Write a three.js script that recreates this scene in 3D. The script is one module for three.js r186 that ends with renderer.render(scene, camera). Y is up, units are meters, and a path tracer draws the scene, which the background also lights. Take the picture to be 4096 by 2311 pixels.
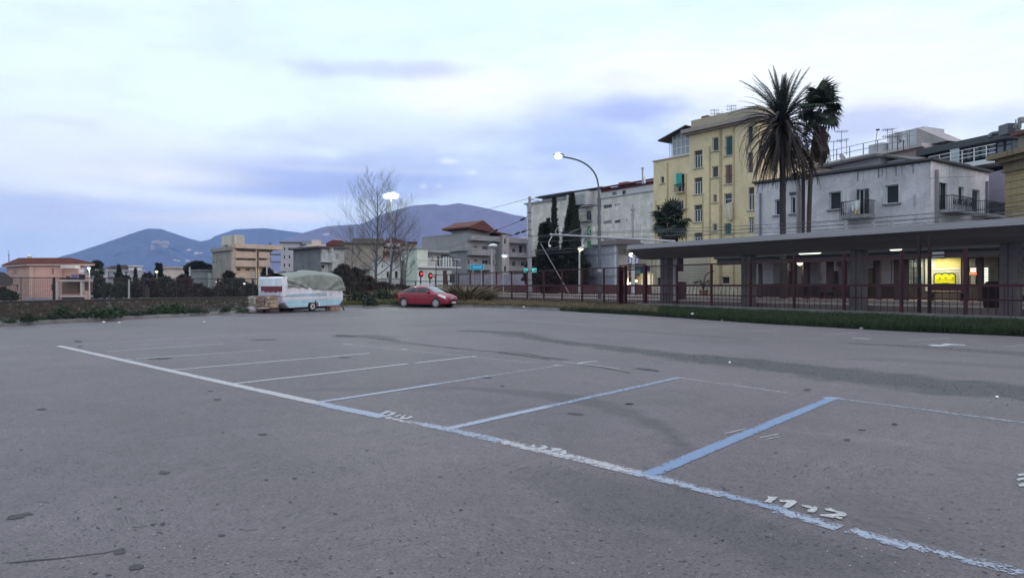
import * as THREE from 'three';
import { mergeGeometries } from 'three/addons/utils/BufferGeometryUtils.js';
import { ImprovedNoise } from 'three/addons/math/ImprovedNoise.js';
import { FontLoader } from 'three/addons/loaders/FontLoader.js';
import { TextGeometry } from 'three/addons/geometries/TextGeometry.js';
import { RectAreaLightUniformsLib } from 'three/addons/lights/RectAreaLightUniformsLib.js';
RectAreaLightUniformsLib.init();

// ---------- camera, exposure ----------
const W = 4096, HH = 2311, F = 2750, H = 1.5, HY = 1142, CX = 2048;   // the photograph's size, focal length in its pixels, eye height, horizon row
const scene = new THREE.Scene();
const camera = new THREE.PerspectiveCamera(2 * Math.atan(HH / 2 / F) * 180 / Math.PI, W / HH, 0.1, 40000);
camera.position.set(0, H, 0);
camera.setViewOffset(W, HH, 0, HH / 2 - HY, W, HH);
camera.updateProjectionMatrix();
const renderer = new THREE.WebGLRenderer({ antialias: true });
renderer.toneMapping = THREE.LinearToneMapping;
renderer.toneMappingExposure = 1.08;
renderer.shadowMap.enabled = true;

// ---------- noise ----------
const N3 = new ImprovedNoise();
let seed = 12345;
const rnd = () => { seed = (seed * 1664525 + 1013904223) >>> 0; return seed / 4294967296; };
const rr = (a, b) => a + (b - a) * rnd();
const reseed = s => { seed = s >>> 0; for (let i = 0; i < 4; i++) rnd(); };
const fbm = (x, y, z, o = 4) => { let s = 0, a = 1, t = 0; for (let i = 0; i < o; i++) { s += a * N3.noise(x, y, z + i * 7.3); t += a; x *= 2.03; y *= 2.03; z *= 2.03; a *= 0.5; } return s / t; };
const clamp = (x, a = 0, b = 1) => Math.min(b, Math.max(a, x));
const sst = (a, b, x) => { const t = clamp((x - a) / (b - a)); return t * t * (3 - 2 * t); };
const mix = (a, b, t) => a + (b - a) * t;

// ---------- sky: dusk, thin high cloud over blue-violet cloud banks ----------
{
  const SW = 2048, SH = 1024, data = new Float32Array(SW * SH * 4);
  const dir = (px, py) => { const az = Math.atan((px - CX) / F), el = Math.atan((HY - py) / F * Math.cos(az)); return [az * 57.2958, el * 57.2958]; };
  const B = (px, py, w, h, c, k, n = 0.5, f = 1) => { const [a, e] = dir(px, py); return { a, e, w: w / 48, h: h / 48, c, k, n, f }; };
  const violet = [0.40, 0.50, 0.92], blue = [0.36, 0.52, 0.94], grey = [0.56, 0.62, 0.90], white = [1.02, 1.07, 1.10], pale = [0.80, 0.88, 1.0];
  const lav = [0.56, 0.67, 1.0], soft = [0.70, 0.80, 1.0], cy = [0.80, 1.0, 1.06];
  const banks = [ // from the broad and soft to the small and sharp
    B(300, 640, 900, 190, [0.86, 0.92, 1.05], 0.8, 0.3), B(900, 430, 900, 200, [0.92, 1.06, 1.1], 0.75, 0.3), B(2900, 300, 1200, 200, white, 1.0, 0.35), B(3700, 420, 900, 200, white, 1.0, 0.3), B(1900, 380, 420, 110, white, 0.95, 0.4),
    B(2450, 480, 520, 150, lav, 0.7, 0.45), B(2350, 590, 560, 110, [0.42, 0.56, 0.97], 0.75, 0.4), B(2560, 440, 230, 70, violet, 0.7, 0.55), B(2650, 680, 480, 120, [0.50, 0.60, 0.95], 0.7, 0.3), B(3420, 500, 260, 90, [0.5, 0.57, 0.93], 0.65, 0.6), B(3350, 560, 200, 70, lav, 0.5, 0.5), B(3960, 480, 220, 60, lav, 0.55, 0.6),
    B(1600, 560, 520, 110, soft, 0.8, 0.35), B(1700, 650, 420, 80, [0.5, 0.62, 0.96], 0.6, 0.4), B(1250, 690, 640, 80, [0.46, 0.56, 0.95], 0.8, 0.35), B(1480, 730, 500, 55, [0.38, 0.50, 0.90], 0.75, 0.35), B(1180, 765, 620, 36, [0.36, 0.47, 0.88], 0.7, 0.4), B(1900, 740, 500, 70, [0.42, 0.54, 0.93], 0.6, 0.35),
    B(300, 830, 800, 50, [0.46, 0.57, 0.93], 0.7, 0.5), B(200, 880, 700, 50, [0.50, 0.60, 0.93], 0.5, 0.5), B(560, 560, 480, 90, [0.88, 0.96, 1.06], 0.6, 0.3), B(640, 700, 330, 50, [0.9, 0.94, 1.04], 0.7, 0.4), B(1100, 560, 300, 60, lav, 0.35, 0.6),
    B(1480, 280, 330, 36, grey, 0.6, 0.5, 1.5), B(1720, 270, 240, 26, [0.62, 0.68, 0.93], 0.5, 0.5, 1.5), B(1280, 285, 130, 30, grey, 0.4, 0.6, 2), B(970, 130, 300, 90, grey, 0.16, 0.8), B(350, 60, 200, 40, grey, 0.16, 0.8), B(230, 480, 120, 16, grey, 0.2, 0.8),
    B(1130, 858, 330, 24, [0.85, 0.86, 0.99], 0.75, 0.6), B(830, 875, 380, 26, [0.8, 0.84, 0.98], 0.55, 0.6), B(800, 800, 320, 12, [0.8, 0.85, 1.0], 0.5, 0.6), B(1800, 690, 600, 16, [0.66, 0.76, 1.0], 0.5, 0.4), B(1250, 672, 300, 14, [0.72, 0.8, 1.0], 0.5, 0.4),
    B(1695, 745, 20, 10, white, 0.5, 0.7, 3), B(1755, 743, 16, 11, white, 0.5, 0.7, 3), B(1800, 645, 45, 12, white, 0.7, 0.6, 3), B(1890, 690, 30, 10, white, 0.6, 0.6, 3),
  ];
  const ramp = [[-90, [0.30, 0.30, 0.34]], [-0.5, [0.30, 0.32, 0.38]], [0, [0.52, 0.68, 1.04]], [3, [0.54, 0.70, 1.06]], [6, [0.64, 0.80, 1.06]], [9, [0.76, 0.92, 1.06]], [13, [0.82, 0.98, 1.05]], [22, [0.80, 1.0, 1.09]], [90, [1.28, 1.38, 1.66]]];
  for (let j = 0; j < SH; j++) {
    const el = ((j + 0.5) / SH - 0.5) * 180, ce = Math.cos(el / 57.2958), se = Math.sin(el / 57.2958);
    let k = 1; while (k < ramp.length - 1 && ramp[k][0] < el) k++;
    const t = clamp((el - ramp[k - 1][0]) / (ramp[k][0] - ramp[k - 1][0])), base = [0, 1, 2].map(c => mix(ramp[k - 1][1][c], ramp[k][1][c], t));
    for (let i = 0; i < SW; i++) {
      const th = ((i + 0.5) / SW - 0.5) * 2 * Math.PI, x = Math.cos(th) * ce, z = Math.sin(th) * ce, o = (j * SW + i) * 4;
      let r = base[0], g = base[1], b = base[2];
      if (el > -1) {
        const n = fbm(x * 3.2, se * 9, z * 3.2, 4), n2 = fbm(x * 7 + 5, se * 26, z * 7, 4);
        // broad cloud: alternately thicker (violet grey) and thinner (white)
        const v = 0.16 * sst(0.02, 0.45, n) * sst(25, 5, el), wv = 0.5 * sst(0.0, 0.5, -n) ;
        r = mix(r, 0.42, v); g = mix(g, 0.50, v); b = mix(b, 0.90, v);
        r = mix(r, 0.94, wv); g = mix(g, 1.02, wv); b = mix(b, 1.09, wv);
        const az = Math.atan2(x, -z) * 57.2958;
        for (const q of banks) {
          const dx = (az - q.a) / q.w, dy = (el - q.e) / q.h;
          if (dx * dx + dy * dy > 5) continue;
          const wob = n2 * 1.6 * q.n + fbm(x * 18 * q.f, se * 50, z * 18 * q.f + 3, 3) * q.n;
          const d = Math.sqrt(dx * dx + dy * dy) + wob * 0.8, wgt = q.k * sst(1.3, 0.1, d);
          r = mix(r, q.c[0], wgt); g = mix(g, q.c[1], wgt); b = mix(b, q.c[2], wgt);
        }
        const n3 = fbm(x * 13 + 2, se * 44, z * 13, 5), vv = 0.2 * sst(0.05, 0.4, n3) * sst(30, 8, el); r = mix(r, r * 0.86, vv * 1.5); g = mix(g, g * 0.91, vv * 1.5); const f = 1.03 + 0.05 * n2 + 0.10 * n3; const lo = sst(10, 0, el); r *= f * (1 + 0.34 * lo); g *= f * (1 + 0.28 * lo); b *= f * (1 + 0.16 * lo);
      }
      data[o] = r; data[o + 1] = g; data[o + 2] = b; data[o + 3] = 1;
    }
  }
  const sky = new THREE.DataTexture(data, SW, SH, THREE.RGBAFormat, THREE.FloatType);
  sky.mapping = THREE.EquirectangularReflectionMapping; sky.magFilter = THREE.LinearFilter; sky.needsUpdate = true;
  scene.background = sky; scene.environment = sky;
}
const sun = new THREE.DirectionalLight(new THREE.Color(1.0, 0.76, 0.76), 0.9);
sun.position.set(60, 34, 34); sun.castShadow = true; sun.shadow.radius = 60; sun.shadow.mapSize.set(2048, 2048);
Object.assign(sun.shadow.camera, { left: -90, right: 90, top: 90, bottom: -90, near: 1, far: 300 });
scene.add(sun, sun.target); sun.target.position.set(0, 0, -40);
scene.fog = new THREE.FogExp2(new THREE.Color(0.42, 0.58, 1.0), 0.00009);

// ---------- places ----------
const V = (x, y, z) => new THREE.Vector3(x, y, z);
const P = (px, py, Z) => V(Z * (px - CX) / F, H + Z * (HY - py) / F, -Z);        // the point seen at a pixel, Z metres away
const G = (px, py, y = 0) => P(px, py, F * (H - y) / (py - HY));                // ... on level ground
const X = (px, Z) => Z * (px - CX) / F, Y = (py, Z) => H + Z * (HY - py) / F;

// ---------- geometry helpers ----------
const flat = g => { const r = g.index ? g.toNonIndexed() : g; for (const n of Object.keys(r.attributes)) if (!['position', 'normal', 'uv', 'color'].includes(n)) r.deleteAttribute(n); if (!r.attributes.uv) r.setAttribute('uv', new THREE.BufferAttribute(new Float32Array(r.attributes.position.count * 2), 2)); return r; };
const mg = list => { const c = list.some(g => g.attributes.color); const L = list.map(g => { g = flat(g); if (c && !g.attributes.color) { const a = new Float32Array(g.attributes.position.count * 3).fill(1); g.setAttribute('color', new THREE.BufferAttribute(a, 3)); } return g; }); return mergeGeometries(L); };
const tr = (g, x = 0, y = 0, z = 0, ry = 0, rx = 0, rz = 0) => { if (rz) g.rotateZ(rz); if (rx) g.rotateX(rx); if (ry) g.rotateY(ry); return g.translate(x, y, z); };
const bx = (w, h, d, x = 0, y = 0, z = 0, ry = 0, rx = 0, rz = 0) => tr(new THREE.BoxGeometry(w, h, d), x, y, z, ry, rx, rz);
const bxs = (x0, x1, y0, y1, z0, z1) => bx(x1 - x0, y1 - y0, z1 - z0, (x0 + x1) / 2, (y0 + y1) / 2, (z0 + z1) / 2);
const cyl = (r0, r1, h, x = 0, y = 0, z = 0, n = 12) => new THREE.CylinderGeometry(r1, r0, h, n).translate(x, y + h / 2, z);
const tube = (pts, r, n = 6, seg) => new THREE.TubeGeometry(pts.length > 2 ? new THREE.CatmullRomCurve3(pts) : new THREE.LineCurve3(pts[0], pts[1]), seg || Math.max(1, (pts.length - 1) * 5), r, n);
const rod = (a, b, r0, r1 = r0, n = 6) => { const d = b.clone().sub(a), g = new THREE.CylinderGeometry(r1, r0, d.length(), n, 1); g.translate(0, d.length() / 2, 0); g.applyQuaternion(new THREE.Quaternion().setFromUnitVectors(V(0, 1, 0), d.clone().normalize())); return g.translate(a.x, a.y, a.z); };
// uv in metres, by the way each face points
const uvm = g => { g = flat(g); const p = g.attributes.position, n = g.attributes.normal, uv = new Float32Array(p.count * 2); for (let i = 0; i < p.count; i++) { const ax = Math.abs(n.getX(i)), ay = Math.abs(n.getY(i)), az = Math.abs(n.getZ(i)); const [u, v] = ay > ax && ay > az ? [p.getX(i), p.getZ(i)] : ax > az ? [p.getZ(i), p.getY(i)] : [p.getX(i), p.getY(i)]; uv[2 * i] = u; uv[2 * i + 1] = v; } g.setAttribute('uv', new THREE.BufferAttribute(uv, 2)); return g; };
const ext = (pts, d, holes = []) => { const s = new THREE.Shape(pts.map(p => new THREE.Vector2(p[0], p[1]))); for (const h of holes) s.holes.push(new THREE.Path(h.map(p => new THREE.Vector2(p[0], p[1])))); return new THREE.ExtrudeGeometry(s, { depth: d, bevelEnabled: false }); };

// ---------- objects ----------
const used = {};
const numbered = n => { const k = used[n] = (used[n] ?? -1) + 1; return k ? `${n}_${String(k).padStart(3, '0')}` : n; };
const shade = o => { o.castShadow = o.receiveShadow = true; return o; };
const tag = (o, label, category, group) => { o.userData.label = label; o.userData.category = category; if (group) o.userData.group = group; return o; };
const thing = (name, label, category, pos = V(0, 0, 0), ry = 0, group) => { const o = new THREE.Group(); o.name = numbered(name); o.position.copy(pos); o.rotation.y = ry; scene.add(o); o.updateMatrixWorld(true); return tag(o, label, category, group); };
const part = (parent, name, geo, mat, label) => { const m = shade(new THREE.Mesh(Array.isArray(geo) ? uvm(mg(geo)) : geo, mat)); m.name = name; parent.add(m); if (label) m.userData.label = label; return m; };
const struct = (name, geo, mat) => { const m = shade(new THREE.Mesh(Array.isArray(geo) ? uvm(mg(geo)) : geo, mat)); m.name = numbered(name); m.userData.kind = 'structure'; scene.add(m); return m; };
const single = (name, geo, mat, label, category, group, pos) => { const m = shade(new THREE.Mesh(Array.isArray(geo) ? uvm(mg(geo)) : geo, mat)); m.name = numbered(name); if (pos) m.position.copy(pos); scene.add(m); return tag(m, label, category, group); };

// ---------- textures ----------
const tex = (w, h, fn, srgb = true) => { const d = new Uint8Array(w * h * 4); for (let j = 0; j < h; j++) for (let i = 0; i < w; i++) { const c = fn(i / w, j / h, i, j), o = (j * w + i) * 4; d[o] = clamp(c[0]) * 255; d[o + 1] = clamp(c[1]) * 255; d[o + 2] = clamp(c[2]) * 255; d[o + 3] = 255 * (c[3] ?? 1); } const t = new THREE.DataTexture(d, w, h); t.wrapS = t.wrapT = THREE.RepeatWrapping; t.magFilter = THREE.LinearFilter; t.generateMipmaps = true; if (srgb) t.colorSpace = THREE.SRGBColorSpace; t.needsUpdate = true; return t; };
// noise on a torus, so that tiles join
const tnoise = (u, v, f, s = 0, o = 4) => { const a = u * 6.28318, b = v * 6.28318, r = f / 6.28318; return fbm(Math.cos(a) * r + s, Math.sin(a) * r + Math.cos(b) * r * 0.73, Math.sin(b) * r + s * 1.7, o); };
const rep = (t, m) => { const c = t.clone(); c.repeat.set(1 / m, 1 / m); c.needsUpdate = true; return c; };
const tStucco = tex(512, 512, (u, v) => { const a = tnoise(u, v, 5, 1, 5), b = tnoise(u, v, 40, 5, 2), st = Math.max(0, tnoise(u, v * 0.12, 22, 9, 3)) * sst(-0.1, 0.5, tnoise(u, v, 4, 3, 2)); const k = clamp(0.93 + 0.13 * a + 0.06 * b - 0.14 * st); return [k, k * (1 - 0.02 * a), k * (1 - 0.04 * a)]; });
const tOld = tex(512, 512, (u, v) => { const a = tnoise(u, v, 6, 2, 5), b = tnoise(u, v, 60, 5, 2), st = sst(0.08, 0.4, tnoise(u, v * 0.1, 26, 19, 3)) * sst(-0.15, 0.35, tnoise(u, v, 5, 13, 3)), pt = sst(0.12, 0.2, tnoise(u, v, 9, 31, 4)); const k = clamp(0.9 + 0.16 * a + 0.08 * b - 0.16 * st + 0.04 * pt); return [k, k, k]; });
const tGrain = tex(1024, 1024, (u, v, i, j) => { const a = tnoise(u, v, 24, 2, 3), b = tnoise(u, v, 150, 5, 3); let k = 0.84 + 0.10 * a + 0.28 * b; const h = Math.sin(i * 12.9898 + j * 78.233) * 43758.5453, f = h - Math.floor(h); k += (f - 0.5) * 0.12; const dk = sst(0.30, 0.42, tnoise(u, v, 90, 41, 2)), lt = sst(0.34, 0.46, tnoise(u, v, 110, 71, 2)); k = k * (1 - 0.3 * dk) + 0.1 * lt; return [k, k, k]; });
const tBark = tex(256, 256, (u, v) => { const a = tnoise(u, v * 0.25, 30, 2, 3), b = tnoise(u, v, 20, 6, 3), k = clamp(0.8 + 0.35 * a + 0.2 * b); return [k, k, k]; });
const tRings = tex(256, 256, (u, v) => { const r = Math.abs(Math.sin(v * 6.28318 * 6 + 1.5 * tnoise(u, v, 6, 3, 2))), k = 0.62 + 0.3 * r + 0.25 * tnoise(u, v, 30, 2, 3); return [k, k, k]; });
const slat = (n, lo) => tex(8, 256, (u, v) => { const k = (v * n) % 1 < 0.22 ? lo : 1; return [k, k, k]; }, false);
const bStucco = rep(tStucco, 2.2); bStucco.colorSpace = THREE.NoColorSpace;
const bGrain = rep(tGrain, 2.5); bGrain.colorSpace = THREE.NoColorSpace;
const lin = (r, g, b) => new THREE.Color().setRGB(r, g, b);
const M = (c, o = {}) => new THREE.MeshStandardMaterial({ color: Array.isArray(c) ? lin(...c) : c, roughness: 0.85, ...o });
const mStuc8 = rep(tStucco, 9), mOld8 = rep(tOld, 8), mGr2 = rep(tGrain, 2.5);
const wallM = (c, o = {}) => M(c, { map: mStuc8, bumpMap: bStucco, bumpScale: 0.01, roughness: 0.92, ...o });
const oldM = (c, o = {}) => M(c, { map: mOld8, bumpMap: bStucco, bumpScale: 0.02, roughness: 0.95, ...o });
const concM = (c, o = {}) => M(c, { map: rep(tOld, 5), bumpMap: bGrain, bumpScale: 0.004, roughness: 0.92, ...o });
const metal = (c, o = {}) => M(c, { roughness: 0.5, metalness: 0.4, ...o });
const glow = (c, e) => M([0.1, 0.1, 0.1], { emissive: lin(...c), emissiveIntensity: e });
const sheet = (c, o = {}) => M(c, { side: THREE.DoubleSide, ...o });
const glassD = M([0.02, 0.025, 0.035], { roughness: 0.12, metalness: 0.0 });
const glassM = M([0.05, 0.06, 0.08], { roughness: 0.18 });
const darkM = M([0.015, 0.015, 0.018], { roughness: 0.9 });
const whiteP = M([0.62, 0.62, 0.64], { roughness: 0.6 });
const greyP = M([0.3, 0.3, 0.31], { roughness: 0.7, map: rep(tOld, 3) });
const ironM = metal([0.03, 0.03, 0.035]);
const shutB = slat(16, 0), shutterM = c => M(c, { roughness: 0.7, bumpMap: (t => { t.repeat.set(1, 0.55); return t; })(shutB.clone()), bumpScale: 0.02 });
// ---------- far ground and hills ----------
struct('ground', tr(new THREE.PlaneGeometry(11000, 7600), 0, -0.95, -3500, 0, -Math.PI / 2), M([0.045, 0.05, 0.035], { roughness: 1 }));
const ridge = (pts, px) => { let i = 1; while (i < pts.length - 1 && pts[i][0] < px) i++; const [a, b] = [pts[i - 1], pts[i]], t = clamp((px - a[0]) / (b[0] - a[0])); return mix(a[1], b[1], t); };
function hill(label, pts, Zf, Zr, hazeTint, sd) {  // the haze of the far distance is painted into the hill colour
  const nx = 150, nt = 44, pos = [], col = [], idx = [], p0 = pts[0][0], p1 = pts[pts.length - 1][0];
  for (let j = 0; j <= nt; j++) for (let i = 0; i <= nx; i++) {
    const px = mix(p0, p1, i / nx), t = j / nt, back = t > 0.75, s = back ? 1 : t / 0.75;
    let Z = back ? Zr + (t - 0.75) * 4 * (Zr - Zf) * 0.6 : mix(Zf, Zr, s);
    const a = (HY - ridge(pts, px)) / F, gx = px * 0.012 + sd, gul = fbm(gx, s * 2.2, sd, 5), fine = fbm(gx * 6, s * 10, sd + 4, 3);
    let el = a * (Math.pow(s, 0.8)) * (1 + 0.2 * gul * (1 - s) * 2) + a * 0.03 * fine * (1 - 0.7 * s);
    if (back) el = a * (1 - (t - 0.75) * 3.4);
    Z *= 1 + 0.08 * gul * Math.sin(Math.PI * s);
    pos.push(X(px, Z), Math.max(-2, H + Z * el) - (j === 0 ? 20 : 0), -Z);
    let k = 0.9 + 0.55 * fbm(gx * 5, s * 9, sd + 9, 5), c = [hazeTint[0] * k, hazeTint[1] * k, hazeTint[2] * k];
    col.push(...c);
  }
  for (let j = 0; j < nt; j++) for (let i = 0; i < nx; i++) { const a = j * (nx + 1) + i, b = a + 1, c = a + nx + 1, d = c + 1; idx.push(a, b, c, b, d, c); }
  const g = new THREE.BufferGeometry(); g.setAttribute('position', new THREE.Float32BufferAttribute(pos, 3)); g.setAttribute('color', new THREE.Float32BufferAttribute(col, 3)); g.setIndex(idx); g.computeVertexNormals();
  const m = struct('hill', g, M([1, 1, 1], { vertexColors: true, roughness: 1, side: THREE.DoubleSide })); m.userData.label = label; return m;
}
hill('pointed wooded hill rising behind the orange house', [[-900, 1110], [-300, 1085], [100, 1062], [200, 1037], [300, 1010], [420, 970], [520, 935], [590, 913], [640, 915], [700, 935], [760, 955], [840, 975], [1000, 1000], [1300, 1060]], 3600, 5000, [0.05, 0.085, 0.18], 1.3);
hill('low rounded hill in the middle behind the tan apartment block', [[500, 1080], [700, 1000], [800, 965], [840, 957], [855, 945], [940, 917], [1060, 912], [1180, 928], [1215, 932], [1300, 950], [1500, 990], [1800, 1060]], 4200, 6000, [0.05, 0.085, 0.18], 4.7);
hill('broad mountain behind the bare tree and grey apartments, purple haze painted into its colour', [[900, 1080], [1050, 990], [1215, 930], [1300, 905], [1380, 900], [1450, 895], [1530, 855], [1600, 835], [1650, 822], [1740, 815], [1770, 822], [1830, 812], [1900, 823], [1990, 842], [2060, 860], [2110, 868], [2500, 900], [3200, 960], [4600, 1060]], 3000, 4600, [0.125, 0.115, 0.20], 8.1);
// pale quarry faces and hamlets on the left hill
{
  reseed(5); const q = [], h = [];
  for (let i = 0; i < 26; i++) { const px = i < 12 ? rr(608, 632) : rr(640, 668), py = rr(964, 992), Z = 4250 + rr(0, 60), s = rr(8, 16); q.push(bx(s, s * rr(0.7, 1.5), 20, X(px, Z), Y(py, Z), -Z)); }
  single('quarry_face', q, M([0.42, 0.38, 0.42]), 'pale broken quarry faces high on the pointed hill', 'quarry').userData.kind = 'stuff';
  for (const [a, b, y, n] of [[780, 805, 1012, 9], [740, 760, 1000, 4], [695, 715, 1041, 5], [735, 752, 1043, 4], [1290, 1330, 868 + 70, 5], [2060, 2100, 955, 9]]) for (let i = 0; i < n; i++) { const Z = a > 1200 ? 2950 : 3450, px = rr(a, b), s = rr(4, 9); h.push(bx(s * 1.6, s, s, X(px, Z), Y(y + rr(-3, 3), Z), -Z)); }
  single('hamlet', h, M([0.55, 0.53, 0.55]), 'tiny pale houses scattered low on the far hillsides', 'village').userData.kind = 'stuff';
}

// ---------- parking lot ----------
const K = [[-700, 1344], [-300, 1321], [0, 1305], [330, 1288], [700, 1267], [1005, 1252], [1350, 1229], [1600, 1226.5], [1900, 1228], [2050, 1233], [2300, 1246], [2550, 1259], [3050, 1293], [3560, 1321], [4096, 1344], [4700, 1374]].map(p => G(...p));
const inLot = (x, z) => { for (let i = 1; i < K.length; i++) { const a = K[i - 1], b = K[i]; if ((b.x - a.x) * (z - a.z) - (b.z - a.z) * (x - a.x) < -0.6 * Math.hypot(b.x - a.x, b.z - a.z) && x >= Math.min(a.x, b.x) - 0.6 && x <= Math.max(a.x, b.x) + 0.6) return false; } return true; };
const lot = new THREE.Group(); lot.name = 'parking_lot'; lot.userData.kind = 'structure'; lot.userData.label = 'worn grey asphalt car park with faded white and blue bay lines'; scene.add(lot);
const segD = (p, a, b) => { const dx = b.x - a.x, dz = b.z - a.z, t = clamp(((p.x - a.x) * dx + (p.z - a.z) * dz) / (dx * dx + dz * dz)); return [Math.hypot(p.x - a.x - t * dx, p.z - a.z - t * dz), t]; };
const bandOf = (list, k, rag) => ({ s: list.map(([x, y, w]) => ({ ...G(x, y), w })), k, rag });
const bands = [ // soil and old patching lying along the lane, with ragged outlines; [px, py, half width in metres]
  bandOf([[1860, 1322, 0.25], [2040, 1331, 0.5], [2200, 1362, 0.3], [2400, 1385, 0.4], [2650, 1417, 0.5], [2800, 1433, 0.6], [3000, 1453, 0.8], [3230, 1478, 0.8], [3595, 1522, 0.85], [4096, 1578, 0.8], [4600, 1640, 0.8]], 0.42, 1.1),
  bandOf([[1390, 1343, 0.5], [1500, 1347, 0.4], [1570, 1362, 0.15]], 0.55, 0.9),
  bandOf([[2500, 1322, 0.25], [2850, 1348, 0.4], [3000, 1358, 0.1]], 0.72, 1),
  bandOf([[3400, 1372, 0.15], [3668, 1386, 0.35], [4096, 1416, 0.5], [4500, 1440, 0.5]], 0.66, 0.9),
  bandOf([[3300, 1432, 0.1], [3560, 1440, 0.35], [4096, 1468, 0.4], [4500, 1490, 0.5]], 0.76, 0.9),
  bandOf([[1700, 1300, 0.6], [2000, 1290, 0.7], [2300, 1300, 0.4]], 0.85, 1),
  bandOf([[1820, 1551, 0.08], [2050, 1566, 0.2], [2255, 1588, 0.3], [2420, 1622, 0.22], [2566, 1674, 0.14], [2660, 1722, 0.1], [2715, 1772, 0.09], [2736, 1828, 0.09]], 0.64, 0.25),
  bandOf([[1200, 1560, 0.1], [1500, 1555, 0.25], [1800, 1552, 0.2]], 0.8, 0.4),
  bandOf([[2150, 1900, 0.2], [2500, 1990, 0.45], [2900, 2120, 0.4], [3300, 2230, 0.3]], 0.74, 1.8),
  bandOf([[2000, 1760, 0.1], [2150, 1690, 0.08], [2260, 1720, 0.1], [2280, 1800, 0.1]], 0.86, 0.4),
];
const lights = [bandOf([[3150, 1722, 0.1], [3350, 1745, 0.16], [3700, 1785, 0.1]], 1.16, 0.5), bandOf([[1230, 1740, 0.08], [1330, 1745, 0.12]], 1.12, 0.6), bandOf([[1400, 1800, 0.3], [1700, 1830, 0.4]], 1.07, 1)];
function lotTone(x, z) {
  let k = 1 + 0.26 * fbm(x * 0.09, 2, z * 0.09, 3) + 0.32 * fbm(x * 0.4, 5, z * 0.4, 5) + 0.2 * fbm(x * 2.2, 8, z * 2.2, 3);
  for (const b of [...bands, ...lights]) {
    let q = 9; for (let i = 1; i < b.s.length; i++) { const [d, t] = segD({ x, z }, b.s[i - 1], b.s[i]); q = Math.min(q, d / mix(b.s[i - 1].w, b.s[i].w, t)); }
    if (q < 3) { const n = 1 + b.rag * 0.9 * fbm(x * 1.3 + 9, 1, z * 1.3, 4) + b.rag * 0.5 * fbm(x * 5, 4, z * 5, 3), m = sst(1.25, 0.8, q / Math.max(0.2, n)); k *= mix(1, b.k + 0.5 * (1 - b.k) * fbm(x * 5, 3, z * 5, 3), m); }
  }
  return k;
}
{
  const pos = [], col = [], uv = [], idx = [], cell = 0.16, id = new Map();
  const add = (i, j) => { const key = i * 4096 + j; if (!id.has(key)) { const z = -(0.9 + j * cell * 1), x = -24 + i * cell * 1; id.set(key, pos.length / 3); pos.push(x, 0, z); uv.push(x, z); const k = lotTone(x, z), h = 0.03 * fbm(x * 0.3, 7, z * 0.3, 2); col.push(k * (1 + h), k, k * (1 - h)); } return id.get(key); };
  const nx = Math.round(46 / cell), nz = Math.round(51 / cell);
  for (let j = 0; j < nz; j++) for (let i = 0; i < nx; i++) {
    const x = -24 + (i + 0.5) * cell, z = -(0.9 + (j + 0.5) * cell);
    if (Math.abs(x) > -z * 0.82 + 2 || !inLot(x, z)) continue;
    const a = add(i, j), b = add(i + 1, j), c = add(i, j + 1), d = add(i + 1, j + 1); idx.push(a, b, c, b, d, c);
  }
  const g = new THREE.BufferGeometry(); g.setAttribute('position', new THREE.Float32BufferAttribute(pos, 3)); g.setAttribute('uv', new THREE.Float32BufferAttribute(uv, 2)); g.setAttribute('color', new THREE.Float32BufferAttribute(col, 3)); g.setIndex(idx); g.computeVertexNormals();
  part(lot, 'asphalt', g, M([0.160, 0.128, 0.140], { map: mGr2, bumpMap: bGrain, bumpScale: 0.012, vertexColors: true, roughness: 0.6 }));
  // beyond the view the same asphalt goes on as one plain sheet, 4 mm lower
  const s = new THREE.Shape([[-70, 40], [70, 40], ...[...K].reverse().map(p => [p.x + (p.x > 0 ? 0.3 : -0.1), p.z - 0.3])].map(p => new THREE.Vector2(p[0], -p[1])));
  part(lot, 'asphalt', tr(new THREE.ShapeGeometry(s), 0, -0.004, 0, 0, -Math.PI / 2), M([0.160, 0.128, 0.140], { map: mGr2, bumpMap: bGrain, bumpScale: 0.012, roughness: 0.6 }));
}
// worn paint: alpha maps that leave islands of paint
const worn = (lo, hi, e) => { const t = tex(512, 64, (u, v) => { const n = 0.7 * tnoise(u, v * 0.09, 30, 3, 3) + 0.9 * tnoise(u, v * 0.09, 120, 8, 3), ed = Math.min(v, 1 - v) * 2, k = sst(lo, hi, n + e * (ed - 0.35) * 1.2); return [0.15 + 0.72 * k * 0 + (k > 0.02 ? 0.72 * k : -0.15), 0.15 + (k > 0.02 ? 0.72 * k : -0.15), 0]; }, false); t.repeat.set(1, 1); return t; };
const wear = [worn(-0.45, -0.15, 0.5), worn(-0.2, 0.08, 0.3), worn(-0.02, 0.2, 0.25), worn(0.1, 0.3, 0.2)];
const pm = {}; const paint = (c, w) => pm[c + w] ??= M({ w: [0.46, 0.44, 0.46], b: [0.27, 0.32, 0.42], l: [0.34, 0.37, 0.45], s: [0.20, 0.27, 0.41], n: [0.56, 0.55, 0.56] }[c], { alphaMap: wear[w], transparent: true, roughness: 0.75, polygonOffset: true });
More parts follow.
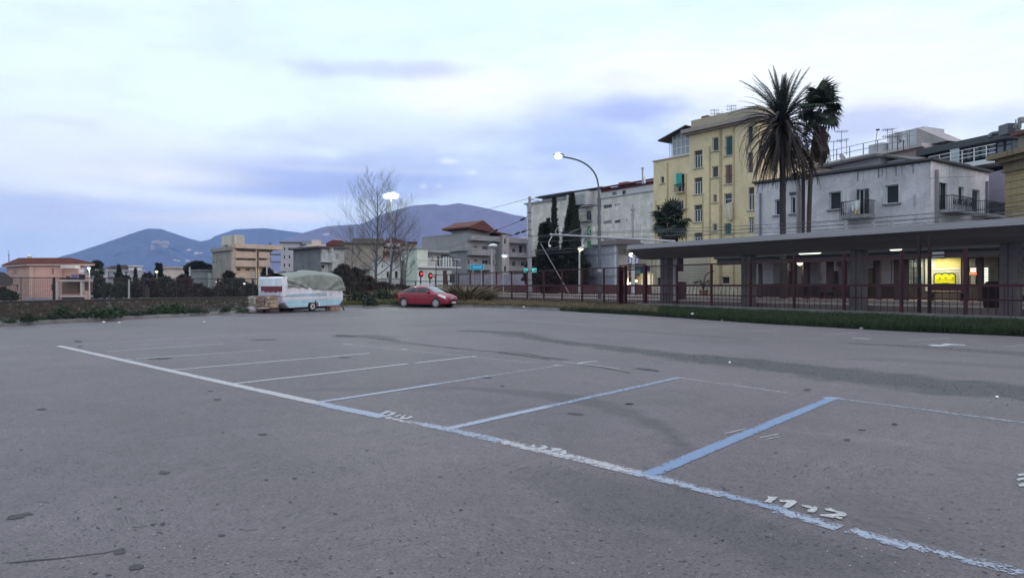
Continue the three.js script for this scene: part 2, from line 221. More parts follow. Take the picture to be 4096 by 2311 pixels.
const strip = (pts, w, y, wob = 0) => { // a flat ribbon on the ground through points
  const pos = [], uv = [], nor = [], idx = []; let L = 0;
  const fine = []; for (let i = 0; i < pts.length - 1; i++) { const n = Math.max(1, Math.ceil(pts[i].distanceTo(pts[i + 1]) / 0.15)); for (let k = 0; k < n; k++) fine.push(pts[i].clone().lerp(pts[i + 1], k / n)); } fine.push(pts[pts.length - 1]);
  for (let i = 0; i < fine.length; i++) { const a = fine[Math.max(0, i - 1)], b = fine[Math.min(fine.length - 1, i + 1)], d = b.clone().sub(a).normalize(), s = V(-d.z, 0, d.x); if (i) L += fine[i].distanceTo(fine[i - 1]); const ww = w * (1 + wob * fbm(fine[i].x * 4, 0, fine[i].z * 4, 2)); for (const k of [-1, 1]) { const q = fine[i].clone().addScaledVector(s, k * ww / 2); pos.push(q.x, y, q.z); nor.push(0, 1, 0); uv.push(L / 2, (k + 1) / 2); } }
  for (let i = 0; i < fine.length - 1; i++) { const a = 2 * i; idx.push(a, a + 1, a + 2, a + 1, a + 3, a + 2); }
  const g = new THREE.BufferGeometry(); g.setAttribute('position', new THREE.Float32BufferAttribute(pos, 3)); g.setAttribute('normal', new THREE.Float32BufferAttribute(nor, 3)); g.setAttribute('uv', new THREE.Float32BufferAttribute(uv, 2)); g.setIndex(idx); return g;
};
let ly = 0.004;
const bay = (list, w, c, wr, label) => part(lot, 'parking_line', strip(list.map(p => G(...p)), w, ly += 0.00005, 0.08), paint(c, wr), label);
bay([[232, 1383.5], [500, 1443], [750, 1499], [1000, 1554], [1268, 1612]], 0.165, 'w', 0, 'white front line of the bays');
bay([[1268, 1612], [1400, 1641], [1535, 1668]], 0.185, 'l', 0, 'pale blue front line');
bay([[1535, 1668], [1660, 1692], [1790, 1717]], 0.158, 'w', 2); bay([[1680, 1696], [1790, 1717], [2000, 1765]], 0.165, 'l', 1);
bay([[2000, 1765], [2300, 1833], [2580, 1900]], 0.165, 'w', 1); bay([[2520, 1886], [2680, 1925]], 0.158, 'l', 1);
bay([[2640, 1916], [2900, 1982]], 0.139, 'l', 1); bay([[2880, 1977], [3140, 2040]], 0.119, 'b', 1); bay([[3110, 2042], [3360, 2113]], 0.139, 'l', 1); bay([[3396, 2120], [3640, 2190]], 0.132, 'l', 1); bay([[3600, 2172], [4096, 2292], [4300, 2345]], 0.145, 'l', 2);
bay([[300, 1379], [600, 1361], [924, 1343]], 0.1, 'w', 2); bay([[420, 1407], [650, 1391], [891, 1375]], 0.1, 'w', 1); bay([[500, 1438], [760, 1421], [978, 1406], [1060, 1400]], 0.1, 'w', 1);
bay([[680, 1481], [1050, 1449], [1400, 1420], [1480, 1413]], 0.1, 'w', 0); bay([[935, 1535], [1300, 1494], [1630, 1455]], 0.1, 'w', 0, 'strong white bay line'); bay([[1660, 1452], [1905, 1425]], 0.1, 'w', 0);
bay([[1275, 1609], [1500, 1575], [1750, 1536]], 0.12, 'l', 0); bay([[1750, 1536], [1960, 1503]], 0.1, 'l', 1); bay([[1960, 1503], [2250, 1461]], 0.07, 'w', 2);
bay([[1790, 1716], [2000, 1669], [2200, 1625]], 0.13, 'l', 0, 'pale blue bay line'); bay([[2200, 1625], [2440, 1572], [2715, 1511]], 0.13, 'b', 1);
bay([[2592, 1901], [2950, 1751], [3335, 1592]], 0.145, 's', 0, 'strong blue bay line'); bay([[3310, 1596], [3345, 1590]], 0.3, 'l', 2);
bay([[2720, 1512], [3145, 1571]], 0.07, 'w', 2); bay([[3345, 1594], [3700, 1640], [4096, 1692], [4400, 1735]], 0.1, 'l', 2); bay([[2250, 1448], [2480, 1475]], 0.06, 'w', 1); bay([[1380, 1378], [1800, 1420], [2140, 1452]], 0.07, 'w', 2);
bay([[2310, 1455], [2345, 1448], [2390, 1446]], 0.1, 'n', 1); bay([[2210, 1461], [2252, 1463]], 0.1, 'n', 1); bay([[1365, 1376], [1405, 1377]], 0.1, 'n', 1); bay([[1600, 1396], [1630, 1398]], 0.1, 'n', 1);
for (const [a, b] of [[[1729, 1266], [1803, 1268]], [[1640, 1269], [1700, 1269]], [[1835, 1240], [1856, 1241]], [[1995, 1252], [2030, 1253]], [[2100, 1259], [2135, 1260]], [[1880, 1243], [1990, 1250]], [[2060, 1281], [2350, 1299]], [[1520, 1236], [1600, 1238]], [[1350, 1275], [1470, 1271]], [[960, 1275], [1130, 1265]]]) bay([a, b], 0.12, 'w', 1);
for (const [a, b] of [[[2500, 1296], [2700, 1283]], [[2760, 1312], [2960, 1300]], [[3010, 1323], [3220, 1312]], [[3290, 1341], [3440, 1331]], [[3640, 1363], [3800, 1352]], [[4020, 1388], [4140, 1378]], [[2880, 1316], [3120, 1330]]]) bay([a, b], 0.1, 'w', 2);
bay([[3410, 1353], [3485, 1356]], 0.16, 'n', 0);
// bay numbers, hand painted
const poly = (list, y = 0.0062) => { const s = new THREE.Shape(list.map(p => { const q = G(...p); return new THREE.Vector2(q.x, -q.z); })); return tr(new THREE.ShapeGeometry(s), 0, y, 0, 0, -Math.PI / 2); };
const numeral = (ox, oy, k, list) => { const m = part(lot, 'bay_number', mg(list.map(g => { const c = g.reduce((a, p) => [a[0] + p[0] / g.length, a[1] + p[1] / g.length], [0, 0]); return poly(g.map(([x, y]) => [ox + (c[0] + (x - c[0]) * 1.12) * k, oy + (c[1] + (y - c[1]) * 1.4) * k])); })), numM); return m; };
const numM = M([0.56, 0.55, 0.56], { roughness: 0.7, map: mGr2 });
numeral(2950, 1900, 0.2912, [[[380, 370], [430, 335], [420, 310], [470, 318], [550, 318], [520, 345], [490, 358], [460, 382], [430, 372]], [[590, 358], [700, 360], [770, 362], [810, 380], [790, 400], [700, 445], [630, 432], [690, 385], [600, 382]], [[895, 430], [1000, 440], [1040, 460], [1050, 445], [1095, 455], [1085, 490], [1050, 507], [970, 502], [975, 478], [1020, 470], [910, 448]], [[1215, 485], [1290, 482], [1360, 510], [1470, 528], [1490, 548], [1470, 565], [1380, 560], [1310, 580], [1150, 555], [1170, 545], [1280, 540], [1380, 535], [1330, 520], [1260, 508], [1220, 500]], [[1350, 577], [1440, 592], [1440, 612], [1400, 610], [1350, 592]]]);
numeral(1450, 1600, 0.3494, [[[205, 158], [270, 133], [320, 132], [290, 150], [215, 165]], [[275, 175], [330, 155], [310, 145], [385, 152], [350, 172], [310, 180]], [[355, 188], [430, 174], [440, 180], [380, 192]], [[432, 205], [480, 182], [510, 180], [470, 200], [500, 205], [540, 190], [575, 200], [510, 215], [440, 215]]]);
numeral(1450, 1600, 0.3494, [[[1930, 530], [1965, 515], [1980, 535], [1940, 538]], [[2015, 555], [2060, 540], [2030, 530], [2090, 530], [2122, 548], [2080, 560], [2030, 566]], [[2130, 590], [2180, 570], [2150, 558], [2280, 568], [2240, 590], [2190, 585], [2150, 602]], [[2245, 625], [2290, 605], [2250, 600], [2290, 585], [2330, 590], [2330, 615], [2290, 625]]]);
numeral(2500, 1250, 0.7301, [[[1670, 180], [1700, 176], [1735, 178], [1760, 172], [1800, 175], [1860, 178], [1850, 181], [1790, 179], [1750, 184], [1705, 184]]]);
numeral(2500, 1250, 0.7301, [[[2155, 890], [2186, 885], [2200, 893], [2165, 897]], [[2150, 915], [2190, 908], [2200, 915], [2160, 922]], [[2158, 945], [2200, 938], [2205, 950], [2170, 955]]]);
bay([[2900, 1736], [2960, 1722], [2990, 1726]], 0.02, 'n', 1); bay([[3040, 1752], [3115, 1738]], 0.02, 'n', 1); bay([[3060, 1760], [3120, 1748]], 0.02, 'n', 2); bay([[2930, 1730], [2985, 1715]], 0.02, 'n', 2);
// stains, pits and cracks
const stainM = M([0.085, 0.075, 0.085], { map: mGr2, roughness: 0.9 }), crackM = M([0.045, 0.042, 0.045], { roughness: 0.95 });
reseed(11);
const blob = (px, py, w, h, tilt = 0, y = 0.0035) => { const c = G(px, py), Z = -c.z, n = 26, s0 = rr(0, 50), pts = []; for (let i = 0; i < n; i++) { const a = i / n * 6.2832, r = 1 + 0.9 * fbm(Math.cos(a) * 2.2 + s0, Math.sin(a) * 2.2, s0, 4); const dx = Math.cos(a) * r * w / 2, dy = Math.sin(a) * r * h / 2 - tilt * Math.cos(a) * w / 2; const q = G(px + dx, py + dy); pts.push(new THREE.Vector2(q.x, -q.z)); } const g = tr(new THREE.ShapeGeometry(new THREE.Shape(pts)), 0, y, 0, 0, -Math.PI / 2); return uvm(g); };
for (const s of [[165, 1637, 42, 8], [655, 1891, 44, 12, 0.05], [75, 2064, 95, 18, 0.22], [545, 2268, 66, 24, 0.08], [640, 1435, 92, 7, 0.05], [310, 1366, 36, 8], [318, 1386, 24, 5], [1055, 1359, 104, 4, 0.03], [1380, 1344, 90, 9, -0.05], [1048, 1738, 36, 6, 0.05], [840, 1565, 26, 4], [868, 1598, 32, 7], [1260, 1430, 36, 4], [1378, 1430, 52, 4], [2300, 1656, 60, 8, -0.08], [2520, 1616, 34, 7], [1950, 1512, 40, 5], [3230, 1560, 34, 8], [2518, 1616, 30, 6], [3225, 1643, 26, 6], [3580, 1698, 26, 9], [3390, 1760, 26, 9], [3450, 1720, 30, 5], [2590, 1478, 100, 7, -0.1], [3580, 1696, 20, 6], [533, 1435, 22, 4], [610, 2099, 18, 10], [648, 2096, 22, 10, 0.2], [885, 2142, 26, 9], [475, 2208, 56, 20, 0.1], [1178, 1914, 20, 5], [1340, 2055, 16, 6], [2010, 1545, 18, 4], [460, 1988, 14, 5], [565, 2005, 10, 5], [645, 2040, 12, 5], [1065, 1920, 14, 6], [370, 2105, 8, 5], [1160, 2008, 12, 5]]) part(lot, 'stain', blob(...s), stainM);
for (const [list, w] of [[[[1473, 1352], [1640, 1372], [1830, 1395], [1990, 1408], [2250, 1440]], 0.05], [[[1990, 1410], [2120, 1428], [2200, 1440]], 0.05], [[[1995, 1409], [2100, 1414], [2180, 1430], [2276, 1438]], 0.06], [[[2302, 1452], [2340, 1462], [2400, 1469], [2520, 1492]], 0.05], [[[2540, 1474], [2580, 1480], [2640, 1487]], 0.06], [[[35, 2252], [140, 2242], [215, 2236], [330, 2222], [420, 2212], [500, 2192]], 0.012], [[[530, 2108], [560, 2108], [590, 2102]], 0.006], [[[955, 2116], [985, 2124], [1030, 2118]], 0.006], [[[140, 2010], [175, 2008], [195, 2011]], 0.006], [[[1890, 1395], [1600, 1374], [1480, 1366]], 0.03]]) part(lot, 'crack', strip(list.map(p => { const q = G(p[0] + rr(-3, 3), p[1] + rr(-1, 1)); return q; }), w, 0.0032, 1.6), crackM);
{ // countless small pits and bright chips of stone
  const pits = [], chips = []; reseed(77);
  for (let i = 0; i < 120; i++) { const py = 1560 + 760 * Math.sqrt(rnd()), px = rr(-40, 4130), s = rr(3, 11) * (py - 1142) / 900; pits.push(blob(px, py, s * rr(1, 2.2), s * 0.45, rr(-0.3, 0.3), 0.0031)); }
  for (let i = 0; i < 200; i++) { const py = 1600 + 715 * Math.sqrt(rnd()), c = G(rr(-40, 4130), py), s = rr(0.002, 0.005); chips.push(new THREE.IcosahedronGeometry(s, 0).scale(1, 0.5, 1.2).rotateY(rr(0, 6)).translate(c.x, 0.002, c.z)); }
  part(lot, 'pits', mg(pits), stainM).userData.kind = 'stuff';
  part(lot, 'stone_chips', mg(chips), M([0.42, 0.40, 0.40])).userData.kind = 'stuff';
}

{ // crumbs of soil and gravel lying on the dark strips of the lane
  const im = new THREE.InstancedMesh(new THREE.DodecahedronGeometry(1, 0).scale(1, 0.45, 0.8), M([1, 1, 1], { roughness: 0.95 }), 7000), m4 = new THREE.Matrix4(), q = new THREE.Quaternion(), c = new THREE.Color(); reseed(88);
  for (let n = 0; n < 7000; n++) { const b = bands[n % 9 === 0 ? 1 : n % 7 === 0 ? 3 : 0], i = 1 + Math.floor(rnd() * (b.s.length - 1)), t = rnd(), a = b.s[i - 1], e = b.s[i], w = mix(a.w, e.w, t), o = (rnd() + rnd() + rnd() - 1.5) * 1.3 * w, L = Math.hypot(e.x - a.x, e.z - a.z), s = 0.003 + 0.008 * Math.pow(rnd(), 4); q.setFromAxisAngle(V(0, 1, 0), rr(0, 6)); m4.compose(V(mix(a.x, e.x, t) - (e.z - a.z) / L * o, s * 0.3, mix(a.z, e.z, t) + (e.x - a.x) / L * o), q, V(s, s, s)); im.setMatrixAt(n, m4); const f = rnd() < 0.06 ? 0.3 : rr(0.03, 0.1); c.setRGB(f, f * 0.9, f * 0.95); im.setColorAt(n, c); }
  im.name = 'soil_crumbs'; shade(im); im.userData.kind = 'stuff'; lot.add(im);
}
// ---------- verge, kerb, weeds ----------
const fenceT = px => { const k = (px - CX) / F; return (16.78 - 25.4 * k) / (k + 0.513); }, fenceP = (px, y) => { const t = fenceT(px); return V(16.78 - 0.513 * t, y, -(25.4 + t)); };
const O = [[-700, 33], [-300, 40], [0, 46], [330, 52], [700, 60], [1005, 65], [1350, 69], [1600, 73], [1840, 68.5], [2060, 58], [2312, 49.3], [2560, 43], [3040, 34.4], [3550, 28.5], [4060, 24.3], [4700, 20.5]].map(([px, Z]) => V(X(px, Z), 0, -Z));
const vergeAt = (s, t) => { const i = Math.min(K.length - 2, Math.floor(s)), f = s - i, a = K[i].clone().lerp(K[i + 1], f), b = O[i].clone().lerp(O[i + 1], f), p = a.clone().lerp(b, t); const right = sst(9, 12, s); p.y = 0.11 + t * mix(0.16, 0.1, right) + (t > 0.02 ? 0.10 * fbm(p.x * 0.6, 1, p.z * 0.6, 3) * Math.min(1, t * 6) : 0) + 0.05 * Math.sin(Math.PI * t) * right; return p; };
{
  const ns = (K.length - 1) * 14, nt = 22, pos = [], col = [], uv = [], idx = [];
  for (let i = 0; i <= ns; i++) for (let j = 0; j <= nt; j++) { const s = i / 14, t = j / nt, p = vergeAt(Math.min(s, K.length - 1.001), t); pos.push(p.x, p.y, p.z); uv.push(p.x, p.z); const g = sst(9.5, 11.5, s + 0.8 * fbm(p.x * 0.4, 0, p.z * 0.4, 2)), n = fbm(p.x * 0.7, 3, p.z * 0.7, 4); const lf = sst(6.5, 5, s), dry = [mix(0.10, 0.05, lf), mix(0.085, 0.042, lf), mix(0.062, 0.036, lf)], gr = [0.035, 0.05, 0.022], k = 1 + 0.5 * n; for (let c = 0; c < 3; c++) col.push(mix(dry[c], gr[c], clamp(g + 0.5 * sst(0.1, 0.3, n))) * k); }
  for (let i = 0; i < ns; i++) for (let j = 0; j < nt; j++) { const a = i * (nt + 1) + j, b = a + nt + 1; idx.push(a, b, a + 1, b, b + 1, a + 1); }
  const g = new THREE.BufferGeometry(); g.setAttribute('position', new THREE.Float32BufferAttribute(pos, 3)); g.setAttribute('uv', new THREE.Float32BufferAttribute(uv, 2)); g.setAttribute('color', new THREE.Float32BufferAttribute(col, 3)); g.setIndex(idx); g.computeVertexNormals();
  struct('verge', g, M([1, 1, 1], { vertexColors: true, map: mGr2, side: THREE.DoubleSide, roughness: 1 }));
  const kerb = new THREE.Group(); kerb.name = 'kerb'; kerb.userData.kind = 'structure'; scene.add(kerb);
  const stone = [0, 1, 2].map(i => uvm(bx(0.99, 0.16, 0.22, 0, 0.06, 0).translate(0, 0.003 * i, 0))), km = [0, 1, 2].map(i => concM([0.20 + 0.03 * i, 0.19 + 0.03 * i, 0.185 + 0.03 * i])); const kdark = M([0.035, 0.04, 0.03], { map: mGr2, roughness: 1 }); let carry = 0.5;
  reseed(31);
  for (let i = 1; i < K.length; i++) { const a = K[i - 1], b = K[i], L = a.distanceTo(b), d = b.clone().sub(a).normalize(); for (; carry < L; carry += 1) { const q = a.clone().addScaledVector(d, carry), m = part(kerb, 'kerb_stone', stone[Math.floor(rr(0, 3))], i > 10 ? kdark : km[Math.floor(rr(0, 3))]); m.position.set(q.x, rr(-0.012, 0.012), q.z); m.rotation.y = Math.atan2(-d.z, d.x) + rr(-0.012, 0.012); } carry -= L; }
}
const tuftG = (n, h, w, lean, sd) => { reseed(sd); const pos = []; for (let i = 0; i < n; i++) { const a = rr(0, 6.28), r = rr(0, 0.12), x = Math.cos(a) * r, z = Math.sin(a) * r, l = rr(0.2, 1) * lean, b = rr(0, 6.28), hh = h * rr(0.5, 1), dx = Math.cos(b) * w, dz = Math.sin(b) * w, mx = x + Math.cos(a) * l * 0.4 * hh, mz = z + Math.sin(a) * l * 0.4 * hh, ex = x + Math.cos(a) * l * hh, ez = z + Math.sin(a) * l * hh; pos.push(x - dx, 0, z - dz, x + dx, 0, z + dz, mx + dx * 0.7, hh * 0.6, mz + dz * 0.7, x - dx, 0, z - dz, mx + dx * 0.7, hh * 0.6, mz + dz * 0.7, mx - dx * 0.7, hh * 0.6, mz - dz * 0.7, mx - dx * 0.7, hh * 0.6, mz - dz * 0.7, mx + dx * 0.7, hh * 0.6, mz + dz * 0.7, ex, hh, ez); } const g = new THREE.BufferGeometry(); g.setAttribute('position', new THREE.Float32BufferAttribute(pos, 3)); g.computeVertexNormals(); return g; };
const lawn = (name, label, count, geo, color, where, scale, sd) => {
  const im = new THREE.InstancedMesh(geo, sheet([1, 1, 1], { roughness: 0.9 }), count), m4 = new THREE.Matrix4(), q = new THREE.Quaternion(), c = new THREE.Color(); reseed(sd);
  for (let i = 0; i < count; i++) { const { p, k = 1 } = where(i); q.setFromAxisAngle(V(0, 1, 0), rr(0, 6.28)); const s = rr(...scale) * k; m4.compose(p, q, V(s, s * rr(0.8, 1.25), s)); im.setMatrixAt(i, m4); const f = rr(0.6, 1.3), y = rr(-0.15, 0.25); c.setRGB(color[0] * f * (1 + y), color[1] * f, color[2] * f); im.setColorAt(i, c); }
  im.name = numbered(name); shade(im); im.userData.kind = 'stuff'; im.userData.label = label; im.userData.category = 'grass'; scene.add(im);
};
const G1 = tuftG(12, 0.2, 0.008, 0.6, 3), G2 = tuftG(16, 0.26, 0.007, 0.5, 8);
lawn('grass', 'dark green grass sloping up to the red fence', 15000, G1, [0.022, 0.042, 0.016], () => { for (;;) { const s = rr(9.2, 14.99), t = rnd(), p = vergeAt(s, t * 0.98 + 0.005); if (rnd() < 0.12) return { p: vergeAt(rr(9.8, 14.99), rr(-0.035, 0.01)).setY(0.03), k: 1.2 }; if (s > 10.6 || fbm(p.x * 0.5, 0, p.z * 0.5, 3) > 0.0) return { p, k: t > 0.75 ? 0.6 : 1 }; } }, [0.5, 1.2], 1);
lawn('dry_grass', 'straw coloured dry grass along the edge by the parked car', 9000, G2, [0.15, 0.125, 0.075], () => { for (;;) { const s = rr(5.5, 11.2), t = Math.pow(rnd(), 1.4) * 0.6; if (s > 10.3 && rnd() > 0.5) continue; const p = vergeAt(s, t + 0.005); return { p, k: s > 8.2 ? 0.8 : 1.1 }; } }, [0.6, 1.5], 2);
lawn('dry_grass', 'thin brown grass on the bank left of the caravan', 5200, G2, [0.05, 0.042, 0.03], () => ({ p: vergeAt(rr(0, 5.6), Math.pow(rnd(), 0.9) * 0.9 + 0.05) }), [0.4, 1.0], 3);
lawn('grass', 'green grass beside the rear of the red car', 1500, G1, [0.055, 0.095, 0.03], () => ({ p: vergeAt(rr(6.1, 7.2), rr(0.0, 0.16)) }), [0.8, 2.0], 4);
// clumps one can count
const leafy = (n, w, h, leaf, sd, lift = 0) => { reseed(sd); const pos = []; for (let i = 0; i < n; i++) { const a = rr(0, 6.28), e = Math.acos(rr(0, 1)), r = Math.pow(rnd(), 0.45), k = 1 + 0.45 * fbm(Math.cos(a) * 1.5 + sd, e * 1.5, Math.sin(a) * 1.5, 3), x = Math.cos(a) * Math.sin(e) * r * w / 2 * k, z = Math.sin(a) * Math.sin(e) * r * w / 2 * k, y = lift + Math.cos(e) * r * h * k, c = V(x, y, z), u = V(rr(-1, 1), rr(-0.6, 1), rr(-1, 1)).normalize(), v = u.clone().cross(V(rr(-1, 1), rr(-1, 1), rr(-1, 1))).normalize(), s = leaf * rr(0.6, 1.4); const p0 = c.clone().addScaledVector(u, -s), p1 = c.clone().addScaledVector(v, s * 0.45), p2 = c.clone().addScaledVector(u, s), p3 = c.clone().addScaledVector(v, -s * 0.45); for (const p of [p0, p1, p2, p0, p2, p3]) pos.push(p.x, p.y, p.z); } const g = new THREE.BufferGeometry(); g.setAttribute('position', new THREE.Float32BufferAttribute(pos, 3)); g.computeVertexNormals(); return g; };
const weedM = [sheet([0.02, 0.04, 0.016], { roughness: 0.9 }), sheet([0.014, 0.028, 0.014], { roughness: 0.9 }), sheet([0.16, 0.13, 0.085], { roughness: 0.9 })];
const weedG = [leafy(420, 1.6, 0.55, 0.09, 5), leafy(420, 1.2, 0.7, 0.09, 6), leafy(520, 2.2, 0.6, 0.1, 7)];
{
  reseed(9);
  const list = [[40, 1292], [110, 1286], [150, 1280], [205, 1277], [245, 1268], [290, 1272], [330, 1268], [375, 1264], [400, 1270], [440, 1268], [470, 1262], [535, 1262], [560, 1258], [600, 1257], [665, 1254], [690, 1250], [735, 1252], [770, 1251], [820, 1252], [900, 1248], [965, 1250], [980, 1243]];
  const ORD = 'first second third fourth fifth sixth seventh eighth ninth tenth eleventh twelfth thirteenth fourteenth fifteenth sixteenth seventeenth eighteenth nineteenth twentieth twenty-first twenty-second'.split(' ');
  list.sort((a, b) => a[0] - b[0]).forEach(([px, py], i) => { const c = G(px, py, 0.15), big = [4, 8, 10, 14, 15].includes(i), m = single('weed_clump', weedG[i % 3], weedM[i % 2], `${big ? 'taller dark green' : 'low green'} weed clump, ${ORD[i]} from the left end along the left kerb`, 'weeds', 'weed clumps along the left kerb', c); m.rotation.y = rr(0, 6); const s = big ? rr(0.6, 0.8) : rr(0.25, 0.45); m.scale.set(s * 1.1, s, s); });
  for (const [px, Z, s, l] of [[1865, 52, 1.25, 'tall straw tuft of dry grass right of the car bonnet'], [1925, 54, 0.9, 'lower straw tuft of dry grass beyond the car nose'], [1565, 57, 0.9, 'straw tuft of dry grass behind the car boot']]) { const g = tuftG(420, 1.15, 0.012, 0.55, 40 + px); g.scale(s * 5.2, s * 1.15, s * 4.2); single('grass_tuft', g, weedM[2], l, 'grass tuft', null, V(X(px, Z), 0.12, -Z)); }
  for (const [px, py, s, l] of [[1430, 1218, 1.1, 'dark green weed clump between caravan and car'], [1530, 1212, 1.2, 'dark weed clump just left of the car boot'], [1480, 1222, 0.7, 'small weed clump on the kerb left of the car']]) { const c = G(px, py, 0.15), m = single('weed_clump', weedG[1], weedM[1], l, 'weeds', null, c); m.scale.setScalar(s * 1.3); }
}
// litter
{
  reseed(21);
  const crumple = (w, h, d, sd) => { const g = new THREE.IcosahedronGeometry(0.5, 3), p = g.attributes.position; for (let i = 0; i < p.count; i++) { const k = 1 + 0.55 * fbm(p.getX(i) * 3 + sd, p.getY(i) * 3, p.getZ(i) * 3, 3); p.setXYZ(i, p.getX(i) * k * w, Math.max(0, (p.getY(i) * k + 0.35) * h), p.getZ(i) * k * d); } g.computeVertexNormals(); return g; };
  const lm = M([0.7, 0.7, 0.7], { roughness: 0.6 });
  for (const [px, py, w, h, l] of [[35, 1303, 0.16, 0.1, 'white crumpled paper at the far left end of the kerb'], [238, 1283, 0.2, 0.17, 'white plastic bag standing against the left kerb'], [262, 1286, 0.22, 0.09, 'flat white paper right of the plastic bag'], [222, 1290, 0.22, 0.05, 'white card lying left of the plastic bag'], [413, 1290, 0.12, 0.06, 'small white scrap on the asphalt, left of a pair'], [475, 1292, 0.12, 0.05, 'small white scrap on the asphalt, right of a pair'], [815, 1289, 0.1, 0.05, 'tiny white scrap on the asphalt before the caravan'], [2095, 1229, 0.14, 0.08, 'white scrap on the kerb right of the car'], [2010, 1231, 0.14, 0.1, 'small white scrap on the asphalt near the car nose'], [2890, 1283, 0.11, 0.07, 'white crumpled ball by the grass edge at right'], [3447, 1316, 0.17, 0.09, 'white bag on the asphalt near the grass at right'], [4000, 1340, 0.22, 0.07, 'white paper at the far right grass edge'], [2770, 1257, 0.14, 0.07, 'white scrap lying in the grass under the canopy end'], [3990, 1590, 0.06, 0.03, 'white scrap on the dark soil strip at right'], [2920, 1452, 0.06, 0.04, 'white scrap on the dark soil strip']]) { const c = G(px, py, px === 2770 || px === 2095 ? 0.2 : 0); single('litter', crumple(w, h, w * 0.7, px), lm, l, 'litter', null, c).rotation.y = rr(0, 6); }
  single('stone', new THREE.DodecahedronGeometry(0.22, 1).scale(1.6, 0.7, 1), concM([0.36, 0.34, 0.31]), 'pale stone slab lying in weeds right of the caravan', 'stone', null, V(X(1395, 49), 0.2, -49));
}
// ---------- buildings ----------
// a facade: the vertical plane over the plan line from (pixel column, depth) A to B; local x runs along it, z out of it
function plan(pa, Za, pb, Zb) {
  const xa = X(pa, Za), xb = X(pb, Zb), L = Math.hypot(xb - xa, Zb - Za), ux = (xb - xa) / L, uz = (Zb - Za) / L;
  const u = px => { const k = (px - CX) / F; return (k * Za - xa) / (ux - k * uz); };
  const Zat = px => Za + uz * u(px);
  return { xa, Za, L, ux, uz, u, Zat, ry: Math.atan2(uz, ux), y: (px, py) => Y(py, Zat(px)), rect: ([x0, y0, x1, y1]) => { const a = u(x0), b = u(x1), xm = (x0 + x1) / 2; return [Math.min(a, b), Math.max(a, b), Y(y1, Zat(xm)), Y(y0, Zat(xm))]; }, m: new THREE.Matrix4().makeRotationY(Math.atan2(uz, ux)).setPosition(xa, 0, -Za) };
}
const put = (parent, o, m) => { o.applyMatrix4(parent.matrixWorld.clone().invert().multiply(m)); return o; };
const framesM = { w: whiteP, d: M([0.05, 0.045, 0.04]), b: M([0.12, 0.07, 0.05]), g: M([0.25, 0.25, 0.26]), n: M([0.2, 0.22, 0.25]) };
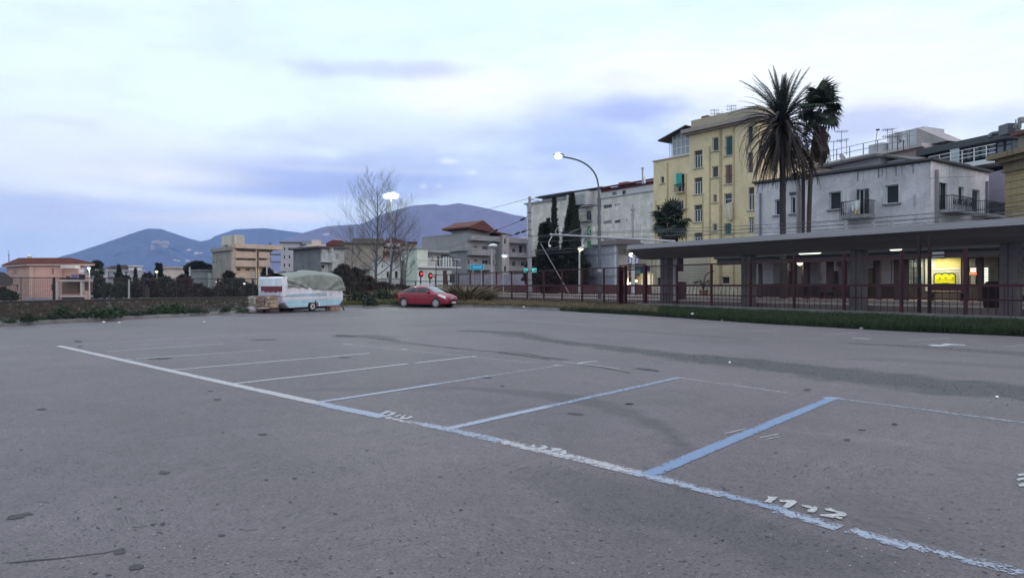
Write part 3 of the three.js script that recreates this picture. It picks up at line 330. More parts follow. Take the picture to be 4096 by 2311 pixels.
// kinds of opening: g glazing, s roller shutter, v dark void, l louvre, p blocked-up panel
function opening(b, fr, w, t) {
  const [x0, x1, y0, y1] = w.r4, W2 = x1 - x0, H2 = y1 - y0, cx = (x0 + x1) / 2, cy = (y0 + y1) / 2, k = w.k || 'g', z = -t * 0.6;
  const f = 0.07, bars = [bx(f, H2, 0.07, -W2 / 2 + f / 2, 0, 0), bx(f, H2, 0.07, W2 / 2 - f / 2, 0, 0), bx(W2 - 2 * f, f, 0.07, 0, H2 / 2 - f / 2, 0), bx(W2 - 2 * f, f, 0.07, 0, -H2 / 2 + f / 2, 0)];
  const n = w.n || (W2 > 0.8 ? 2 : 1), topBox = w.box ? H2 * w.box : 0;
  if (k === 'g') { for (let i = 1; i < n; i++) bars.push(bx(0.07, H2 - 2 * f - topBox, 0.06, -W2 / 2 + W2 * i / n, -topBox / 2, 0)); if (w.tr) bars.push(bx(W2 - 2 * f, 0.06, 0.055, 0, H2 * (w.tr - 0.5), 0)); if (topBox) bars.push(bx(W2 - 2 * f, 0.07, 0.062, 0, H2 / 2 - topBox, 0)); }
  const win = shade(new THREE.Mesh(uvm(mg(bars)), w.fm || framesM[w.f || 'w'])); win.name = w.name || 'window'; b.add(win); put(b, win, fr.m.clone().multiply(new THREE.Matrix4().makeTranslation(cx, cy, z)));
  if (w.label) win.userData.label = w.label;
  const add = (nm, g, m) => part(win, nm, g, m);
  if (k === 'g') { add('pane', [bx(W2 - f, H2 - f, 0.012, 0, 0, -0.02)], w.pm || glassD); if (topBox) add('shutter_box', [bx(W2 - 2 * f, topBox - 0.06, 0.05, 0, H2 / 2 - topBox / 2, 0.03)], w.sm || framesM.d); if (w.half) add('roller_shutter', [bx(W2 - 2 * f, H2 * w.half, 0.03, 0, H2 / 2 - H2 * w.half / 2, 0.045)], w.sm); }
  else if (k === 's') { add('roller_shutter', [bx(W2 - 2 * f, H2 - 2 * f, 0.04, 0, 0, 0)], w.sm || shutterM([0.10, 0.09, 0.08])); if (w.split) add('rail', [bx(0.05, H2, 0.05, 0, 0, 0.03), bx(W2 + 0.2, 0.04, 0.04, 0, H2 * (w.split - 0.5), t * 0.6 + 0.06)], ironM); }
  else if (k === 'v') add('pane', [bx(W2 - f, H2 - f, 0.012, 0, 0, -0.02)], w.pm || darkM);
  else if (k === 'l') { const L = []; const m = Math.max(4, Math.round(H2 / 0.18)); for (let i = 0; i < m; i++) L.push(bx(W2 - 2 * f, H2 / m * 0.55, 0.03, 0, -H2 / 2 + (i + 0.5) * H2 / m, 0, 0, 0.5)); add('louvre', L, w.sm || greyP); }
  else if (k === 'p') add('panel', [bx(W2 - f, H2 - f, 0.04, 0, 0, 0)], w.sm || greyP);
  if (w.sill !== 0 && w.sill) add('sill', [bx(W2 + 0.36, 0.09, 0.34, 0, -H2 / 2 - 0.05, t * 0.6 - 0.02)], w.sill);
  if (w.trim) add('surround', [bx(0.14, H2 + 0.28, 0.06, -W2 / 2 - 0.07, 0, t * 0.6 + 0.02), bx(0.14, H2 + 0.28, 0.06, W2 / 2 + 0.07, 0, t * 0.6 + 0.02), bx(W2, 0.14, 0.06, 0, H2 / 2 + 0.07, t * 0.6 + 0.02)], w.trim);
  if (w.leaf) for (const s of w.leaf) add('shutter_leaf', [bx(W2 * 0.3, H2, 0.05, s * (W2 / 2 + W2 * 0.02), 0, t * 0.6 + 0.07, s * 0.5)], w.lm || shutterM([0.025, 0.03, 0.045]));
  return win;
}
// front wall with holes over a solid body
function facade(b, fr, o) {
  const t = o.t || 0.3, x0 = o.x0 ?? 0, x1 = o.x1 ?? fr.L, base = o.base ?? -0.9, top = o.top, wins = o.wins || [];
  const yT = Array.isArray(top) ? top : [[x0, top], [x1, top]];
  for (const w of wins) { w.r4 = w.m || fr.rect(w.r); w.r4[0] = Math.max(w.r4[0], x0 + 0.05); w.r4[1] = Math.min(w.r4[1], x1 - 0.05); }
  const g = ext([[x0, base], [x1, base], ...[...yT].reverse()], t, wins.map(w => { const [a, c, d, e] = w.r4; return [[a, d], [a, e], [c, e], [c, d]]; })); g.translate(0, 0, -t);
  const m = put(b, shade(new THREE.Mesh(uvm(g), o.mat)), fr.m); m.name = 'wall'; b.add(m); if (o.label) m.userData.label = o.label;
  wins.forEach(w => opening(b, fr, w, t));
  return m;
}
const inF = (b, fr, name, geos, mat, label) => { const m = put(b, shade(new THREE.Mesh(uvm(mg(geos)), mat)), fr.m); m.name = name; b.add(m); if (label) m.userData.label = label; return m; };
const inFs = (b, fr, name, geos, mat) => geos.map(g => inF(b, fr, name, [g], mat));
const bldg = (name, label, cat, fr) => { const b = thing(name, label, cat, V(fr.xa, 0, -fr.Za), fr.ry); return b; };
// a solid on a plan polygon (world x, z), its edges moved out by `off` metres
const offset = (pts, off) => { const n = pts.length, area = pts.reduce((a, p, i) => { const q = pts[(i + 1) % n]; return a + p[0] * q[1] - q[0] * p[1]; }, 0), sg = area > 0 ? 1 : -1; return pts.map((p, i) => { const a = pts[(i + n - 1) % n], c = pts[(i + 1) % n], e1 = [p[0] - a[0], p[1] - a[1]], e2 = [c[0] - p[0], c[1] - p[1]], l1 = Math.hypot(...e1), l2 = Math.hypot(...e2), n1 = [e1[1] / l1 * sg, -e1[0] / l1 * sg], n2 = [e2[1] / l2 * sg, -e2[0] / l2 * sg], k = 1 + n1[0] * n2[0] + n1[1] * n2[1]; return [p[0] + (n1[0] + n2[0]) / k * off, p[1] + (n1[1] + n2[1]) / k * off]; }); };
const prism = (b, name, pts, y0, y1, mat, off = 0) => { const g = ext(offset(pts, off).map(p => [p[0], -p[1]]), y1 - y0).rotateX(-Math.PI / 2).translate(0, y0, 0); const m = put(b, shade(new THREE.Mesh(uvm(g), mat)), new THREE.Matrix4()); m.name = name; b.add(m); return m; };
const quad = (f, f2, u2 = f2.L) => { const A = V(0, 0, 0).applyMatrix4(f.m), B = V(f.L, 0, 0).applyMatrix4(f.m), C = V(u2, 0, 0).applyMatrix4(f2.m); return [[A.x, A.z], [B.x, B.z], [C.x, C.z], [A.x + C.x - B.x, A.z + C.z - B.z]]; };
// balcony: slab and a railing of bars
function balcony(b, fr, r, o = {}) { // r: pixels of slab front [x0, ytop, x1, ybottom], o.rail pixel y of the handrail
  const [a, c, y0, y1] = o.m || fr.rect(r), d = o.d || 1.1, s = inF(b, fr, 'balcony', [bxs(a, c, y0, y1, -0.02, d)], o.mat || greyP); const L = [], rh = o.rh || 1.0;
  if (!o.solid) { const step = o.step || 0.14; for (let x = a + 0.03; x <= c; x += step) L.push(bx(0.022, rh, 0.022, x, y1 + rh / 2, d - 0.05)); for (let z = 0.15; z < d - 0.06; z += step) for (const x of [a + 0.03, c - 0.03]) L.push(bx(0.022, rh, 0.022, x, y1 + rh / 2, z)); L.push(bxs(a, c, y1 + rh, y1 + rh + 0.05, d - 0.08, d - 0.02), bxs(a, a + 0.05, y1 + rh, y1 + rh + 0.05, 0, d - 0.08), bxs(c - 0.05, c, y1 + rh, y1 + rh + 0.05, 0, d - 0.08)); if (o.scroll) for (let x = a + 0.25; x < c - 0.2; x += 0.5) { L.push(tr(new THREE.TorusGeometry(0.17, 0.02, 4, 10), x, y1 + rh * 0.55, d - 0.05)); L.push(bx(0.6, 0.025, 0.02, x, y1 + rh * 0.5, d - 0.05, 0, 0, 0.8), bx(0.6, 0.025, 0.02, x, y1 + rh * 0.5, d - 0.05, 0, 0, -0.8)); } }
  else L.push(bxs(a, c, y1, y1 + rh, d - 0.14, d), bxs(a, a + 0.12, y1, y1 + rh, 0, d - 0.14), bxs(c - 0.12, c, y1, y1 + rh, 0, d - 0.14));
  const m = shade(new THREE.Mesh(uvm(mg(L)), o.rm || (o.solid ? o.mat || greyP : ironM))); m.name = o.solid ? 'parapet' : 'railing'; s.add(m); return s;
}
const tileM = M([0.17, 0.055, 0.042], { map: rep(tOld, 3), bumpMap: (t => { t.repeat.set(1, 2.2); return t; })(slat(4, 0)), bumpScale: 0.04 });

// --- the yellow apartment building ---
{
  const fr = plan(2615, 88.5, 3032, 76.5), Ye = wallM([0.74, 0.60, 0.38]), b = bldg('yellow_building', 'tall yellow apartment building with white framed windows behind the station', 'apartment building', fr);
  const step = fr.u(2757), hi = 20.05, teal = shutterM([0.03, 0.10, 0.11]), brown = shutterM([0.16, 0.10, 0.08]), dk = shutterM([0.06, 0.055, 0.06]), sill = M([0.4, 0.37, 0.3]);
  const Q = (x0, y0, x1, y1) => [2500 + x0 * 0.3855, 420 + y0 * 0.3855, 2500 + x1 * 0.3855, 420 + y1 * 0.3855];
  const big = (y0, y1) => ({ r: Q(720, y0, 805, y1), n: 3, box: 0.27, f: 'w', sill });
  const wins = [big(470, 652), big(752, 924), big(1035, 1213), big(1325, 1497), { r: [2777, 1040, 2809, 1108], n: 2, box: 0.27, sill },
    { r: Q(910, 335, 973, 474), k: 's', sm: shutterM([0.04, 0.06, 0.075]), sill }, { r: Q(905, 634, 969, 750), k: 's', sm: dk, sill }, { r: Q(914, 928, 955, 1010), k: 's', sm: brown, sill }, { r: Q(912, 1230, 955, 1310), k: 's', sm: dk, sill }, { r: [2852, 1022, 2869, 1039], k: 'v' },
    { r: Q(1041, 320, 1118, 521), k: 's', sm: teal, split: 0.42, sill, label: 'teal shuttered balcony door' }, { r: Q(1038, 618, 1115, 818), k: 's', sm: brown, split: 0.42, sill }, { r: Q(1032, 915, 1112, 1025), k: 'g', n: 1, tr: 0.45, sill }, { r: Q(1030, 1226, 1107, 1338), k: 's', sm: shutterM([0.03, 0.13, 0.10]), split: 0.66, sill, label: 'green roller shutter' }, { r: [2897, 1024, 2927, 1047], n: 2 }, { r: [2888, 1107, 2919, 1136], k: 'v' },
    { r: Q(370, 742, 407, 812), k: 's', sm: dk, sill }, { r: Q(545, 715, 617, 905), k: 'g', n: 2, sill }, { r: Q(548, 990, 607, 1085), k: 'g', n: 2, sill }, { r: [2625, 820, 2640, 845], k: 's', sm: dk },
    { r: [2994, 749, 3018, 840], k: 'g', n: 2, box: 0.3, sill }, { r: [2996, 868, 3018, 932], k: 'g', n: 3, tr: 0.5 }, { r: [2990, 608, 3013, 692], k: 's', sm: brown, split: 0.42 }, { r: [2990, 500, 3012, 570], k: 's', sm: dk }];
  facade(b, fr, { mat: Ye, top: [[0, 17.4], [step, 17.4], [step, hi], [fr.L, hi]], wins });
  inF(b, fr, 'wall', [bxs(0, step, -0.9, 17.1, -12, -0.303), bxs(step, fr.L, -0.9, hi - 0.02, -5, -0.303)], Ye);
  inF(b, fr, 'wall', [bxs(fr.L - 8, fr.L - 0.02, -0.9, 17.9, -13.7, -5.003)], wallM([0.74, 0.61, 0.38]), 'paler lower rear wing of the yellow building');
  const cr = wallM([0.42, 0.36, 0.27]);
  inF(b, fr, 'cornice', [bxs(step - 0.6, fr.L + 0.9, hi, hi + 0.45, -5.6, 0.85), bxs(step - 0.35, fr.L + 0.6, hi - 0.22, hi, -5.3, 0.45)], wallM([0.36, 0.30, 0.27]));
  inFs(b, fr, 'parapet', [bxs(step + 0.4, fr.L + 0.2, hi + 0.45, hi + 1.5, -5, 0.1)], cr);
  inFs(b, fr, 'parapet', [bxs(-0.1, step - 0.003, 17.4, 17.55, -12, 0.12)], cr);
  // glazed roof veranda
  const v0 = fr.u(2686), v1 = step - 0.003, vr = inF(b, fr, 'veranda', [bxs(v0, v1, 17.55, 17.75, -4, -0.2), ...[0, 1, 2, 3, 4].map(i => bx(0.1, 2.9, 0.1, mix(v0 + 0.05, v1 - 0.05, i / 4), 19, -0.25)), ...[0, 1, 2].map(i => bxs(v0, v1, 18.6 + i * 0.9, 18.68 + i * 0.9, -0.3, -0.2)), bx(0.1, 2.9, 0.1, v0 + 0.05, 19, -2.2)], whiteP);
  const vi = (nm, g, m) => { const q = shade(new THREE.Mesh(uvm(mg(g)), m)); q.name = nm; vr.add(q); };
  vi('pane', [bxs(v0 + 0.06, v1, 17.76, 20.4, -0.27, -0.25), bxs(v0 + 0.03, v0 + 0.05, 17.76, 20.4, -3.9, -0.3)], M([0.25, 0.27, 0.3], { roughness: 0.15 })); vi('wall', [bxs(v0 + 0.4, v1, 17.75, 20.3, -4, -2)], M([0.3, 0.29, 0.27]));
  const rg = ext([[v0 - 1.6, 19.75], [v1, 20.9], [v1, 21.05], [v0 - 1.6, 19.92]], 4.9); rg.translate(0, 0, -4.2); vi('roof', [rg], M([0.05, 0.045, 0.05]));
  inFs(b, fr, 'pipe', [2664, 2672, 2746, 2841, 2882, 2887, 2937].map((px, i) => bxs(fr.u(px) - 0.06, fr.u(px) + 0.06, -0.9, [12.5, 17, 15.2, 18, 19.8, 19.8, 19.8][i], 0.02, 0.14)), wallM([0.5, 0.42, 0.24]));
  inFs(b, fr, 'pipe', [bxs(fr.u(2624), fr.u(2625.5), -0.9, 12.4, 0.02, 0.12), bxs(fr.u(2812), fr.u(2813.5), -0.9, 12.2, 0.02, 0.12)], wallM([0.5, 0.42, 0.24]));
  inF(b, fr, 'ladder', [bx(0.06, 2.2, 0.06, fr.u(2659), 18.6, -1), bx(0.06, 2.2, 0.06, fr.u(2667), 18.6, -1), bxs(fr.u(2659), fr.u(2667), 19.6, 19.68, -1.03, -0.97)], whiteP);
  inFs(b, fr, 'chimney', [bxs(fr.u(2775), fr.u(2800), hi + 1.5, hi + 2.2, -2.5, -1.5)], M([0.14, 0.06, 0.05]));
  balcony(b, fr, null, { m: [fr.u(2706), fr.u(2742), Y(772, fr.Zat(2725)), Y(769, fr.Zat(2725))], d: 0.5, rh: 0.95, mat: Ye });
  // cloths hanging from it
  const drape = (w, h, sd, fold = 0.14) => { const g = new THREE.PlaneGeometry(w, h, 14, 12), p = g.attributes.position; for (let i = 0; i < p.count; i++) { const x = p.getX(i), y = p.getY(i), d = (0.5 - y / h); p.setZ(i, fold * Math.sin(x * 9 / w * 1.3 + sd) * d + 0.05 * fbm(x * 2 + sd, y * 2, sd, 2)); p.setX(i, x * (1 - 0.35 * d * Math.abs(Math.sin(sd)))); } g.computeVertexNormals(); return g; };
  const aw = put(scene, shade(new THREE.Mesh(drape(0.95, 1.7, 1, 0.1), sheet([0.02, 0.30, 0.27], { roughness: 0.8 }))), fr.m.clone().multiply(new THREE.Matrix4().makeTranslation(fr.u(2724), Y(721, fr.Zat(2724)), 0.35))); aw.name = numbered('sun_blind'); scene.add(aw); tag(aw, 'bright teal sun blind hanging over a balcony of the yellow building', 'blind');
  const sh = put(scene, shade(new THREE.Mesh(drape(1.35, 2.0, 2.1, 0.2), sheet([0.5, 0.44, 0.34]))), fr.m.clone().multiply(new THREE.Matrix4().makeRotationZ(0.24)).multiply(new THREE.Matrix4().makeTranslation(0, 0, 0))); sh.position.copy(P(2917, 846, fr.Zat(2917) - 0.4)); sh.name = numbered('sheet'); scene.add(sh); tag(sh, 'cream bed sheet hanging down from a window of the yellow building', 'sheet');
  globalThis.drape = drape; globalThis.yellowFr = fr;
}
// --- the grey-white house nearer the canopy ---
const greyFr = plan(3022, 59, 3725, 48), greyFr2 = plan(3725, 48, 3957, 53.3);
{
  const fr = greyFr, f2 = greyFr2, wm = oldM([0.64, 0.61, 0.65]), w2 = oldM([0.82, 0.78, 0.80]), b = bldg('grey_house', 'low grey-white two-storey house with stained walls above the canopy', 'house', fr), top = 10.25, navy = shutterM([0.018, 0.022, 0.035]), sill = M([0.16, 0.15, 0.16]);
  facade(b, fr, { mat: wm, top, wins: [{ r: [3319, 767, 3366, 838], k: 's', sm: navy, sill, trim: wm }, { r: [3544, 739, 3597, 814], k: 's', sm: navy, sill, trim: wm }, { r: [3436, 756, 3472, 858], k: 'g', n: 2, leaf: [-1, 1], trim: 0, label: 'balcony door with white frame and dark shutter leaves' }, { r: [3101, 797, 3137, 860], k: 's', sm: navy, sill }, { r: [3165, 787, 3183, 855], k: 's', sm: navy, sill }, { r: [3158, 768, 3192, 783], k: 'l', f: 'g' }] });
  facade(b, f2, { mat: w2, top, x0: 0.02, label: 'right side wall, coloured lighter for the light falling on it', wins: [{ r: [3759, 731, 3792, 850], k: 'g', n: 3, f: 'd' }, { r: [3836, 747, 3858, 820], k: 's', sm: navy }, { r: [3891, 758, 3921, 866], k: 's', sm: navy }] });  // right wall gets a lighter colour to paint in the light it catches
  // body behind both walls: a prism on the plan
  const inv = fr.m.clone().invert(), P2 = (px, Z, f, u, d) => V(u, 0, d).applyMatrix4(f.m).applyMatrix4(inv);
  const c = [[0, -0.303], [fr.L - 0.31, -0.303]], e = P2(0, 0, f2, f2.L - 0.02, -0.3), e2 = P2(0, 0, f2, 0.3, -0.303); c.push([e2.x, e2.z], [e.x, e.z], [e.x - fr.L * 0.75, e.z - 1]); 
  const body = ext(c.map(p => [p[0], -p[1]]), top - 0.4 + 0.9).rotateX(-Math.PI / 2).translate(0, -0.9, 0); inF(b, fr, 'wall', [body], wm);
  inF(b, fr, 'cornice', [bxs(-0.15, fr.L + 0.28, top, top + 0.16, -0.6, 0.28), bxs(0, fr.L, top - 0.1, top, -0.3, 0.1)], M([0.07, 0.07, 0.075]));
  inF(b, f2, 'cornice', [bxs(0.27, f2.L + 0.2, top, top + 0.15, -0.6, 0.28)], M([0.07, 0.07, 0.075]));
  const rf = ext(c.map(p => [p[0], -p[1]]), 0.3).rotateX(-Math.PI / 2).translate(0, top - 0.45, 0); inF(b, fr, 'roof', [rf], greyP);
  const col = (x, y0, y1, r = 0.07) => bxs(x - r, x + r, y0, y1, 0.01, 2 * r);
  inFs(b, fr, 'pipe', [col(fr.u(3044), -0.9, fr.y(3044, 772)), col(fr.u(3196), -0.9, fr.y(3196, 722), 0.09), col(fr.u(3203), -0.9, fr.y(3203, 740), 0.05)], M([0.2, 0.19, 0.2]));
  inFs(b, f2, 'pipe', [col(f2.u(3743), -0.9, f2.y(3743, 680), 0.1), col(f2.u(3946), -0.9, f2.y(3946, 725), 0.09)], M([0.24, 0.23, 0.25]));
  const zs = (x, y0, y1, w) => { const a = fr.u(3250 + (x - w / 2) * 0.3304), c = fr.u(3250 + (x + w / 2) * 0.3304), t = fr.y(3250 + x * 0.3304, 480 + y0 * 0.3304), e = fr.y(3250 + x * 0.3304, 480 + y1 * 0.3304), pts = [], n = 14; for (let i = 0; i <= n; i++) pts.push([a + (c - a) * (0.12 + 0.3 * Math.abs(fbm(i * 0.7, x, 1, 2))) , mix(t, e, i / n)]); for (let i = n; i >= 0; i--) pts.push([c - (c - a) * (0.12 + 0.3 * Math.abs(fbm(i * 0.7, x, 5, 2))), mix(t, e, i / n)]); const g = new THREE.ShapeGeometry(new THREE.Shape(pts.map(p => new THREE.Vector2(...p)))).translate(0, 0, 0.004); inF(b, fr, 'damp_streak', [g], streakM); };
  const streakM = M([0.2, 0.2, 0.225], { map: mOld8 });
  for (const q of [[66, 690, 785, 16], [320, 640, 700, 10], [555, 600, 742, 20], [600, 590, 640, 8], [806, 565, 700, 26], [850, 590, 690, 14], [1018, 535, 680, 15], [1090, 535, 665, 15], [1215, 505, 560, 36], [1225, 560, 650, 20], [1300, 500, 540, 14], [-180, 720, 800, 14], [-420, 760, 830, 12]]) zs(...q);
  balcony(b, fr, [3387, 862, 3503, 875], { d: 1.1, mat: concM([0.3, 0.3, 0.31]), rh: 1.0 });
  balcony(b, f2, [3755, 845, 3850, 856], { d: 1.0, mat: concM([0.42, 0.41, 0.43]), rh: 0.92, scroll: 1 });
  balcony(b, f2, [3889, 862, 3976, 872], { d: 1.0, mat: concM([0.42, 0.41, 0.43]), rh: 0.92, scroll: 1 });
  const hang = (nm, w, h, x, y, z, sd, c, l, cat, rz = 0) => { const m = put(scene, shade(new THREE.Mesh(drape(w, h, sd, 0.1), sheet(c, { roughness: 0.9 }))), fr.m.clone().multiply(new THREE.Matrix4().makeTranslation(x, y, z)).multiply(new THREE.Matrix4().makeRotationZ(rz))); m.name = numbered(nm); scene.add(m); tag(m, l, cat); };
  const u = px => fr.u(px), yy = (py, px) => fr.y(px, py);
  hang('sheet', 0.62, 1.75, u(3402), yy(803, 3402), 0.5, 0.4, [0.55, 0.55, 0.56], 'white sheet hung along the left side of the grey house balcony', 'sheet');
  hang('sheet', 0.75, 0.72, u(3455), yy(826, 3455), 1.14, 1.1, [0.6, 0.6, 0.62], 'white washing draped over the middle of the balcony rail', 'washing', 0.1);
  hang('sheet', 0.5, 0.8, u(3424), yy(836, 3424), 1.15, 2.2, [0.42, 0.42, 0.46], 'grey white washing on the balcony rail left of the middle cloth', 'washing', -0.25);
  hang('cardboard', 0.5, 0.38, u(3457), yy(850, 3457), 1.13, 3, [0.42, 0.36, 0.25], 'tan cardboard panel tied low on the grey house balcony', 'cardboard');
}
// --- buildings to the right of and above it ---
{
  const f = plan(3950, 58, 4060, 55), b = bldg('lavender_building', 'pale lavender wall between the grey house and the ochre building', 'building', f); facade(b, f, { mat: wallM([0.34, 0.29, 0.37]), top: f.y(3990, 684), x1: f.L }); inF(b, f, 'wall', [bxs(0, f.L, -0.9, f.y(3990, 690), -5, -0.303)], wallM([0.34, 0.29, 0.37])); balcony(b, f, [3972, 862, 4024, 870], { d: 0.9, rh: 0.95, step: 0.09, mat: greyP });
}
{
  const f = plan(4022, 47, 4330, 41), oc = oldM([0.44, 0.34, 0.19]), b = bldg('ochre_building', 'ochre building with grooved stone courses and heavy cornice at the right edge', 'building', f), top = f.y(4060, 612);
  inF(b, f, 'wall', [bxs(0, f.L, -0.9, top, -9, -0.2)], oc);
  const courses = []; let k = 0; for (let y = -0.9; y < top - 1.2; y += 0.47, k++) { const off = (k % 2) * 0.5; for (let x = 0; x < f.L - 0.1; x += 1) { const a = Math.max(0, x - off), c = Math.min(f.L, x + 1 - off); if (c - a < 0.15 || a > 6) continue; const m = part(b, 'stone', [bxs(a + 0.012, c - 0.012, y + 0.015, y + 0.455, -0.2, 0.0 + rr(0, 0.012))], oc); } }
  inF(b, f, 'cornice', [bxs(-0.75, f.L, top - 0.25, top + 0.1, -9, 0.75), bxs(-0.4, f.L, top - 0.55, top - 0.25, -9, 0.4), bxs(-0.15, f.L, top - 1.2, top - 1.05, -9, 0.15), bxs(-0.1, f.L, top - 1.05, top - 0.55, -9, 0.05)], oldM([0.24, 0.19, 0.12]));
  inFs(b, f, 'parapet', [bxs(0.4, f.L, top + 0.1, top + 1.25, -9, -0.6)], oldM([0.26, 0.23, 0.19])); inF(b, f, 'roof', [bxs(0.1, f.L, top + 1.25, top + 1.5, -9, -0.3)], M([0.13, 0.05, 0.05]));
  inFs(b, f, 'chimney', [bxs(0.7, 1.9, top + 1.5, top + 2.7, -3.5, -2), bxs(0.55, 2.1, top + 2.7, top + 2.85, -3.6, -1.9)], M([0.1, 0.07, 0.07]));
  const duct = single('flue_pipe', [tube([P(3963, 551, 49), P(3964, 541, 49), P(3972, 536, 49), P(4000, 530, 48.6), P(4034, 520, 48.2)], 0.16, 10), bx(0.9, 0.7, 0.9, ...P(4040, 518, 48).toArray())], metal([0.12, 0.12, 0.14]), 'bent grey flue pipe running along the roof top of the ochre building', 'pipe');
  single('roof_frame', [rod(P(4058, 512, 47), P(4058, 500, 47), 0.03), rod(P(4066, 512, 47), P(4066, 478, 47), 0.04), rod(P(4082, 512, 47), P(4082, 470, 47), 0.1), rod(P(4066, 520, 47), P(4100, 520, 47), 0.05), rod(P(4062, 508, 47), P(4090, 478, 47), 0.03), bx(0.35, 0.35, 0.35, ...P(4090, 480, 47).toArray())], greyP, 'white and dark rods of a mast on the roof at the right edge', 'mast');
}
{
  const f = plan(3690, 66, 4040, 58), b = bldg('glass_penthouse', 'dark glazed penthouse with flat roof behind the grey house', 'penthouse', f), yb = f.y(3860, 640), yt = f.y(3860, 590);
  const dk = M([0.02, 0.025, 0.035], { roughness: 0.4 });
  inF(b, f, 'wall', [bxs(0, f.L, 0, yb, -6, -0.6), bxs(0, f.L, yb, yt, -6, -0.35)], dk); inF(b, f, 'roof', [bxs(-0.2, f.L + 0.3, yt, yt + 0.6, -6, 0.5)], M([0.06, 0.065, 0.075]));
  const us = [0.02, 0.11, 0.2, 0.32, 0.44, 0.5, 0.57, 0.66, 0.74, 0.83, 0.92, 1]; for (let i = 0; i < us.length - 1; i++) { const a = us[i] * f.L, c = us[i + 1] * f.L, p = inF(b, f, 'window', [bxs(a + 0.06, c - 0.06, yb + 0.05, yt - 0.05, -0.34, -0.31)], i > 4 ? M([0.10, 0.13, 0.15], { roughness: 0.15 }) : M([0.03, 0.035, 0.05], { roughness: 0.15 })); const fr2 = shade(new THREE.Mesh(uvm(mg([bxs(a, a + 0.12, yb, yt, -0.3, -0.2), bxs(a, c, yt - 0.45, yt - 0.38, -0.3, -0.22)])), ironM)); fr2.name = 'frame'; p.add(fr2); }
  const rb = f.y(3900, 655), r = []; for (let x = f.u(3770); x < f.L; x += 1.1) r.push(bx(0.05, 1.1, 0.05, x, rb + 0.5, 1.6)); for (const h of [0.35, 0.7, 1.05]) r.push(bxs(f.u(3770), f.L, rb + h, rb + h + 0.05, 1.57, 1.63)); inF(b, f, 'railing', r, whiteP); inF(b, f, 'terrace', [bxs(f.u(3800), f.L, rb - 0.5, rb - 0.1, -0.5, 1.75)], whiteP);
  inF(b, f, 'panel', [bxs(f.u(3845), f.u(3880), rb, rb + 1.4, 1.2, 1.3)], M([0.35, 0.4, 0.42]));
}
{
  const f = plan(3270, 78, 3700, 66), pk = wallM([0.40, 0.30, 0.29]), b = bldg('terrace_building', 'pinkish building with cluttered roof terrace behind the grey house', 'building', f), yt = f.y(3600, 606);
  inF(b, f, 'wall', [bxs(-1, f.L, 0, yt, -9, 0)], pk); inF(b, f, 'cornice', [bxs(-1.1, f.L, yt, yt + 0.35, -9.2, 0.4)], wallM([0.5, 0.46, 0.46]));
  const rail = [], y0 = yt + 0.35; for (let x = -0.5; x < f.u(3640); x += 1.7) rail.push(bx(0.07, 1.25, 0.07, x, y0 + 0.6, 0.2)); for (const h of [0.6, 1.2]) rail.push(bxs(-0.5, f.u(3640), y0 + h, y0 + h + 0.05, 0.17, 0.23)); inF(b, f, 'railing', rail, metal([0.2, 0.21, 0.25]));
  inFs(b, f, 'roof_hut', [bxs(f.u(3500), f.u(3640), y0, y0 + 2.1, -5, -2)], wallM([0.55, 0.55, 0.58])); inFs(b, f, 'roof_hut', [ext([[f.u(3640), y0], [f.u(3640) + 3.2, y0], [f.u(3640), y0 + 1.9]], 3).translate(0, 0, -4)], wallM([0.38, 0.34, 0.34]));
  inFs(b, f, 'roof_hut', [bxs(f.u(3435), f.u(3490), y0, y0 + 1.3, -4, -1.5)], wallM([0.5, 0.48, 0.52]));
  const tr2 = []; for (let i = 0; i <= 5; i++) tr2.push(bx(0.08, 2.6 - i * 0.2, 0.08, mix(f.u(3418), f.u(3500), i / 5), y0 + 1.6 - i * 0.1, -6)); tr2.push(bx(f.u(3500) - f.u(3418), 0.08, 0.08, (f.u(3418) + f.u(3500)) / 2, y0 + 2.5, -6, 0, 0, -0.2), bx(f.u(3500) - f.u(3418), 0.08, 0.08, (f.u(3418) + f.u(3500)) / 2, y0 + 1.4, -6, 0, 0, -0.15)); inF(b, f, 'pergola', tr2, whiteP);
  const f3 = plan(3308, 64, 3520, 58.5), h = bldg('roof_house', 'grey rooftop house with dark tiled eaves above the grey wall', 'house', f3), ye = f3.y(3500, 632);
  inF(h, f3, 'wall', [bxs(0.6, f3.L - 0.05, 0, ye, -7, 0)], wallM([0.33, 0.32, 0.34])); inF(h, f3, 'wall', [bxs(f3.L - 0.05, f3.L + 1.8, 0, ye - 0.3, -7, -0.9)], wallM([0.55, 0.55, 0.58])); inF(h, f3, 'roof', [bxs(-0.3, f3.L + 0.25, ye, ye + 0.22, -7, 0.65)], M([0.1, 0.095, 0.1])); const rg = ext([[f3.L + 0.25, ye + 0.22], [f3.L + 0.25, ye], [f3.L + 3.4, ye - 0.95], [f3.L + 3.4, ye - 0.8]], 6); rg.translate(0, 0, -6.2); inF(h, f3, 'roof', [rg], M([0.09, 0.085, 0.09]));
  const wn = opening(h, plan(3520, 58.5, 3580, 60), { m: 0, r4: [0.6, 1.7, ye - 1.7, ye - 0.9], k: 'v' }, 0.1);
  inFs(h, f3, 'chimney', [bxs(-1.3, 0.3, ye - 2.6, ye - 1.1, -3, -1.2)], M([0.13, 0.07, 0.06]));
}
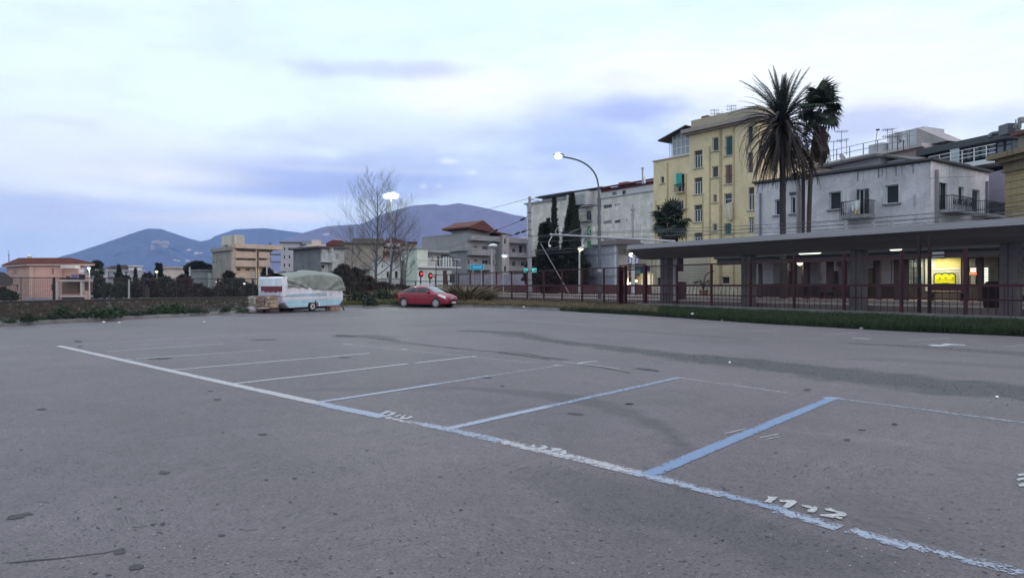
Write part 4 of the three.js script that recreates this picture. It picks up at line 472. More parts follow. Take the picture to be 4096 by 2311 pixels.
// roof clutter: aerials, dishes, tanks
const aerial = (px, y0, y1, Z, label, el = [0.02, 0.3], w = 0.8, yag = 1) => { const b = P(px, y0, Z), t = P(px, y1, Z), h = t.y - b.y, o = thing('roof_aerial', label, 'aerial', b); part(o, 'mast', [cyl(0.03, 0.025, h, 0, 0, 0, 6)], metal([0.16, 0.16, 0.18])); for (const e of el) { const L = [rod(V(-w / 2, h * (1 - e), 0), V(w / 2, h * (1 - e) + 0.06, 0.2), 0.02)]; if (yag) for (let i = -2; i <= 2; i++) L.push(rod(V(i * w / 5, h * (1 - e) + 0.03, 0.1 - 0.35), V(i * w / 5, h * (1 - e) + 0.03, 0.1 + 0.35), 0.014), rod(V(i * w / 5, h * (1 - e) - 0.16, 0.1), V(i * w / 5, h * (1 - e) + 0.2, 0.1), 0.014)); part(o, 'aerial_bar', L, metal([0.16, 0.16, 0.18])); } return o; };
aerial(2859, 492, 437, 83, 'first aerial on the yellow building roof, left of the dish', [0.1, 0.35, 0.6], 1.1); aerial(2889, 490, 444, 82, 'short aerial just above the dish on the yellow building', [0.25], 1.5); aerial(2926, 475, 423, 80.5, 'aerial on the yellow building roof nearest the palm', [0.05, 0.3], 1.2);
aerial(3336, 640, 566, 70, 'short aerial at the left end of the terrace roof', [0.02], 1.6); aerial(3368, 632, 524, 69, 'tall aerial with two crossbars on the terrace roof', [0.03, 0.36], 1.2); aerial(3388, 620, 556, 69, 'thin bare rod aerial right of the tall aerial', [0.01], 0.4, 0);
{ const o = thing('roof_aerial', 'leaning aerial with a small dark head above the white pergola', 'aerial', P(3500, 600, 67)); part(o, 'mast', [rod(V(0, 0, 0), V(0.28, 1.95, 0), 0.03)], metal([0.16, 0.16, 0.18])); part(o, 'aerial_head', [bx(0.3, 0.14, 0.16, 0.32, 1.98, 0)], ironM); }
aerial(3551, 615, 515, 66, 'tall aerial with wide arms left of the paired dishes', [0.06, 0.33], 1.1); aerial(3571, 600, 515, 67, 'thin aerial right behind the tall aerial with wide arms', [0.02, 0.18], 0.8, 0); aerial(3640, 600, 524, 66, 'aerial with one cross piece right of the paired dishes', [0.01, 0.28], 0.9, 0); aerial(3593, 570, 534, 66.5, 'short aerial with stacked bars behind the dishes', [0.03, 0.4], 0.7);
const dishG = new THREE.SphereGeometry(1, 20, 8, 0, 6.2832, 0, 0.75).scale(0.78, 0.55, 0.78).translate(0, -0.55, 0).rotateX(Math.PI / 2 + Math.PI);
const dish = (px, py, Z, r, label, foot = 0.8, c = [0.3, 0.31, 0.34], ry = 0.3) => { const p = P(px, py, Z), o = thing('satellite_dish', label, 'dish', V(p.x, p.y - foot, p.z)); const g = new THREE.SphereGeometry(1, 22, 8, 0, 6.2832, 0, 0.8); g.rotateX(-Math.PI / 2).translate(0, 0, 1).scale(r / 0.717, r / 0.717, r * 0.9).rotateX(-0.35).rotateY(ry).translate(0, foot, 0); part(o, 'reflector', uvm(g), sheet(c, { roughness: 0.6 })); part(o, 'foot', [cyl(0.04, 0.04, foot, 0, 0, -0.1, 6)], ironM); part(o, 'feed_arm', [rod(V(0, foot - r, 0), V(0.15, foot - 0.1, r * 1.1), 0.02)], ironM); return o; };
dish(2897, 472, 82, 0.36 * 1.0, 'round grey dish on the roof of the yellow building', 0.8, [0.25, 0.26, 0.28]); dish(3595, 562, 65, 0.29, 'left and darker of two paired dishes on the terrace roof', 0.9, [0.13, 0.13, 0.15]); dish(3618, 555, 65, 0.29, 'right and higher of two paired dishes on the terrace roof', 1.1); dish(3314, 636, 69, 0.27, 'small pale dish at the left corner of the terrace railing', 0.7, [0.4, 0.4, 0.45]); dish(3368, 630, 68.5, 0.36, 'wide dish at the foot of the tall terrace aerial', 0.5, [0.22, 0.22, 0.26]);
// --- cream block with the long blank walls ---
{
  const fr = plan(2107, 148, 2408, 130), cr = oldM([0.72, 0.66, 0.61]), b = bldg('cream_block', 'cream apartment block with green balcony doors behind the cypresses', 'apartment building', fr), R = (x0, y0, x1, y1) => [2050 + x0 * 0.3578, 700 + y0 * 0.3578, 2050 + x1 * 0.3578, 700 + y1 * 0.3578], green = M([0.03, 0.24, 0.08], { roughness: 0.7 }), top = fr.y(2108, 818), top2 = fr.y(2385, 775), ub = fr.u(2265);
  facade(b, fr, { mat: cr, top, x1: ub }); inF(b, fr, 'wall', [bxs(0, ub, -0.9, top - 0.4, -14, -0.303)], cr);
  facade(b, fr, { mat: wallM([0.6, 0.56, 0.51]), x0: ub, top: fr.y(2340, 768), wins: [{ r: R(828, 400, 880, 510), k: 'g', f: 'b' }, { r: R(828, 565, 880, 680), k: 'p', sm: green, label: 'green balcony door' }, { r: R(828, 735, 880, 810), k: 'p', sm: green, label: 'green balcony door' }, { r: R(945, 255, 990, 395), k: 'l', f: 'g' }, { r: R(945, 450, 990, 555), k: 'l', f: 'g' }, { r: R(945, 620, 990, 725), k: 'l', f: 'g' }, { r: R(700, 215, 725, 280), k: 'v' }] });
  inF(b, fr, 'wall', [bxs(ub, fr.L, -0.9, fr.y(2340, 772), -14, -0.303)], cr);
  inF(b, fr, 'cornice', [bxs(-0.5, ub, top, top + 0.3, -14, 0.4)], greyP);
  const pz = wallM([0.62, 0.61, 0.62]); inF(b, fr, 'penthouse', [bxs(fr.u(2152), fr.u(2268), top + 0.3, fr.y(2200, 779), -10, -1.2)], pz); inF(b, fr, 'roof', [bxs(fr.u(2146), fr.L + 0.4, fr.y(2300, 769), fr.y(2300, 764), -12, 0.4), bxs(fr.u(2146), fr.u(2270), fr.y(2200, 779), fr.y(2200, 775), -11, -0.5)], M([0.06, 0.055, 0.06]));
  const f3 = inF(b, fr, 'louvred_bay', [bxs(fr.u(2315), fr.u(2375), fr.y(2345, 828), fr.y(2345, 770), 0, 1.7)], wallM([0.55, 0.54, 0.55])); const lv = []; for (let i = 0; i < 9; i++) lv.push(bxs(fr.u(2318), fr.u(2366), fr.y(2345, 824) + i * 0.25, fr.y(2345, 824) + i * 0.25 + 0.12, 1.7, 1.74)); const lm = shade(new THREE.Mesh(uvm(mg(lv)), greyP)); lm.name = 'louvre'; f3.add(lm);
  balcony(b, fr, null, { m: [fr.u(2310), fr.u(2370), fr.y(2340, 888), fr.y(2340, 884)], d: 1.3, rh: 1.05 }); balcony(b, fr, null, { m: [fr.u(2312), fr.u(2366), fr.y(2340, 948), fr.y(2340, 945)], d: 1.2, rh: 1.0, mat: greyP });
  inFs(b, fr, 'air_conditioner', [[2330, 838], [2340, 838], [2335, 935], [2335, 958]].map(([x, y]) => bx(0.9, 0.7, 0.35, fr.u(x), fr.y(x, y), 0.2)), whiteP);
  const f2 = plan(2408, 130, 2618, 119), c = bldg('cream_block', 'pale cream block with dark red roof strip left of the yellow building', 'apartment building', f2), t2 = f2.y(2510, 777), cm = oldM([0.73, 0.68, 0.63]);
  facade(c, f2, { mat: cm, top: t2, wins: [{ r: R(1018, 330, 1112, 370), k: 'g', n: 4, f: 'g' }, { r: R(1018, 510, 1112, 546), k: 'p', f: 'g' }, { r: R(1143, 322, 1210, 350), k: 'p', f: 'g', sm: cm }, { r: R(1143, 502, 1208, 536), k: 'g', n: 3, f: 'g' }, { r: R(1015, 700, 1112, 728), k: 'p', f: 'g' }, { r: R(1228, 490, 1248, 500), k: 'v' }, { r: R(1270, 492, 1284, 520), k: 'p' }, { r: R(1325, 490, 1337, 512), k: 'v' }] });
  inF(c, f2, 'wall', [bxs(0, f2.L, -0.9, t2 - 0.4, -14, -0.303)], cm);
  facade(c, f2, { mat: pz, base: t2 + 0.004, top: f2.y(2510, 753), t: 0.25, x0: 0.05, wins: [{ r: R(1110, 185, 1165, 228), k: 'l' }, { r: R(1230, 172, 1268, 215), k: 'l', f: 'd', sm: framesM.d }, { r: R(1537, 140, 1567, 190), k: 'l', f: 'd' }] });
  inF(c, f2, 'wall', [bxs(0.1, f2.L - 0.1, t2, f2.y(2510, 754), -10, -0.253)], pz); inF(c, f2, 'cornice', [bxs(-0.1, f2.L, t2 - 0.15, t2, -0.2, 0.14)], greyP);
  inF(c, f2, 'roof', [ext([[0.7, 0.9], [-6, 2.3], [-6, 1.9], [0.7, 0.6]].map(p => [p[0], p[1] + f2.y(2510, 753)]), f2.L + 0.3).rotateY(-Math.PI / 2).translate(f2.L + 0.2, 0, 0), bxs(-0.1, f2.L, f2.y(2510, 753), f2.y(2510, 753) + 0.6, -8, 0.1)], M([0.13, 0.03, 0.035]));
  inFs(c, f2, 'chimney', [bxs(f2.u(2443), f2.u(2476), f2.y(2460, 752), f2.y(2460, 724), -4, -2)], M([0.22, 0.14, 0.11])); inFs(c, f2, 'roof_vent', [bxs(f2.u(2490), f2.u(2502), f2.y(2495, 745), f2.y(2495, 729), -4, -2.5), bxs(f2.u(2512), f2.u(2526), f2.y(2520, 745), f2.y(2520, 727), -4, -2.5), bxs(f2.u(2550), f2.u(2560), f2.y(2555, 738), f2.y(2555, 724), -4, -3)], M([0.09, 0.06, 0.06]));
  single('flue_pipe', [rod(P(2571, 735, 116), P(2571, 674, 116), 0.13, 0.13, 8), cyl(0.22, 0.22, 0.35, ...P(2571, 678, 116).toArray(), 8)], metal([0.3, 0.3, 0.33]), 'tall thin flue pipe beside the yellow building, with a cap', 'pipe'); single('flue_pipe', [rod(P(2579, 733, 116), P(2579, 706, 116), 0.15, 0.15, 8)], metal([0.65, 0.65, 0.68]), 'short shiny flue pipe right of the tall one', 'pipe');
}
// --- grey three-storey flats behind the signals ---
{
  const side = plan(1703, 150, 1867, 138), fr = plan(1867, 138, 2112, 150), Qd = quad(side, fr), gm = wallM([0.24, 0.24, 0.255]), lg = wallM([0.33, 0.32, 0.33]), R = (x0, y0, x1, y1) => [1650 + x0 * 0.2478, 880 + y0 * 0.2478, 1650 + x1 * 0.2478, 880 + y1 * 0.2478], b = bldg('grey_flats', 'grey three-storey flats with long balconies behind the platform', 'apartment building', side), top = side.y(1866, 939);
  facade(b, side, { mat: gm, top, x1: side.L }); inF(b, side, 'cornice', [bxs(-0.8, side.L + 0.3, top - 3.2, top + 0.2, -1, 0.45), bxs(-0.8, side.L, top + 0.2, top + 0.4, -1, 0.5)], lg);
  const yt = fr.y(1900, 942), y0 = fr.y(1920, 968), mid = fr.u(1980), bdy = wallM([0.36, 0.34, 0.35]);
  facade(b, fr, { mat: bdy, top: yt - 0.02, x0: 0.05, x1: fr.L, wins: [{ r: R(885, 405, 920, 480), k: 'g' }, { r: R(995, 410, 1045, 445), k: 'g' }, { r: R(1125, 425, 1220, 498), k: 'g', n: 4 }, { r: R(885, 640, 920, 712), k: 'g' }, { r: R(995, 640, 1050, 672), k: 'g' }, { r: R(1125, 645, 1220, 712), k: 'g', n: 2 }, { r: R(1450, 450, 1510, 525), k: 'g' }, { r: R(1610, 460, 1660, 530), k: 'g' }, { r: R(1720, 410, 1775, 550), k: 'v' }, { r: R(1480, 660, 1530, 735), k: 'g' }, { r: R(1610, 670, 1660, 740), k: 'g' }, { r: R(1750, 680, 1805, 742), k: 'g' }].map(w => ({ ...w, f: 'n' })) });
  prism(b, 'wall', Qd, -0.9, Math.min(yt, top) - 0.05, bdy, -0.303); prism(b, 'roof', Qd, Math.min(yt, top) - 0.05, yt + 0.1, greyP, -0.1);
  inF(b, fr, 'cornice', [bxs(-0.1, fr.u(1981), fr.y(1920, 964), fr.y(1920, 944), 0.02, 1.6), bxs(fr.u(2008), fr.L, fr.y(2060, 974), fr.y(2060, 957), 0.02, 1.6)], lg);
  const bal = (px0, px1, ys) => { for (const [yt2, yb] of ys) { const xm = (px0 + px1) / 2; balcony(b, fr, null, { m: [fr.u(px0), fr.u(px1), fr.y(xm, yb), fr.y(xm, yb) + 0.25], d: 1.6, rh: fr.y(xm, yt2) - fr.y(xm, yb) - 0.2, solid: 1, mat: lg }); } };
  bal(1867, 1957, [[1000, 1022], [1060, 1080]]); bal(2008, 2112, [[1012, 1030], [1066, 1084]]);
  const st = [fr.u(1981), fr.u(2008)], sy = fr.y(1995, 942); facade(b, { ...fr, m: fr.m.clone().multiply(new THREE.Matrix4().makeTranslation(0, 0, 2.2)) }, { mat: wallM([0.40, 0.38, 0.38]), x0: st[0], x1: st[1], top: sy, wins: [[1988, 957, 1996, 977], [1988, 1011, 1996, 1032], [1988, 1065, 1996, 1086]].map(r => ({ r, k: 'g', f: 'n', n: 1 })) }); inF(b, fr, 'wall', [bxs(st[0] + 0.003, st[1] - 0.003, -0.9, sy - 0.05, 0.02, 1.89)], wallM([0.36, 0.34, 0.34]));
  inF(b, fr, 'roof', [ext([[fr.u(1868) - 1, yt + 1.6], [fr.u(1908), yt + 3.0], [fr.u(1962), yt + 0.9], [fr.u(2022), yt + 0.5], [fr.u(2022), yt + 0.2], [fr.u(1868) - 1, yt + 1.3]], 9).translate(0, 0, -7)], tileM); inFs(b, fr, 'roof_room', [bxs(fr.u(1880), fr.u(1960), yt, yt + 1.3, -6, 0)], wallM([0.42, 0.4, 0.4]));
  inFs(b, fr, 'air_conditioner', [[1962, 1010], [1962, 1046], [1972, 1008], [1972, 1050]].map(([x, y]) => bx(1, 0.8, 0.4, fr.u(x), fr.y(x, y), 0.25)), greyP);
}
// --- white low house by the signals with green lamplight painted into its left wall ---
{
  const fr = plan(1604, 96, 1668, 92), f2 = plan(1668, 92, 1822, 95), Qd = quad(fr, f2), b = bldg('white_house', 'white flat-roofed house with railed terrace above the red signals', 'house', fr), wm = wallM([0.60, 0.61, 0.63]), wg = wallM([0.55, 0.58, 0.52]), R = (x0, y0, x1, y1) => [1650 + x0 * 0.2478, 880 + y0 * 0.2478, 1650 + x1 * 0.2478, 880 + y1 * 0.2478];
  facade(b, fr, { mat: wg, top: fr.y(1636, 998), wins: [{ r: [1612, 1012, 1619, 1022], k: 'v' }] }); inF(b, fr, 'wall', [bxs(0, fr.L, -0.9, fr.y(1636, 999), -1.6, -0.303)], wg); inF(b, fr, 'cornice', [bxs(-0.15, fr.L + 0.2, fr.y(1636, 998), fr.y(1636, 998) + 0.15, -1.7, 0.2)], greyP);
  const up = { ...f2, m: f2.m.clone().multiply(new THREE.Matrix4().makeTranslation(0, 0, -2.2)) }, yt = f2.y(1740, 1008), ym = f2.y(1740, 1066);
  facade(b, up, { mat: wm, x0: 0.3, x1: f2.u(1790), base: ym, top: yt, wins: [{ r: R(360, 565, 390, 605), k: 'v' }, { r: R(508, 570, 562, 735), k: 'v' }] }); inF(b, f2, 'wall', [bxs(0.3, f2.u(1790), ym, yt - 0.02, -4, -2.51)], wm);
  inF(b, f2, 'roof', [bxs(0, f2.u(1790) + 0.8, yt, yt + 0.35, -4.2, -1.0)], greyP); inF(b, f2, 'roof', [bxs(f2.u(1790) + 0.8, f2.L + 0.8, yt - 0.5, yt - 0.2, -4, -1.0)], M([0.14, 0.15, 0.17]));
  inF(b, f2, 'veranda', [0.0, 0.33, 0.66, 1].map(t => bx(0.12, yt - 0.5 - ym, 0.12, mix(f2.u(1792), f2.L, t), (yt - 0.5 + ym) / 2, -1.4)), whiteP);
  facade(b, f2, { mat: wm, top: ym - 0.2, x0: 0.02, x1: f2.L - 0.6, wins: [{ r: R(190, 830, 230, 935), k: 'v' }, { r: R(340, 870, 370, 945), k: 'v' }] }); prism(b, 'wall', Qd, -0.9, ym - 0.22, wm, -0.65);
  balcony(b, f2, null, { m: [0, f2.L + 0.6, ym - 0.2, ym], d: 0.5, rh: 1.0, rm: whiteP, mat: wm, step: 0.5 });
}
// --- brownish house and red-roofed house behind the bare tree ---
{
  const R = (x0, y0, x1, y1) => [1400 + x0 * 0.172, 900 + y0 * 0.172, 1400 + x1 * 0.172, 900 + y1 * 0.172], bg = oldM([0.30, 0.27, 0.235]);
  const f = plan(1376, 114, 1530, 115), b = bldg('beige_house', 'beige rendered house left of and behind the bare tree', 'house', f), top = f.y(1450, 974);
  facade(b, f, { mat: bg, top, wins: [{ r: [1384, 993, 1389, 1007], k: 'v' }, { r: [1391, 992, 1397, 1008], k: 'v' }, { r: [1385, 1035, 1391, 1051], k: 'v' }, { r: [1392, 1035, 1398, 1051], k: 'v' }, { r: [1405, 999, 1410, 1012], k: 'v' }, { r: [1466, 988, 1474, 999], k: 'v' }] }); inF(b, f, 'wall', [bxs(0, f.L, -0.9, top - 0.03, -10, -0.303)], bg);
  inF(b, f, 'roof', [bxs(-0.3, f.L + 0.4, top, top + 0.25, -10, 0.7), bxs(f.u(1410), f.L, top + 0.25, top + 0.9, -9, -0.5)], M([0.11, 0.09, 0.08]));
  const f2 = plan(1520, 118, 1668, 119), c = bldg('red_roofed_house', 'pinkish house with red tiled roofs and loggia behind the lamp post', 'house', f2), t2 = f2.y(1600, 985), wm = wallM([0.42, 0.33, 0.28]);
  facade(c, f2, { mat: wm, top: t2, wins: [{ r: [1533, 980, 1549, 996], k: 'v' }, { r: [1560, 986, 1600, 998], k: 'v' }, { r: [1640, 975, 1652, 993], k: 'v' }, { r: [1580, 1012, 1586, 1030], k: 'v' }] }); inF(c, f2, 'wall', [bxs(0, f2.L, -0.9, t2 - 0.03, -10, -0.303)], wm);
  inF(c, f2, 'roof', [ext([[f2.u(1520), t2 + 0.3], [f2.u(1565), t2 + 1.6], [f2.u(1622), t2 + 0.9], [f2.u(1622), t2], [f2.u(1520), t2]], 8).translate(0, 0, -8)], tileM); inF(c, f2, 'roof', [bxs(f2.u(1524), f2.u(1610), t2 - 1.2, t2 - 0.9, 0.02, 1.3), bxs(f2.u(1630), f2.u(1668), t2 + 0.6, t2 + 0.8, -6, 0.5)], tileM); inFs(c, f2, 'roof_room', [bxs(f2.u(1628), f2.u(1662), t2 - 0.1, t2 + 0.6, -6, 0)], wallM([0.46, 0.36, 0.29])); inFs(c, f2, 'parapet', [bxs(f2.u(1520), f2.u(1600), t2 - 0.05, t2 + 0.5, 0.02, 0.3)], wallM([0.52, 0.47, 0.44])); inF(c, f2, 'balcony', [bxs(f2.u(1585), f2.u(1625), f2.y(1600, 1012), f2.y(1600, 1007), 0.02, 1.2)], M([0.12, 0.06, 0.05]));
  const f3 = plan(1440, 93, 1606, 94.5), d = bldg('whitewashed_house', 'whitewashed low house with dark doors seen through the bare branches', 'house', f3), t3 = f3.y(1550, 1043), w3 = oldM([0.44, 0.46, 0.47]);
  facade(d, f3, { mat: w3, top: [[0, t3 - 1.2], [f3.u(1505), t3 - 1.2], [f3.u(1505), t3], [f3.L, t3]], wins: [[1442, 1081, 1462, 1100], [1545, 1086, 1557, 1114], [1578, 1084, 1592, 1114], [1436, 1060, 1450, 1070], [1525, 1060, 1532, 1072]].map(r => ({ r, k: 'v', fm: w3 })) }); inF(d, f3, 'wall', [bxs(0, f3.u(1505), -0.9, t3 - 1.25, -8, -0.303), bxs(f3.u(1505), f3.L, -0.9, t3 - 0.05, -8, -0.303)], w3); inF(d, f3, 'awning', [bxs(f3.u(1445), f3.u(1480), f3.y(1460, 1080), f3.y(1460, 1077), 0.02, 1.8)], M([0.06, 0.065, 0.07])); inF(d, f3, 'balcony', [bxs(f3.u(1455), f3.u(1490), f3.y(1470, 1121), f3.y(1470, 1116), 0.02, 1.2)], w3);
  inF(d, f3, 'roof', [bxs(f3.u(1503), f3.L + 0.2, t3, t3 + 0.12, -8, 0.2)], greyP);
}
// --- grey block and white block left of the tree ---
{
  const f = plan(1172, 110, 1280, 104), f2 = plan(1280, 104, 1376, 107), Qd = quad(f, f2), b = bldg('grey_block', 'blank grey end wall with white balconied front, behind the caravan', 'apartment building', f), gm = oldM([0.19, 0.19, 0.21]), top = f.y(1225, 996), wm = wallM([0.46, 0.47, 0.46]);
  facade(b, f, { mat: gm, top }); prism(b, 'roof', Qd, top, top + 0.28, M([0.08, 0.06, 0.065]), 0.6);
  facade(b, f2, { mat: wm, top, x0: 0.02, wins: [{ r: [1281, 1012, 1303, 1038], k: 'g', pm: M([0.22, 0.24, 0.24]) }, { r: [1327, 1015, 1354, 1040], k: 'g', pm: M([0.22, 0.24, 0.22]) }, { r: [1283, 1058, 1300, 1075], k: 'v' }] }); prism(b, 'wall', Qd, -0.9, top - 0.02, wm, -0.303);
  balcony(b, f2, [1280, 1045, 1325, 1050], { d: 1.2, rh: 1, mat: wm, rm: whiteP }); inFs(b, f2, 'pillar', [bxs(f2.u(1312), f2.u(1316), -0.9, top, 0.02, 1.2)], wm);
  const f3 = plan(1122, 146, 1200, 147), c = bldg('white_block', 'white four-storey block with small dark windows and roof terrace', 'apartment building', f3), w3 = wallM([0.42, 0.43, 0.47]), t3 = f3.y(1155, 971);
  const ws = []; for (const y of [989, 1021, 1054]) for (const x of [1132, 1152]) ws.push({ r: [x, y, x + 8, y + 15], k: 'v' }); facade(c, f3, { mat: w3, top: t3, wins: ws }); inF(c, f3, 'wall', [bxs(0, f3.L, -0.9, t3 - 0.02, -12, -0.303)], w3); inF(c, f3, 'roof', [bxs(-0.3, f3.L + 0.2, t3, t3 + 0.25, -12, 0.4)], M([0.14, 0.13, 0.14]));
  for (const y of [985, 1015, 1045]) { const s = inF(c, f3, 'balcony', [bxs(-2.4, -0.02, f3.y(1122, y + 2), f3.y(1122, y), -4, -0.5), bxs(-2.4, -2.3, f3.y(1122, y), f3.y(1122, y) + 0.9, -4, -0.5)], M([0.12, 0.12, 0.14])); }
  const f4 = plan(1226, 145, 1310, 145.7), p = bldg('terrace_flat', 'pinkish white roof flat above the grey block', 'apartment building', f4), t4 = f4.y(1260, 977), pk = wallM([0.58, 0.49, 0.45]); facade(p, f4, { mat: pk, top: t4, wins: [{ r: [1248, 984, 1264, 993], k: 'v' }] }); inF(p, f4, 'wall', [bxs(0, f4.L, -0.9, t4 - 0.02, -9, -0.303)], pk); inF(p, f4, 'cornice', [bxs(-0.2, f4.L + 0.2, t4 - 0.5, t4 - 0.2, 0.02, 0.5)], pk); inF(p, f4, 'roof_room', [bxs(f4.u(1243), f4.u(1276), t4, t4 + 1, -4, -1)], pk); inF(p, f4, 'roof_room', [bxs(f4.u(1205), f4.u(1243), t4, t4 + 0.75, -5, -1)], M([0.2, 0.2, 0.23]));
  const f5 = plan(1310, 120, 1380, 120.6), q = bldg('brick_red_house', 'dull red gabled house between grey block and beige house', 'house', f5), t5 = f5.y(1340, 982), rd = wallM([0.20, 0.12, 0.12]); inF(q, f5, 'wall', [bxs(0, f5.L, -0.9, t5, -8, 0)], rd); inF(q, f5, 'roof', [ext([[-0.3, t5 + 0.4], [f5.u(1330), t5 + 1.0], [f5.u(1372), t5 + 0.9], [f5.L + 0.6, t5 - 0.5], [f5.L, t5 - 0.4], [f5.L, t5], [-0.3, t5]], 8).translate(0, 0, -7.8)], tileM); inF(q, f5, 'parapet', [bxs(f5.u(1332), f5.u(1373), t5 + 0.9, t5 + 1.3, -3, -2.7)], wallM([0.6, 0.5, 0.5]));
}
// --- tan block ---
{
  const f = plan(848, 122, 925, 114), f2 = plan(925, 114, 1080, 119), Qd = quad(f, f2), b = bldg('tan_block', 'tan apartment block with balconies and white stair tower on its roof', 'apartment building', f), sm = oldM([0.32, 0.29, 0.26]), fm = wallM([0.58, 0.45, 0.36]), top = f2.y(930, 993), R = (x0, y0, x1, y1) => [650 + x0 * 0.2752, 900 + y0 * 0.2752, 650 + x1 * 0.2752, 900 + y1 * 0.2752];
  facade(b, f, { mat: sm, top, wins: [{ r: [852, 1044, 857, 1057], k: 'v' }, { r: [864, 1043, 868, 1055], k: 'v' }, { r: [880, 1040, 883, 1048], k: 'v' }] }); prism(b, 'roof', Qd, top - 0.3, top + 0.3, sm, 0.3);  // left side wall coloured greyer than the front, its shade painted in
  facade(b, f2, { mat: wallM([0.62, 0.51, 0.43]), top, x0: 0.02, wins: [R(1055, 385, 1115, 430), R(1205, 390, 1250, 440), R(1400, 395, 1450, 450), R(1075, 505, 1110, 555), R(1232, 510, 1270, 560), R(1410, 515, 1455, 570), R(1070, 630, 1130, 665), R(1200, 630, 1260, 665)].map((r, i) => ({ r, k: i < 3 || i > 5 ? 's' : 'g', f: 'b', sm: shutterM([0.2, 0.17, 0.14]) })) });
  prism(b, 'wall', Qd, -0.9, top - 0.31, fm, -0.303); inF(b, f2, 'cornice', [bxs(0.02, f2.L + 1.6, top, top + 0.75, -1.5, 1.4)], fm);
  inFs(b, f2, 'pillar', [bxs(0.02, 0.5, -0.9, top, 0.02, 0.7), bxs(f2.u(1012), f2.u(1017), -0.9, top, 0.02, 0.9), bxs(f2.u(1017) + 0.3, f2.u(1017) + 0.5, -0.9, top, 0.02, 0.6)], fm);
  for (const [x0, x1] of [[929, 1011], [1022, 1064]]) for (const y of [1033, 1067]) { const xm = (x0 + x1) / 2; balcony(b, f2, null, { m: [f2.u(x0), f2.u(x1), f2.y(xm, y), f2.y(xm, y) + 0.25], d: 1.15, rh: 0.8, solid: 1, mat: wallM([0.56, 0.43, 0.34]) }); }
  const wh = wallM([0.62, 0.57, 0.49]); facade(b, f2, { mat: wh, base: top + 0.76, top: f2.y(960, 940), x0: f2.u(938), x1: f2.u(973), t: 0.2, wins: [{ r: [944, 944, 953, 955], k: 'v' }, { r: [945, 976, 953, 988], k: 'v' }] }); inFs(b, f2, 'roof_room', [bxs(f2.u(938) + 0.01, f2.u(973) - 0.01, top + 0.7, f2.y(960, 940.5), -5, -0.203)], wh); inFs(b, f, 'roof_room', [bxs(f.L * 0.3, f.L * 0.85, top + 0.31, top + 1.25, -2.5, -0.5), bxs(f.L * 0.86, f.L - 0.1, top + 0.31, top + 2.2, -2.2, -0.4)], wallM([0.45, 0.42, 0.38]));
}
// --- long pale hall, white villa, orange house at the left ---
{
  const f = plan(645, 165, 752, 168), b = bldg('pale_hall', 'long pale windowless hall at the foot of the hill', 'building', f), t = f.y(700, 1074), m = wallM([0.60, 0.53, 0.48]); inF(b, f, 'wall', [bxs(0, f.L, -0.9, t, -10, 0)], m); inF(b, f, 'roof', [bxs(-0.4, f.L + 0.3, t, t + 0.5, -10, 0.5)], M([0.3, 0.27, 0.26])); inFs(b, f, 'pilaster', [bxs(f.u(672), f.u(675), -0.9, t + 0.6, 0.02, 0.4)], m);
}
{
  const q = (x, y) => [340 + x * 0.2019, 1000 + y * 0.2019], r = (x0, y0, x1, y1) => [...q(x0, y0), ...q(x1, y1)], f = plan(428, 135, 575, 138.8), b = bldg('white_villa', 'white villa with dark pitched roof behind the cypresses on the left', 'villa', f), wm = wallM([0.42, 0.43, 0.48]), t = f.y(500, 1080);
  facade(b, f, { mat: wm, top: t, wins: [{ r: r(775, 430, 845, 475), k: 'v' }, { r: r(920, 435, 945, 500), k: 'v' }, { r: r(545, 430, 590, 500), k: 'g' }, { r: r(920, 580, 955, 625), k: 'v' }] }); inF(b, f, 'wall', [bxs(0, f.L, -0.9, t - 0.02, -8, -0.303)], wm);
  inF(b, f, 'roof', [ext([[0.2, t], [f.u(512), t], [f.u(512), t + 0.9], [f.u(505), t + 1.05], [f.u(442), t + 0.8]], 8).translate(0, 0, -8)], M([0.07, 0.06, 0.07])); const whm = wallM([0.66, 0.66, 0.68]); inFs(b, f, 'roof_room', [bxs(f.u(512), f.u(540), t, t + 0.75, -4, 0.1), bxs(f.u(544), f.u(565), t, t + 0.75, -4, 0.1)], whm); inF(b, f, 'cornice', [bxs(f.u(508), f.u(570), t + 0.75, t + 0.95, -4, 0.5), bxs(-0.2, f.L + 0.2, t - 0.12, t, 0.02, 0.3)], whm); balcony(b, f, null, { m: [f.u(430), f.u(462), f.y(450, 1108), f.y(450, 1106)], d: 0.8, rh: 0.8 });
  const f2 = plan(375, 128, 428, 129.5), c = bldg('white_villa', 'smaller white house with porch arches right of the garden palm', 'villa', f2), t2 = f2.y(400, 1082); facade(c, f2, { mat: wm, top: t2, wins: [{ r: r(330, 580, 345, 640), k: 'v' }, { r: r(280, 600, 320, 640), k: 'v' }, { r: r(240, 460, 290, 500), k: 'v' }] }); inF(c, f2, 'wall', [bxs(0, f2.L, -0.9, t2 - 0.02, -8, -0.303)], wm); inF(c, f2, 'roof', [bxs(-0.2, f2.L, t2, t2 + 0.2, -8, 0.3)], whm);
  const f6 = plan(765, 125, 850, 126.8), d = bldg('garden_shed', 'low pale green shed under the umbrella pine left of the tan block', 'shed', f6), t6 = f6.y(800, 1082); inF(d, f6, 'wall', [bxs(0, f6.L, -0.9, t6, -5, 0)], wallM([0.22, 0.26, 0.27])); inF(d, f6, 'roof', [bxs(-0.2, f6.L + 0.1, t6, t6 + 0.15, -5, 0.4)], greyP); inF(d, f6, 'door', [bxs(f6.u(830), f6.u(845), 0.2, t6 - 0.4, 0.01, 0.08)], wallM([0.45, 0.52, 0.5]));
}
